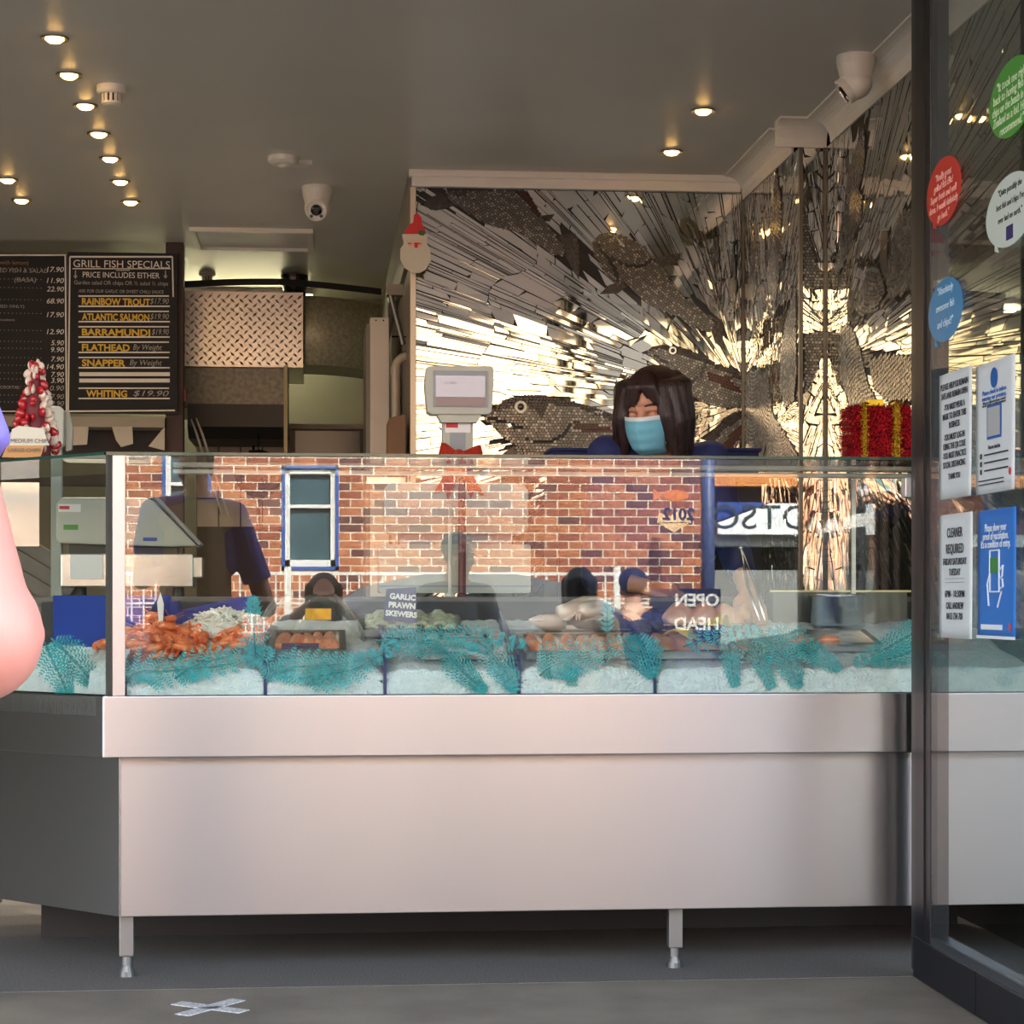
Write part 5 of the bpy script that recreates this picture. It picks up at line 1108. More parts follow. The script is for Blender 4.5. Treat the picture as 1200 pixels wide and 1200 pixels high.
gt = thing('tinsel_tree', 'tall red tinsel tree on the glass top behind the door', 'decoration', ((x0 + x1) / 2, 5.8, ZG)); tinsel(x0, x1, 5.72, 5.80, ZG, z1, 1500, tins_r, gt, 'tinsel_body', 9)
MB().ball(((x0 + x1) / 2, 5.76, z1 + 0.01), 0.014, 10, 8).build('silver_tip', mat('silver_tip', (220, 220, 225), 0.15, 1.0), gt, smooth=True)
# ---------------------------------------------------------------- santa sign hanging at the mosaic edge
Yz = YB - 0.06
st = thing('santa_sign', 'flat hanging santa face sign with a red hat at the mosaic edge', 'decoration', onY(487, 318, Yz))
wf = mat('santa_white', (206, 200, 184), 0.6); rf = mat('santa_red', (206, 30, 34), 0.5); skf = mat('santa_pink', (226, 178, 160), 0.6); gf = mat('holly_green', (60, 90, 50), 0.6)
def fz(px, t0, t1, nm, m): return MB().prism([(onY(a_, b_, Yz).x, Yz - t0, onY(a_, b_, Yz).z) for a_, b_ in px], Vector((0, -1, 0)), t1).build(nm, m, st)
fz([(472, 276), (476, 273), (497, 273), (501, 277), (500, 286), (504, 292), (505, 306), (499, 316), (492, 320), (483, 320), (474, 314), (469, 304), (469, 292), (473, 286)], 0, 0.008, 'beard', wf)
fz([(473, 275), (478, 265), (484, 261), (485, 252), (489, 250), (494, 256), (494, 262), (498, 269), (499, 275)], 0.008, 0.004, 'hat', rf); fz([(471, 275), (500, 275), (500, 281), (472, 282)], 0.008, 0.006, 'brim', wf)
fz([(477, 284), (496, 284), (494, 289), (479, 289)], 0.008, 0.003, 'face', skf); fz([(485, 285), (490, 285), (489, 291), (486, 291)], 0.011, 0.004, 'nose', rf); fz([(489, 272), (494, 270), (499, 273), (496, 277), (491, 276)], 0.014, 0.003, 'holly', gf)
for px in (480, 491): fz([(px - 2, 285.3), (px + 2, 285.3), (px + 2, 286.6), (px - 2, 286.6)], 0.011, 0.002, 'eye', rf)
MB().tube([onY(488, 250, Yz - 0.004), onY(490, 236, Yz), onY(492, 224, YB - 0.04)], 0.0018, 5).build('cord', dk, st)
# ================================================================ glass door leaf folded open at the right
XD = 1.575; dframe = mat('door_frame_charcoal', (21, 22, 29), 0.45, 0.0, var=0.1, vscale=4)
dY0 = onX(1090, 600, XD).y; dY1 = onX(1072, 600, XD).y; dY2 = onX(1063, 600, XD).y; DN = 4.3
door = struct(thing('door_1', 'charcoal framed glass door leaf folded open at the right, covered in stickers', 'door', (XD, 4.85, 0)))
zr = onX(1084, 1103, XD).z
MB().box(XD, XD + 0.05, dY0, dY1, 0.012, 2.88).build('stile', dframe, door, bevel=0.002)
MB().box(XD - 0.004, XD, dY0 + 0.045, dY0 + 0.052, 0.012, 2.88).build('stile_groove', black, door)
MB().box(XD + 0.012, XD + 0.05, dY1 + 0.002, dY2, 0.012, 2.88).build('hinge_post', mat('hinge_post_grey', (52, 52, 55), 0.45), door)
MB().box(XD - 0.006, XD + 0.056, DN, dY1 - 0.004, 0.004, zr).build('bottom_rail', dframe, door, bevel=0.003)
MB().box(XD + 0.002, XD + 0.048, DN, dY0, zr, zr + 0.02).build('glazing_bead', mat('bead_grey', (84, 88, 94), 0.35, 0.5), door)
ym = onX(1146, 1140, XD).y
MB().box(XD - 0.0075, XD - 0.006, ym - 0.002, ym + 0.002, 0.01, zr).build('rail_joint', black, door)
MB().box(XD, XD + 0.05, DN, dY1, 2.8, 2.88).build('top_rail', dframe, door)
MB().box(XD, XD + 0.05, DN - 0.06, DN, 0.012, 2.88).build('stile', dframe, door)
glassd = glassmat('door_glass', 0.035, (0.80, 0.84, 0.84), 6.0)
MB().box(XD + 0.002, XD + 0.010, DN, dY0, zr + 0.02, 2.8).build('door_pane', glassd, door)
lx = onX(1066, 570, XD + 0.012); MB().box(XD - 0.006, XD + 0.012, lx.y - 0.02, lx.y + 0.02, onX(1066, 582, XD).z, onX(1066, 559, XD).z).build('latch', mat('latch_white', (206, 208, 210), 0.3, 0.4), door, bevel=0.003)
XP = XD - 0.0015; DU = Vector((0, -1, 0)); DNn = Vector((-1, 0, 0))
def oD(px, py): return onX(px, py, XP)
def bubble(px, py, wpx, hpx, col, lines, lsize, label, tcol, tail, skew, flag=False):
    m = mat('sticker_' + label.split()[0], col, 0.4)
    c = oD(px, py); L = oD(px - wpx / 2, py); R = oD(px + wpx / 2, py); a = abs(L.y - R.y) / 2; b = abs(oD(px, py - hpx / 2).z - oD(px, py + hpx / 2).z) / 2
    t = thing('speech_sticker', label, 'sticker', (XP, c.y, c.z - b), 'speech bubble stickers on the door')
    pts = []
    for i in range(40):
        q = 2 * math.pi * i / 40; pts.append((XP, c.y - a * math.cos(q), c.z + b * math.sin(q)))
    tp = oD(*tail); base = []
    MB().prism(pts, DNn, 0.0012).build('bubble', m, t)
    c2 = Vector((XP, c.y, c.z)); d = (Vector((XP, tp.y, tp.z)) - c2); s = Vector((0, -d.z, d.y)).normalized() * 0.022; k = 0.86
    kx = X1 * 0.0003; MB().prism([c2 + d * k + s + kx, c2 + d * k - s + kx, Vector((XP, tp.y, tp.z)) + kx], DNn, 0.0012).build('tail', m, t)
    n = len(lines); tm = mat('sticker_text_' + label.split()[0], tcol, 0.6)
    for i, l in enumerate(lines):
        v = b * 0.62 - i * (1.2 * b / max(1, n - 1) if n > 4 else lsize * 1.5) - (0 if n > 4 else (0.62 * b - lsize * 0.75 * n)) + (0.012 if flag else 0.0)
        o = text(l, lsize, Vector((XP - 0.0016, c.y, c.z + v)), DU, Z1, tm, t, 'CENTER', 0.0, shear=0.15)
        ys = [q.co.y for q in o.data.vertices]; wd = max(ys) - min(ys); mx = 2 * a * math.sqrt(max(0.05, 1 - (v / b) ** 2)) * 0.86
        if wd > mx:
            for q in o.data.vertices: q.co.y = c.y + (q.co.y - c.y) * mx / wd
    if flag: MB().obox(Vector((XP - 0.002, c.y, c.z - b * 0.62)), DU, Z1, DNn, 0.022, 0.016, 0.0006).build('flag', mat('flag_navy', (38, 36, 110), 0.5), t)
    return t
bubble(1186, 114, 54, 90, (76, 160, 66), ['"It took me right', 'back to having fish and', 'chips on the beach in New', 'Zealand as a kid. Highly', 'recommend."'], 0.030, 'green speech bubble sticker high on the door', (214, 232, 206), (1170, 161), 0)
bubble(1106, 224, 40, 78, (206, 52, 46), ['"Really great', 'grilled fish Elle!', 'Super fresh and well', 'done. I would definitely', 'go back."'], 0.026, 'red speech bubble sticker on the door beside the frame', (240, 196, 188), (1094, 268), 0)
bubble(1184, 246, 58, 84, (206, 222, 218), ['"Quite possibly the', 'best fish and chips I\'ve', 'ever had on earth."'], 0.021, 'white speech bubble sticker with a small flag on the door', (30, 32, 36), (1166, 295), 0, True)
bubble(1108, 363, 40, 74, (20, 134, 196), ['"Absolutely', 'awesome fish', 'and chips!!"'], 0.028, 'blue speech bubble sticker on the door above the notices', (206, 232, 240), (1096, 407), 0)
paper = mat('notice_paper', (216, 224, 230), 0.7, var=0.03); ink = mat('notice_ink', (60, 64, 72), 0.8)
def sheet(corners, label, m=paper, name='paper_notice'):
    q = [oD(*c) for c in corners]          # bl, br, tr, tl
    y0 = max(q[0].y, q[3].y); y1 = min(q[1].y, q[2].y); z0 = (q[0].z + q[1].z) / 2; z1 = (q[2].z + q[3].z) / 2
    t = thing(name, label, 'poster', (XP, (y0 + y1) / 2, z0), 'papers taped to the door')
    w_, h = y0 - y1, z1 - z0
    MB().grid(lambda u, v: (XP - 0.0006 - 0.002 * (u ** 3) * (1 - v) ** 2, y0 - w_ * u, z0 + h * v), 10, 10).build('sheet', m, t, smooth=True, solid=0.0006)
    def put(body, u, v, hs, wd=None, mm=ink, off=0.0002, align='CENTER'):
        o = text(body, hs, Vector((XP - 0.0032, y0 - w_ * u, z0 + h * v)), DU, Z1, mm, t, align, off)
        ys = [p.co.y for p in o.data.vertices]; cw = max(ys) - min(ys); mx = (wd or 0.86) * w_
        if cw > mx or wd:
            cy0 = (max(ys) + min(ys)) / 2 if align == 'CENTER' else max(ys)
            for p in o.data.vertices: p.co.y = cy0 + (p.co.y - cy0) * mx / cw
        return o
    return t, put, (y0, w_, z0, h)
t, put, _ = sheet([(1102, 586), (1139, 581), (1138, 431), (1101, 438)], 'white notice asking customers to wear a mask, left of the upper pair')
for i, l in enumerate(['PLEASE HELP US REMAIN', 'SAFE AND REMAIN OPEN', '-YOU MUST WEAR A', 'MASK TO ENTER THIS', 'BUSINESS', '-YOU MUST LOG IN', 'USING THE QR CODE', '-YOU MUST PRACTICE', 'SOCIAL DISTANCING']): put(l, 0.5, 0.92 - i * 0.073 - (0.02 if i > 1 else 0) - (0.02 if i > 4 else 0), 0.022, min(0.85, 0.04 * len(l)))
put('THANK YOU', 0.5, 0.2, 0.02, 0.36)
t, put, (y0, w_, z0, h) = sheet([(1147, 580), (1190, 573), (1185, 416), (1144, 430)], 'white check in poster with a round blue logo, right of the upper pair')
lb = mat('poster_blue', (36, 100, 180), 0.6)
MB().lathe([(0.024, 0), (0.024, 0.0006)], (XP - 0.0032, y0 - w_ * 0.5, z0 + h * 0.87), DNn, 26).build('logo_disc', lb, t)
put('NSW', 0.5, 0.885, 0.022, 0.16, white); put('Please check in before', 0.5, 0.79, 0.016, 0.6, lb, 0.0); put('entering our premises.', 0.5, 0.745, 0.016, 0.62, lb, 0.0); put('We are required to keep a record', 0.5, 0.705, 0.009, 0.58, ink, 0.0); put('of all visitors to this business.', 0.5, 0.685, 0.009, 0.6, ink, 0.0)
cq = Vector((XP - 0.0032, y0 - w_ * 0.5, z0 + h * 0.54))
MB().obox(cq, DU, Z1, DNn, 0.050, 0.040, 0.0004).build('blue_frame', lb, t); MB().obox(cq + DNn * 0.001, DU, Z1, DNn, 0.043, 0.034, 0.0004).build('blank_square', mat('grey_panel', (176, 180, 184), 0.7), t)
put('How to check in', 0.5, 0.365, 0.013, 0.3)
for i in range(3): MB().obox(Vector((XP - 0.0032, y0 - w_ * 0.16, z0 + h * (0.29 - 0.06 * i))), DU, Z1, DNn, 0.006, 0.006, 0.0005).build('step_mark', ink, t); MB().obox(Vector((XP - 0.0032, y0 - w_ * 0.55, z0 + h * (0.295 - 0.06 * i))), DU, Z1, DNn, w_ * 0.3, 0.0018, 0.0005).build('text_line', ink, t)
for i in range(2): MB().obox(Vector((XP - 0.0032, y0 - w_ * 0.42, z0 + h * (0.1 - 0.03 * i))), DU, Z1, DNn, w_ * 0.32, 0.0014, 0.0005).build('text_line', ink, t)
MB().lathe([(0.009, 0), (0.009, 0.0006)], (XP - 0.0032, y0 - w_ * 0.9, z0 + h * 0.14), DNn, 16).build('red_emblem', mat('emblem_red', (206, 70, 80), 0.6), t)
t, put, _ = sheet([(1102, 748), (1140, 748), (1139, 600), (1101, 604)], 'white cleaner required notice, left of the lower pair')
for l, v, s_, wd in (('CLEANER', 0.89, 0.034, 0.46), ('REQUIRED', 0.76, 0.034, 0.52), ('FRIDAY SATURDAY', 0.645, 0.024, 0.7), ('TUESDAY', 0.56, 0.024, 0.34), ('6PM - 10:30PM', 0.385, 0.024, 0.58), ('CALL ANDREW', 0.29, 0.024, 0.52), ('0413 734 701', 0.205, 0.024, 0.48)): put(l, 0.5, v, s_, wd)
for v in (0.48, 0.45): put('_ _ _ _ _ _ _ _ _ _', 0.5, v, 0.01, 0.56)
pb_ = mat('poster_royal_blue', (40, 116, 206), 0.5); pwh = mat('poster_white', (226, 236, 244), 0.6)
t, put, (y0, w_, z0, h) = sheet([(1149, 748), (1191, 748), (1188, 594), (1146, 599)], 'blue proof of vaccination poster, right of the lower pair', pb_)
for l, v, wd in (('Please show your', 0.89, 0.56), ('proof of vaccination.', 0.825, 0.66), ('It\'s a condition of entry.', 0.765, 0.76)): put(l, 0.5, v, 0.026, wd, pwh)
def qd(u, v): return Vector((XP - 0.0032, y0 - w_ * u, z0 + h * v))
for a, b in (((.36, .68), (.60, .68)), ((.60, .68), (.60, .36)), ((.60, .36), (.36, .36)), ((.36, .36), (.36, .68)), ((.36, .5), (.29, .42)), ((.29, .42), (.33, .25)), ((.6, .52), (.7, .56)), ((.7, .56), (.68, .48)), ((.68, .48), (.62, .46)), ((.68, .46), (.7, .4)), ((.7, .4), (.62, .38)), ((.66, .36), (.56, .24))):
    MB().tube([qd(*a), qd(*b)], 0.0022, 6).build('hand_outline', pwh, t)
MB().obox(qd(.48, .565) + DNn * 0.001, DU, Z1, DNn, w_ * 0.1, h * 0.06, 0.0006).build('green_screen', mat('poster_green', (60, 140, 70), 0.5), t)
MB().obox(qd(.4, .085), DU, Z1, DNn, w_ * 0.28, h * 0.02, 0.0006).build('white_tag', pwh, t); MB().lathe([(0.009, 0), (0.009, 0.0006)], qd(.88, .09), DNn, 16).build('red_emblem', MATS['emblem_red'], t)
MB().obox(qd(.5, .006), DU, Z1, DNn, w_ * 0.5, h * 0.012, 0.0006).build('white_edge', pwh, t)
# ---------------------------------------------------------------- chalk cross on the pavement
ck = thing('chalk_cross', 'white chalk cross marking a waiting spot on the pavement', 'marking', onZ(246, 1181, 0))
ckm = mat('pavement_chalk', (206, 210, 214), 0.95, var=0.35, vscale=120)
for a, b, wd in (((207, 1176), (286, 1186), 0.022), ((213, 1190), (279, 1172), 0.022)):
    pa, pb = onZ(*a, 0), onZ(*b, 0); d = (pb - pa).normalized(); MB().obox((pa + pb) / 2 + Z1 * 0.0012, d, Z1.cross(d), Z1, (pb - pa).length / 2, wd, 0.001).build('chalk_stroke', ckm, ck)
# ================================================================ people
class Soup(MB):
    def cap(s, p0, p1, r0, r1, n=14):
        p0, p1 = Vector(p0), Vector(p1); s.tube([p0, p1], [r0, r1], n); s.ball(p0, r0, n, 8); s.ball(p1, r1, n, 8); return s
    def chain(s, pts, rs):
        for i in range(len(pts) - 1): s.cap(pts[i], pts[i + 1], rs[i], rs[i + 1])
        return s
    def skin(s, name, m, parent=None, voxel=0.008, smooth=4):
        me = s.mesh('soup'); o = bpy.data.objects.new('soup', me); COL.objects.link(o)
        md = o.modifiers.new('r', 'REMESH'); md.mode = 'VOXEL'; md.voxel_size = voxel
        sm = o.modifiers.new('s', 'SMOOTH'); sm.factor = 0.5; sm.iterations = smooth
        me2 = bpy.data.meshes.new_from_object(o.evaluated_get(bpy.context.evaluated_depsgraph_get()))
        bpy.data.objects.remove(o); bpy.data.meshes.remove(me); me2.name = name
        me2.polygons.foreach_set('use_smooth', [True] * len(me2.polygons)); me2.materials.clear()
        return link(name, me2, m, parent)
def frame(fwd, up=Z1):
    f = Vector(fwd).normalized(); r = f.cross(up).normalized(); u = r.cross(f); return f, r, u
def rotm(f, r, u): return Matrix((r, f, u)).transposed()
def head(sp, c, fwd, k=1.0, up=Z1, neck_to=None):
    f, r, u = frame(fwd, up); c = Vector(c); M = rotm(f, r, u); P_ = lambda a, b, d: c + r * (a * k) + f * (b * k) + u * (d * k)
    sp.ball(P_(0, -0.012, 0.035), (0.073 * k, 0.092 * k, 0.085 * k), 20, 14, M=M)
    sp.ball(P_(0, 0.022, -0.03), (0.06 * k, 0.066 * k, 0.078 * k), 18, 12, M=M)
    sp.ball(P_(0, 0.06, -0.09), (0.03 * k, 0.026 * k, 0.024 * k), 12, 8, M=M)
    sp.cap(P_(0, 0.083, 0.015), P_(0, 0.108, -0.022), 0.009 * k, 0.015 * k, 10)
    for s in (-1, 1):
        sp.cap(P_(0.012 * s, 0.088, 0.024), P_(0.05 * s, 0.066, 0.022), 0.011 * k, 0.010 * k, 8)
        sp.ball(P_(0.04 * s, 0.062, -0.018), (0.024 * k, 0.02 * k, 0.024 * k), 10, 8, M=M)
        sp.ball(P_(0.075 * s, -0.01, -0.005), (0.010 * k, 0.02 * k, 0.032 * k), 10, 8, M=M)
    sp.cap(P_(-0.02, 0.084, -0.056), P_(0.02, 0.084, -0.056), 0.010 * k, 0.010 * k, 8)
    if neck_to is not None: sp.cap(P_(0, -0.02, -0.05), neck_to, 0.052 * k, 0.06 * k)
    return P_, M
eyew = mat('eye_white', (226, 222, 216), 0.2); iris = mat('eye_dark', (40, 26, 20), 0.15)
def eyes(P_, M, par, k=1.0):
    for s in (-1, 1):
        e = MB().ball(P_(0.031 * s, 0.073, 0.006), 0.0125 * k, 12, 9).build('eye', eyew, par, smooth=True); MB().ball(P_(0.031 * s, 0.082, 0.004), 0.006 * k, 10, 7).build('iris', iris, e, smooth=True)
def hand(sp, w, d, side, up, curl=0.6, k=1.0):
    """palm from wrist w along d; side: direction of the thumb; up: back of the hand; fingers curl away from up"""
    d = Vector(d).normalized(); up = Vector(up); up = (up - d * up.dot(d)).normalized(); sd_ = d.cross(up); sd_ = sd_ if sd_.dot(Vector(side)) > 0 else -sd_; w = Vector(w)
    for q in (-1.2, -0.4, 0.4, 1.2): sp.cap(w + d * 0.012 * k + sd_ * q * 0.014 * k, w + d * 0.082 * k + sd_ * q * 0.022 * k, 0.016 * k, 0.0125 * k, 10)
    for i, (q, L) in enumerate(((1.2, 0.070), (0.4, 0.080), (-0.4, 0.074), (-1.2, 0.058))):
        p = w + d * 0.084 * k + sd_ * q * 0.023 * k; a = 0.25 * curl; dr = d
        for seg, rr in ((0.45, 0.0095), (0.3, 0.0088), (0.25, 0.008)):
            dr = (d * math.cos(a) - up * math.sin(a)); e = p + dr * (L * seg * k); sp.cap(p, e, rr * k, rr * 0.92 * k, 8); p = e; a += 0.75 * curl
    p = w + d * 0.022 * k + sd_ * 0.022 * k
    e1 = p + (d * 0.6 + sd_ * 0.8).normalized() * 0.036 * k; e2 = e1 + (d * 0.9 + sd_ * 0.2 - up * 0.4 * curl).normalized() * 0.030 * k; e3 = e2 + (d * 0.85 - sd_ * 0.25 - up * 0.5 * curl).normalized() * 0.024 * k
    sp.chain([p, e1, e2, e3], [0.015 * k, 0.012 * k, 0.0105 * k, 0.009 * k])
skinA = mat('skin_fair', (226, 164, 146), 0.5, var=0.06, vscale=14, sss=0.2); skinB = mat('skin_warm', (196, 142, 116), 0.5, var=0.05, sss=0.15); skinP = mat('skin_pink', (222, 150, 138), 0.5, var=0.07, vscale=16, sss=0.25)
# ---------------------------------------------------------------- the woman behind the counter
hairm = mat('dark_brown_hair', (44, 20, 18), 0.35, var=0.5, vscale=10, stretch=(14, 14, 1), bump=0.5, bscale=30)
hc = onY(765, 484, 6.62); kf = 1.14
wf_ = Vector((-0.50, -0.84, -0.22)).normalized()
neck = Vector((hc.x + 0.035, 6.70, hc.z - 0.145))
shz = neck.z - 0.055
sp = Soup()
P_, M = head(sp, hc, wf_, kf, neck_to=neck)
hips = Vector((neck.x, 6.86, 0.92))
shl = Vector((neck.x - 0.175, 6.70, zY(534, 6.7, 720))); shr = Vector((neck.x + 0.165, 6.68, zY(540, 6.7, 720)))
elr = Vector((onY(862, 640, 6.50).x, 6.50, 1.15)); hdr = Vector((onY(876, 700, 6.12).x, 6.13, 1.035))
ell = Vector((shl.x - 0.03, 6.72, 1.08)); hdl = Vector((shl.x + 0.12, 6.64, 1.05))
sp.chain([neck, Vector((neck.x, 6.76, 1.2)), hips], [0.08, 0.12, 0.13])
sp.chain([shr, elr, hdr], [0.05, 0.04, 0.026]); sp.chain([shl, ell, hdl], [0.05, 0.04, 0.026])
for s in (-1, 1): sp.chain([hips + X1 * 0.08 * s, Vector((neck.x + 0.09 * s, 6.86, 0.50)), Vector((neck.x + 0.09 * s, 6.9, 0.09)), Vector((neck.x + 0.09 * s, 6.8, 0.045))], [0.09, 0.058, 0.04, 0.035])
hand(sp, hdr, Vector((0.15, -0.5, -0.6)), Vector((-1, 0, 0)), Vector((0.1, -0.6, 0.6)), 0.9); hand(sp, hdl, Vector((0.9, -0.35, -0.3)), Vector((0, 0, 1)), Vector((0, -0.5, 0.7)), 0.6)
woman = tag(sp.skin('person', skinB, voxel=0.006, smooth=3), 'person with dark shoulder length hair, blue face mask and navy top behind the counter', 'person')
for s in (-1, 1): MB().ball(P_(0.031 * s, 0.072, 0.004), 0.0135 * kf, 12, 9).build('eyelid', skinB, woman, smooth=True)
br = MB()
for s in (-1, 1): br.tube([P_(0.014 * s, 0.093, 0.031), P_(0.032 * s, 0.09, 0.036), P_(0.05 * s, 0.076, 0.031)], 0.003, 6)
br.build('eyebrows', hairm, woman)
for s in (-1, 1): MB().tube([P_(0.018 * s, 0.082, -0.001), P_(0.031 * s, 0.0862, -0.003), P_(0.046 * s, 0.0765, 0.001)], 0.0019, 6).build('eyelashes', iris, woman)
navytop = mat('navy_top', (34, 42, 92), 0.8, var=0.12, vscale=8)
sp = Soup()
sp.chain([neck + Vector((0, 0.01, -0.075)), Vector((neck.x, 6.75, 1.2)), hips], [0.095, 0.145, 0.155]); sp.chain([shl, neck + Vector((0, 0.02, -0.025)), shr], [0.068, 0.062, 0.068])
sp.chain([shr, elr, elr.lerp(hdr, 0.55)], [0.066, 0.055, 0.046]); sp.chain([shl, ell, ell.lerp(hdl, 0.5)], [0.066, 0.055, 0.046])
for sd2 in (shl, shr): sp.cap(sd2, Vector((sd2.x * 0.7 + neck.x * 0.3, 6.76, 1.2)), 0.07, 0.1)
sp.skin('navy_top', navytop, woman, 0.009)
sp = Soup()
for s in (-1, 1): sp.chain([hips + X1 * 0.07 * s - Z1 * 0.02, Vector((neck.x + 0.09 * s, 6.86, 0.50)), Vector((neck.x + 0.09 * s, 6.9, 0.09))], [0.12, 0.078, 0.06])
sp.skin('trousers', mat('black_trousers', (26, 26, 30), 0.8), woman, 0.012)
sp = Soup()
for s in (-1, 1): sp.chain([Vector((neck.x + 0.09 * s, 6.92, 0.045)), Vector((neck.x + 0.09 * s, 6.76, 0.035))], [0.045, 0.035])
sp.skin('shoes', black, woman, 0.008)
# hair: crown shell, curtain sides to the shoulder, swept fringe
sp = Soup()
sp.ball(P_(0, -0.026, 0.045), (0.089 * kf, 0.1 * kf, 0.09 * kf), 22, 16, M=M)
for s, ln in ((-1, 0.15), (1, 0.15)):
    for t in range(6):
        a = 0.35 + 0.42 * t; x = 0.083 * math.sin(a) if t < 5 else 0.05; y = 0.075 * math.cos(a) - 0.01
        top = P_(s * (0.03 + 0.055 * math.sin(a)), 0.06 * math.cos(a) - 0.015, 0.07)
        mid = P_(s * (0.082 + 0.006 * t % 2) if t < 4 else s * 0.06, y - 0.004, -0.02); end = P_(s * ((0.112 if s > 0 else 0.08) if t < 4 else 0.06), y - 0.03, -ln - (0.02 if s > 0 else 0) + (0.03 if t < 1 else 0))
        if t == 0: mid = P_(s * 0.066, 0.066, 0.0); end = P_(s * 0.077, 0.045, -0.115)
        sp.chain([top, mid, end], [0.03 * kf, 0.024 * kf, 0.012 * kf])
for t in range(4): sp.chain([P_(-0.05 + 0.033 * t, -0.06, 0.08), P_(-0.05 + 0.033 * t, -0.095, -0.02), P_(-0.05 + 0.033 * t, -0.085, -0.15)], [0.035 * kf, 0.03 * kf, 0.014 * kf])
# fringe
for (x0_, x1_, z_) in ((-0.02, -0.055, 0.022), (-0.015, -0.035, 0.038), (-0.01, -0.02, 0.052), (0.0, 0.018, 0.032), (0.0, 0.036, 0.018), (0.005, 0.055, 0.005)):
    sp.chain([P_(x0_ * 0.4 - 0.005, 0.045, 0.116), P_((x0_ + x1_) / 2, 0.084, 0.085), P_(x1_, 0.087 - abs(x1_) * 0.22, z_)], [0.016 * kf, 0.013 * kf, 0.004 * kf])
sp.skin('hair', hairm, woman, 0.005, 2)
# face mask: pleated shell over nose, cheeks and chin
def mk(u, v):
    a = (u - 0.5) * 2; z = 0.004 - 0.115 * v; x = a * (0.062 - 0.016 * v * v)
    y = 0.112 * (1 - abs(a) ** 2.2 * 0.42) - 0.030 * v ** 3 + 0.010 * math.exp(-(a * 4) ** 2) * (1 - v) ** 0.5 * math.sin(v * 3.1)
    y += 0.0018 * math.sin(v * 26) * (1 - a * a)
    if v > 0.85: y -= (v - 0.85) * 0.12
    return P_(x, y + 0.006, z)
maskm = mat('mask_blue', (120, 190, 214), 0.8, var=0.04); mask_w = mat('mask_white', (222, 228, 234), 0.8)
mo = MB().grid(mk, 28, 30).build('face_mask', [maskm, mask_w], woman, smooth=True, solid=0.0015)
for i, pl in enumerate(mo.data.polygons):
    if (i % 30) < 3: pl.material_index = 1
for s in (-1, 1): MB().tube([P_(0.058 * s, 0.075, 0.0), P_(0.074 * s, 0.02, 0.012), P_(0.082 * s, -0.02, 0.0), P_(0.074 * s, 0.02, -0.045), P_(0.05 * s, 0.06, -0.085)], 0.0018, 6).build('ear_loop', mask_w, mo)
# tongs in her hand
tg = thing('tongs', 'long steel serving tongs reaching down into the fish display', 'tongs', S(893, 5.95, 0.02))
fing = hdr + Vector((0.02, -0.05, -0.06)); te = S(893, 5.96, 0.03); ts = onY(868, 642, 6.16)
for s in (-1, 1): MB().tube([ts, ts.lerp(te, 0.5) + X1 * 0.012 * s, te + X1 * 0.008 * s], [0.004, 0.005, 0.004], 8).build('arm', traym, tg, smooth=True)
MB().ball(ts, 0.008, 10, 8).build('hinge', traym, tg, smooth=True)
# navy tub on the shelf behind her
x0, x1, z0, z1 = rect(648, 706, 525, 560, 7.2)
for (a_, b_, l) in ((648, 730, 'left of the person'), (830, 890, 'right of the person')):
    x0, x1, z0, z1 = rect(a_, b_, 525, 560, 7.2)
    t = thing('storage_tub', 'low navy storage tub on the dark cabinet, ' + l, 'tub', ((x0 + x1) / 2, 7.3, z0)); MB().box(x0, x1, 7.2, 7.42, z0, z1 - 0.012).build('tub', navytop, t, bevel=0.006); MB().box(x0 - 0.008, x1 + 0.008, 7.192, 7.428, z1 - 0.012, z1).build('lid', navytop, t, bevel=0.003)
cx0, cx1, cz0, cz1 = rect(652, 892, 560, 566, 7.2); t = thing('added_dark_cabinet', 'added dark cabinet behind the person, bringing out the glass reflection, carrying navy tubs', 'cabinet', ((cx0 + cx1) / 2, 7.35, 0)); cbm = mat('added_cabinet_dark', (34, 32, 34), 0.6)  # cabinet added as a dark ground so the brick reflection shows in the glass
MB().box(cx0, cx1, 7.19, 7.6, 0, cz0).build('carcass', cbm, t); MB().box(cx0 - 0.02, cx1 + 0.02, 7.15, 7.62, cz0, cz1).build('cabinet_top', cbm, t, bevel=0.003)
for i in range(3):
    wd = (cx1 - cx0) / 3; dr_ = MB().box(cx0 + i * wd + 0.005, cx0 + (i + 1) * wd - 0.005, 7.17, 7.19, 0.08, cz0 - 0.02).build('door', cbm, t, bevel=0.002); MB().box(cx0 + (i + 0.85) * wd, cx0 + (i + 0.85) * wd + 0.012, 7.155, 7.17, 0.9, 1.05).build('handle', steel2, dr_)
# ---------------------------------------------------------------- the customer at the left edge
Ym = 1.5
ao = onY(44, 690, Ym)                                   # outer edge of the bent arm
elb = Vector((onY(-33, 734, Ym).x, Ym, onY(0, 734, Ym).z)); sho = Vector((elb.x - 0.135, Ym + 0.01, 1.40)); bx_ = sho.x - 0.18
wri = Vector((elb.x - 0.21, Ym + 0.10, 0.99))
sp = Soup(); hcm = Vector((bx_, Ym + 0.02, 1.60))
nk_ = Vector((bx_, Ym - 0.02, 1.46)); P2, M2 = head(sp, hcm, (-0.25, 0.95, -0.12), 1.0, neck_to=nk_)
hipm = Vector((bx_, Ym - 0.03, 0.92)); sho2 = Vector((bx_ - 0.18, Ym + 0.01, 1.40)); elb2 = sho2 + Vector((-0.06, 0.0, -0.30)); wri2 = elb2 + Vector((0.12, 0.2, 0.03))
sp.chain([nk_, Vector((bx_, Ym, 1.25)), hipm], [0.075, 0.13, 0.13])
mid_ = sho.lerp(elb, 0.6) + X1 * 0.006
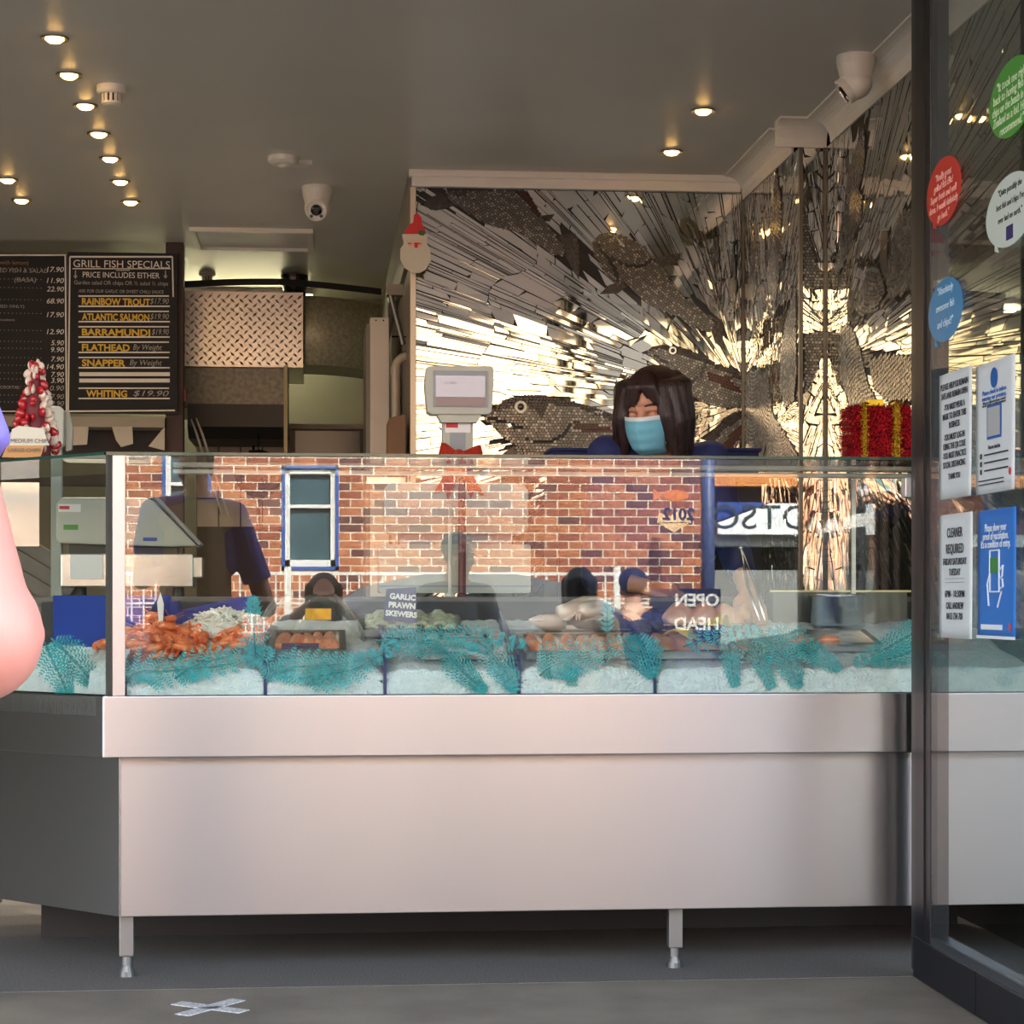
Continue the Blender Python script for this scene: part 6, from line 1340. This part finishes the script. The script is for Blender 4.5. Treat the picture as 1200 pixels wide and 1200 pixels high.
sp.chain([sho, mid_, elb, wri], [0.043, 0.05, 0.045, 0.030]); sp.ball(elb + Vector((0.004, -0.008, -0.006)), 0.05, 12, 8)
sp.chain([sho2, elb2, wri2], [0.05, 0.046, 0.03])
hand(sp, wri, (wri - elb), (0, 0, 1), (0, 1, 0), 0.7); hand(sp, wri2, (wri2 - elb2), (0, 0, 1), (-1, 0, 0), 0.7)
for s in (-1, 1): sp.chain([hipm + X1 * 0.09 * s, Vector((bx_ + 0.1 * s, Ym + 0.01, 0.50)), Vector((bx_ + 0.1 * s, Ym - 0.03, 0.09)), Vector((bx_ + 0.11 * s, Ym + 0.1, 0.045))], [0.1, 0.062, 0.042, 0.036])
man = tag(sp.skin('person', skinP, voxel=0.007, smooth=6), 'customer in a lavender t-shirt at the left edge, bare bent arm in view', 'person')
eyes(P2, M2, man)
sp = Soup(); sp.chain([nk_ - Z1 * 0.06, Vector((bx_, Ym, 1.25)), hipm + Z1 * 0.02], [0.105, 0.16, 0.16]); sp.chain([sho, nk_ - Z1 * 0.05, sho2], [0.058, 0.085, 0.075])
slv = sho.lerp(elb, 0.74); sp.ball(sho, 0.058); sp.tube([sho, slv], [0.057, 0.069], 18); sp.cap(sho2, sho2.lerp(elb2, 0.5), 0.072, 0.072)
for s2 in (sho, sho2): sp.cap(Vector((s2.x * 0.75 + bx_ * 0.25, Ym, 1.39)), Vector((s2.x * 0.6 + bx_ * 0.4, Ym, 1.2)), 0.06, 0.10)
sp.skin('t_shirt', mat('lavender_cotton', (134, 122, 214), 0.85, var=0.06), man, 0.009)
sp = Soup(); sp.chain([Vector((bx_, Ym + 0.012, 1.32)), Vector((bx_, Ym + 0.012, 1.2)), hipm + Vector((0, 0.012, 0.04))], [0.15, 0.165, 0.165]); sp.chain([Vector((bx_ - 0.11, Ym + 0.01, 1.37)), Vector((bx_ + 0.11, Ym + 0.01, 1.37))], [0.088, 0.088]); sp.skin('tan_vest', mat('tan_vest', (206, 172, 136), 0.85), man, 0.011)
sp = Soup()
for s in (-1, 1): sp.chain([hipm + X1 * 0.08 * s, Vector((bx_ + 0.1 * s, Ym + 0.01, 0.52))], [0.135, 0.095])
sp.skin('shorts', mat('stone_shorts', (176, 160, 132), 0.85), man, 0.012)
sp = Soup()
for s in (-1, 1): sp.chain([Vector((bx_ + 0.105 * s, Ym - 0.05, 0.05)), Vector((bx_ + 0.115 * s, Ym + 0.14, 0.04))], [0.05, 0.04])
sp.skin('shoes', mat('shoe_grey', (90, 90, 94), 0.7), man, 0.009)
sp = Soup(); sp.ball(P2(0, -0.024, 0.048), (0.08, 0.093, 0.08), 20, 14, M=M2); sp.skin('hair', mat('short_brown_hair', (74, 56, 44), 0.6, var=0.3, vscale=60), man, 0.007)
# ---------------------------------------------------------------- people behind the camera, seen only as reflections
def sitter(hp, fwd, label, top, skin_, hair, hairlen=0.0, hat=None, arms=None, glasses=None, lap=0.5):
    hp = Vector(hp); f, r, u = frame(Vector((fwd[0], fwd[1], 0))); sp = Soup(); nk = hp - Z1 * 0.15 - f * 0.03
    Q, Mq = head(sp, hp, fwd, 1.0, neck_to=nk)
    hip = Vector((nk.x, nk.y, lap)) - f * 0.08; sl, sr = nk - r * 0.17 - Z1 * 0.06, nk + r * 0.17 - Z1 * 0.06
    arms = arms or [(sl - r * 0.05 + f * 0.06 - Z1 * 0.27, sl + r * 0.06 + f * 0.26 - Z1 * 0.30), (sr + r * 0.05 + f * 0.06 - Z1 * 0.27, sr - r * 0.06 + f * 0.26 - Z1 * 0.30)]
    sp.chain([nk, nk.lerp(hip, 0.5), hip], [0.08, 0.12, 0.13])
    for s_, (e, w_), sg in ((sl, arms[0], 1), (sr, arms[1], -1)):
        sp.chain([s_, e, w_], [0.05, 0.04, 0.027]); hand(sp, w_, (w_ - e), r * sg + Z1, Z1 + f * 0.3, 0.8)
        kn = hip + r * (-0.1 * sg) + f * 0.42; ft_ = Vector((kn.x, kn.y, 0.06)) + f * 0.02; sp.chain([hip - r * 0.08 * sg, kn, ft_, ft_ + f * 0.16], [0.085, 0.06, 0.042, 0.035])
    o = tag(sp.skin('person', skin_, voxel=0.010, smooth=4), label, 'person'); eyes(Q, Mq, o)
    sp = Soup(); sp.chain([nk - Z1 * 0.06, nk.lerp(hip, 0.5), hip], [0.1, 0.15, 0.16]); sp.chain([sl, nk - Z1 * 0.04, sr], [0.07, 0.07, 0.07])
    for s_, (e, w_) in ((sl, arms[0]), (sr, arms[1])): sp.chain([s_, e, e.lerp(w_, 0.5)], [0.068, 0.056, 0.048])
    sp.skin('shirt', top, o, 0.012)
    sp = Soup()
    for sg in (1, -1):
        kn = hip + r * (-0.1 * sg) + f * 0.42; ft_ = Vector((kn.x, kn.y, 0.1)); sp.chain([hip - r * 0.08 * sg, kn, ft_], [0.11, 0.08, 0.06])
    sp.skin('trousers', MATS['black_trousers'], o, 0.014)
    sp = Soup(); sp.ball(Q(0, -0.026, 0.046), (0.084, 0.097, 0.084), 18, 12, M=Mq)
    if hairlen:
        for t_ in range(7):
            a = -1.9 + t_ * 0.63; sp.chain([Q(0.075 * math.sin(a), -0.07 * math.cos(a) - 0.02, 0.04), Q(0.085 * math.sin(a), -0.08 * math.cos(a) - 0.02, -hairlen)], [0.035, 0.02])
    sp.skin('hair', hair, o, 0.009)
    if hat:
        sp = Soup(); sp.ball(Q(0, -0.02, 0.062), (0.092, 0.104, 0.082), 18, 12, M=Mq); sp.ball(Q(0, 0.09, 0.05), (0.07, 0.06, 0.012), 14, 8, M=Mq); sp.skin('cap', hat, o, 0.009)
    # stool
    st_ = thing('stool', 'plain round stool under the ' + label.split(' behind')[0].split(',')[0][:40].strip(), 'stool', (hip.x, hip.y, 0))
    MB().lathe([(0.17, lap - 0.16), (0.18, lap - 0.15), (0.18, lap - 0.13), (0.02, lap - 0.125)], (hip.x, hip.y, 0), 'z', 24).build('seat', MATS['grey_plank'], st_)
    for q in range(4):
        a = math.pi / 4 + q * math.pi / 2; MB().tube([(hip.x + 0.12 * math.cos(a), hip.y + 0.12 * math.sin(a), lap - 0.15), (hip.x + 0.17 * math.cos(a), hip.y + 0.17 * math.sin(a), 0)], 0.012, 8).build('leg', MATS['grey_plank'], st_)
    return o, Q
ph = Vector((0.02, -0.20, 1.03)); grey_t = mat('pale_grey_shirt', (206, 200, 190), 0.85)
aw = [(Vector((-0.26, -0.14, 0.80)), Vector((-0.075, -0.07, 0.97))), (Vector((0.30, -0.14, 0.80)), Vector((0.115, -0.07, 0.97)))]
sitter(ph, (0, 1, -0.02), 'photographer with dark hair holding up a phone, mirrored in the glass', grey_t, skinB, hairm, 0.12, arms=aw)
t = thing('phone', 'dark phone held up by the photographer, mirrored in the glass', 'phone', (0.02, -0.03, 0.95)); MB().box(-0.055, 0.095, -0.034, -0.026, 0.965, 1.04).build('case', black, t, bevel=0.003); MB().lathe([(0.007, 0), (0.007, 0.003)], (0.06, -0.026, 1.015), 'y', 14).build('lens', dk, t)
om = refl(538, 652, 0.1); sitter(om, (0.45, 0.85, -0.1), 'older person with grey hair in a grey jacket, mirrored in the glass', mat('grey_jacket', (96, 104, 116), 0.85), skinA, mat('grey_hair', (150, 140, 130), 0.6))
hn = mat('navy_cap', (28, 34, 70), 0.7)
s1_ = refl(680, 690, -1.0); sitter(s1_, (0.3, -0.95, 0), 'dark haired person with a hair band facing away, mirrored in the glass', mat('cream_top', (200, 180, 160), 0.85), skinB, mat('black_hair', (22, 20, 26), 0.4), 0.1)
s2_ = refl(742, 692, -1.8); sitter(s2_, (0.2, -0.98, 0), 'person in a navy cap and navy top facing away, mirrored in the glass', mat('navy_shirt', (30, 38, 84), 0.85), skinB, MATS['black_hair'], 0.0, hat=hn)
# ================================================================ across the street (seen mirrored in the glass and the mosaics)
YW = -10.4
bw_r = refl(822, 600, YW).x
bb = thing('brick_building', 'red brick building with cream upper wall across the street, mirrored in the counter glass', 'building', (-4, YW - 1.5, 0))
mort = mat('mortar', (226, 212, 188), 0.9, var=0.08, vscale=20)
b1 = mat('brick_red_brown', (150, 84, 60), 0.8, var=0.25, vscale=12, bump=0.3, bscale=90)
b2 = mat('brick_orange', (178, 110, 74), 0.8, var=0.22, vscale=12, bump=0.3, bscale=90)
b3 = mat('brick_plum', (108, 66, 60), 0.8, var=0.25, vscale=12, bump=0.3, bscale=90)
render_c = mat('cream_render', (186, 156, 118), 0.8, var=0.06, vscale=2)
wins = []
for (a, b, t, bt) in ((330, 397, 545, 668), (190, 247, 520, 640)):
    p0 = refl(a, t, YW); p1 = refl(b, bt, YW); wins.append((p0.x, p1.x, p1.z, max(p0.z, p1.z + 1.0)))
wins.append((-4.6, -3.9, wins[0][2], wins[0][3])); wins.append((-7.6, -6.9, wins[0][2], wins[0][3]))
ZT = 3.0
core = MB()
xs = sorted(wins)
def inwin(x0, x1, z0, z1):
    return any(x1 > w_[0] and x0 < w_[1] and z1 > w_[2] and z0 < w_[3] for w_ in wins)
# mortar core around the window holes
xc = [-13.0] + [v for w_ in sorted(wins) for v in (w_[0], w_[1])] + [bw_r - 0.01]
for i in range(0, len(xc) - 1):
    if i % 2 == 0: core.box(xc[i], xc[i + 1], YW - 0.25, YW - 0.003, 0, ZT)
    else:
        w_ = sorted(wins)[i // 2]; core.box(xc[i], xc[i + 1], YW - 0.25, YW - 0.003, 0, w_[2]); core.box(xc[i], xc[i + 1], YW - 0.25, YW - 0.003, w_[3], ZT)
core.build('mortar_wall', mort, bb)
brickme = []
for m in (b1, b2, b3):
    me = MB().box(-0.113, 0.113, -0.1, 0, 0, 0.074).mesh('brick'); me.materials.append(m); brickme.append(me)
rest = MB(); nb = 0; rnd = random.Random(4)
for r in range(int(ZT / 0.086)):
    z = 0.004 + r * 0.086; x = -13 + (0.12 if r % 2 else 0)
    while x < bw_r:
        x0, x1 = x, min(x + 0.23, bw_r); full = x1 - x0 > 0.22; segs_ = [(x0, x1)]
        for w_ in wins:
            if z + 0.076 > w_[2] and z < w_[3]:
                segs_ = [q for a, b in segs_ for q in ((a, min(b, w_[0])), (max(a, w_[1]), b)) if q[1] - q[0] > 0.015]
        k = rnd.choice((0, 0, 1, 1, 2))
        if full and segs_ == [(x0, x1)] and nb < 300 and refl(240, 0, YW).x < x0 and 1.35 < z < 2.6:
            o = bpy.data.objects.new('brick', brickme[k]); COL.objects.link(o); setpar(o, bb); o.location = ((x0 + x1) / 2, YW, z); nb += 1
        else:
            for a, b in segs_: rest.box(a + 0.002, b - 0.002, YW - 0.1, YW, z, z + 0.074, k)
        x += 0.24
rest.build('bricks', [b1, b2, b3], bb)['kind'] = 'stuff'
MB().box(-13, bw_r, YW - 4, YW - 0.02, ZT, 5.4).box(-13.1, bw_r + 0.05, YW - 4, YW + 0.05, ZT - 0.02, ZT + 0.14).box(-13.1, bw_r + 0.05, YW - 4, YW + 0.06, 5.3, 5.5).build('upper_wall', render_c, bb)
bluetrim = mat('blue_window_trim', (52, 88, 158), 0.5)
wpane = mat('far_window_glass', (70, 96, 104), 0.08, var=0.3, vscale=2.0)
for k, w_ in enumerate(sorted(wins)):
    x0, x1, z0, z1 = w_
    t = 0.035
    tr = MB().box(x0 - 0.0, x0 + t, YW - 0.1, YW + 0.012, z0, z1).box(x1 - t, x1, YW - 0.1, YW + 0.012, z0, z1).box(x0, x1, YW - 0.1, YW + 0.012, z0, z0 + t).box(x0, x1, YW - 0.1, YW + 0.012, z1 - t, z1).build('window_surround', bluetrim, bb)
    a0, a1, c0, c1 = x0 + t, x1 - t, z0 + t, z1 - t; f_ = 0.05; zm = c0 + (c1 - c0) * 0.6
    MB().box(a0, a0 + f_, YW - 0.1, YW - 0.02, c0, c1).box(a1 - f_, a1, YW - 0.1, YW - 0.02, c0, c1).box(a0, a1, YW - 0.1, YW - 0.02, c0, c0 + f_ * 1.4).box(a0, a1, YW - 0.1, YW - 0.02, c1 - f_, c1).box(a0, a1, YW - 0.1, YW - 0.025, zm, zm + 0.035).build('sash', mat('white_sash', (226, 224, 214), 0.5), tr)
    MB().box(a0, a1, YW - 0.09, YW - 0.08, c0, zm).build('pane', wpane, tr); MB().box(a0, a1, YW - 0.09, YW - 0.08, zm, c1).build('pane', wpane, tr)
# badge painted on the brickwork: a fish over a year
bp = refl(792, 594, YW); BU = Vector((-1, 0, 0))
badge = thing('wall_badge', 'orange fish badge with navy numerals on the brick wall across the street', 'sign', (bp.x, YW, bp.z - 0.3))
fo = mat('badge_orange', (214, 120, 60), 0.6); fc = mat('badge_cream', (230, 190, 140), 0.6); fn_ = mat('badge_navy', (32, 36, 84), 0.6)
def fishpoly(c, s, flip=1):
    pts = []
    for i in range(24):
        a = 2 * math.pi * i / 24; pts.append((c[0] + flip * s * math.cos(a), c[1] + 0.42 * s * math.sin(a)))
    return pts
MB().prism([(x, YW + 0.001, z) for x, z in fishpoly((bp.x, bp.z + 0.12), 0.14)], Y1, 0.004).prism([(bp.x - 0.12, YW + 0.001, bp.z + 0.12), (bp.x - 0.24, YW + 0.001, bp.z + 0.19), (bp.x - 0.24, YW + 0.001, bp.z + 0.06)], Y1, 0.004).build('fish_mark', fo, badge)
text('2012', 0.17, (bp.x + 0.2, YW + 0.004, bp.z - 0.01), BU, Z1, fn_, badge, 'LEFT', 0.006)
MB().prism([(bp.x + 0.16, YW + 0.001, bp.z - 0.16), (bp.x - 0.2, YW + 0.001, bp.z - 0.16), (bp.x - 0.02, YW + 0.001, bp.z - 0.27)], Y1, 0.003).prism([(bp.x + 0.17, YW + 0.001, bp.z - 0.17), (bp.x - 0.2, YW + 0.001, bp.z - 0.17), (bp.x - 0.18, YW + 0.001, bp.z - 0.06), (bp.x - 0.06, YW + 0.001, bp.z - 0.1), (bp.x + 0.08, YW + 0.001, bp.z)], Y1, 0.003).build('envelope_mark', fc, badge)
# blue veranda post
pp = refl(830, 600, -9.0)
vp = thing('veranda_post', 'blue painted round veranda post at the brick building corner', 'post', (pp.x, -9.0, 0))
MB().lathe([(0.065, 0.1), (0.065, 3.0)], (pp.x, -9.0, 0), 'z', 18).build('shaft', mat('post_blue', (62, 74, 112), 0.45), vp, smooth=True)
MB().lathe([(0.1, 0), (0.1, 0.06), (0.07, 0.12)], (pp.x, -9.0, 0), 'z', 18).build('base', MATS['post_blue'], vp)
# the shop beside it: orange fascia, brown gable, white sign
sx0, sx1 = bw_r + 0.08, 8.6; YS = -10.2
sh = thing('corner_shop', 'shop with orange fascia and brown gable beside the brick building across the street', 'building', (6.2, YS - 1.5, 0))
zt = lambda py: refl(900, py, YS).z
MB().box(sx0, sx1, YS - 3, YS - 0.05, 0, zt(668)).build('shop_wall', mat('shop_wall_pale', (128, 130, 126), 0.7, var=0.05), sh)
MB().box(sx0, sx1, YS - 3, YS - 0.6, zt(668), zt(640)).build('dark_window', mat('dark_shop_glass', (30, 32, 34), 0.1), sh)
MB().box(sx0, sx1, YS - 3, YS - 0.05, zt(640), zt(626)).build('window_head', mat('shop_grey', (150, 154, 150), 0.6), sh)
MB().box(sx0, sx1, YS - 3, YS - 0.3, zt(626), zt(570)).build('dark_wall', mat('shop_brown', (70, 42, 36), 0.7), sh)
MB().box(sx0, sx1, YS - 3, YS + 0.05, zt(570), zt(556)).build('fascia', mat('fascia_orange', (206, 130, 64), 0.6), sh)
MB().box(sx0, sx1 + 2, YS - 4, YS - 0.1, zt(556), 6.2).build('gable', mat('gable_dark', (52, 48, 44), 0.8, var=0.1), sh)
s0 = refl(842, 626, YS + 0.1); s1 = refl(985, 590, YS + 0.1)
sg = thing('shop_sign', 'white shop sign board lettered WOTSO across the street', 'sign', ((s0.x + s1.x) / 2, YS + 0.05, s0.z))
sgf = MB().prism([(s0.x, YS + 0.1, s0.z), (s1.x + 0.6, YS + 0.1, s0.z), (s1.x + 0.6, YS + 0.1, s1.z), (s0.x + 0.55, YS + 0.1, s1.z), (s0.x, YS + 0.1, s0.z + 0.12)], Y1, -0.06).build('board', mat('sign_white', (236, 238, 236), 0.5), sg)
sgt = mat('sign_letters', (40, 52, 54), 0.5)
text('WOTSO', 0.36, (s1.x + 0.12, YS + 0.104, s1.z - 0.02), (-1, 0, 0), Z1, sgt, sg, 'LEFT', 0.0, xs=1.12)
MB().prism([(s0.x, YS + 0.06, s0.z + 0.14), (s0.x + 0.55, YS + 0.06, s1.z + 0.01), (s0.x, YS + 0.06, s1.z + 0.01)], Y1, -0.04).build('blue_corner', mat('sign_blue', (36, 66, 140), 0.5), sg)
# white mesh railing along the far kerb
YFn = -8.2; f0 = refl(140, 670, YFn); f1 = refl(760, 670, YFn); ft = f0.z
fr = thing('street_railing', 'white metal railing of thin upright bars along the far kerb', 'railing', ((f0.x + f1.x) / 2, YFn, 0))
wm = mat('railing_white', (230, 226, 214), 0.5)
MB().box(f0.x, f1.x, YFn - 0.015, YFn + 0.015, ft - 0.03, ft).build('top_rail', wm, fr); MB().box(f0.x, f1.x, YFn - 0.015, YFn + 0.015, 0.18, 0.21).build('bottom_rail', wm, fr)
MB().box(f0.x, f1.x, YFn - 0.01, YFn + 0.01, ft - 0.3, ft - 0.28).build('middle_rail', wm, fr)
n = int((f1.x - f0.x) / 0.11)
bar = MB().box(-0.008, 0.008, -0.008, 0.008, 0.2, ft - 0.02).mesh('bar'); bar.materials.append(wm)
pst = MB().box(-0.03, 0.03, -0.03, 0.03, -0.0, ft + 0.05).mesh('post'); pst.materials.append(wm)
for i in range(n + 1):
    o = bpy.data.objects.new('post' if i % 14 == 0 else 'bar', pst if i % 14 == 0 else bar); COL.objects.link(o); setpar(o, fr); o.location = (f0.x + i * 0.11, YFn, 0)
# board sign behind the photographer
YO = -2.5; o0 = refl(772, 745, YO); o1 = refl(836, 690, YO)
ob_ = thing('pavement_sign', 'navy pavement sign board with white OPEN lettering behind the camera', 'sign', ((o0.x + o1.x) / 2, YO, 0))
MB().box(o0.x - 0.05, o1.x + 0.05, YO - 0.03, YO, 0.05, o1.z).build('board', mat('sign_navy', (26, 32, 72), 0.5), ob_)
for x in (o0.x, o1.x): MB().obox((x, YO - 0.2, 0.44), X1, Vector((0, 0.42, 0.9)).normalized(), Vector((0, -0.9, 0.42)).normalized(), 0.02, 0.48, 0.012).build('leg', MATS['sign_navy'], ob_)
text('OPEN', 0.115, (o1.x + 0.04, YO + 0.004, refl(800, 699, YO).z + 0.02), (-1, 0, 0), Z1, white, ob_, 'LEFT', 0.003)
text('HEAD', 0.115, (o1.x + 0.04, YO + 0.004, refl(800, 727, YO).z + 0.02), (-1, 0, 0), Z1, white, ob_, 'LEFT', 0.003)

# ---------------------------------------------------------------- parked cars at the far kerb
def car(xc, Y, label, col, flip=1):
    body = mat('car_' + label.split()[0], col, 0.5); gl_ = mat('car_glass', (30, 38, 44), 0.06); zr_ = -0.14
    t = thing('parked_car', label, 'car', (xc, Y, zr_))
    low = [(-2.2, 0.28), (-2.25, 0.55), (-2.1, 0.78), (-1.2, 0.9), (1.0, 0.93), (1.9, 0.86), (2.2, 0.7), (2.22, 0.35), (2.1, 0.2), (-2.1, 0.2)]
    cab = [(-1.45, 0.88), (-0.75, 1.26), (-0.3, 1.34), (0.45, 1.34), (0.95, 1.24), (1.55, 0.9)]
    MB().prism([(xc + flip * a, Y - 0.85, zr_ + b) for a, b in low], Y1, 1.7).build('body', body, t, bevel=0.06, segs=3, smooth=False)
    def loft(pr, y0, y1, inset, name, m):
        n = len(pr); cx_ = sum(p[0] for p in pr) / n
        vs = []
        for yy, k in ((Y - 0.82, 0.0), (Y - 0.62, 1.0), (Y + 0.62, 1.0), (Y + 0.82, 0.0)): pass
        vs = [(xc + flip * a, Y - 0.80 + 0.22 * max(0, (b - 0.88) / 0.46), zr_ + b) for a, b in pr] + [(xc + flip * a, Y + 0.80 - 0.22 * max(0, (b - 0.88) / 0.46), zr_ + b) for a, b in pr]
        fs = [tuple(range(n)), tuple(range(n, 2 * n))[::-1]] + [(i, (i + 1) % n, n + (i + 1) % n, n + i) for i in range(n)]
        return MB().add(vs, fs).build(name, m, t, fixn=True, bevel=0.03)
    loft(cab, 0, 0, 0, 'cabin', body)
    for s in (-1, 1):
        for pr in ([(-1.2, 0.93), (-0.72, 1.2), (-0.05, 1.26), (-0.05, 0.94)], [(0.05, 0.94), (0.05, 1.26), (0.85, 1.18), (1.3, 0.94)]):
            MB().prism([(xc + flip * a, Y + s * (0.802 - 0.22 * max(0, (b - 0.88) / 0.46)), zr_ + b) for a, b in pr], Y1, 0.006 * s).build('side_window', gl_, t)
    for a in (-1.4, 1.4):
        for s in (-1, 1):
            w_ = MB().lathe([(0.2, 0), (0.3, 0.0), (0.31, 0.03), (0.31, 0.18), (0.29, 0.2), (0.2, 0.2)], (xc + a, Y + s * 0.86 - (0.2 if s > 0 else 0), zr_ + 0.31), 'y', 28).build('wheel', black, t, fixn=True)
            MB().lathe([(0.19, 0), (0.18, 0.012), (0.05, 0.02)], (xc + a, Y + s * 0.862, zr_ + 0.31), 'y' if s > 0 else '-y', 20).build('hub_cap', steel2, w_)
car(-3.15, -6.6, 'grey sedan parked at the far kerb, mirrored at the left of the glass', (60, 66, 74)); car(1.32, -6.6, 'navy sedan parked at the far kerb before the brick building', (28, 34, 48), -1)
car(5.8, -6.6, 'charcoal sedan parked at the far kerb before the corner shop', (40, 40, 42))
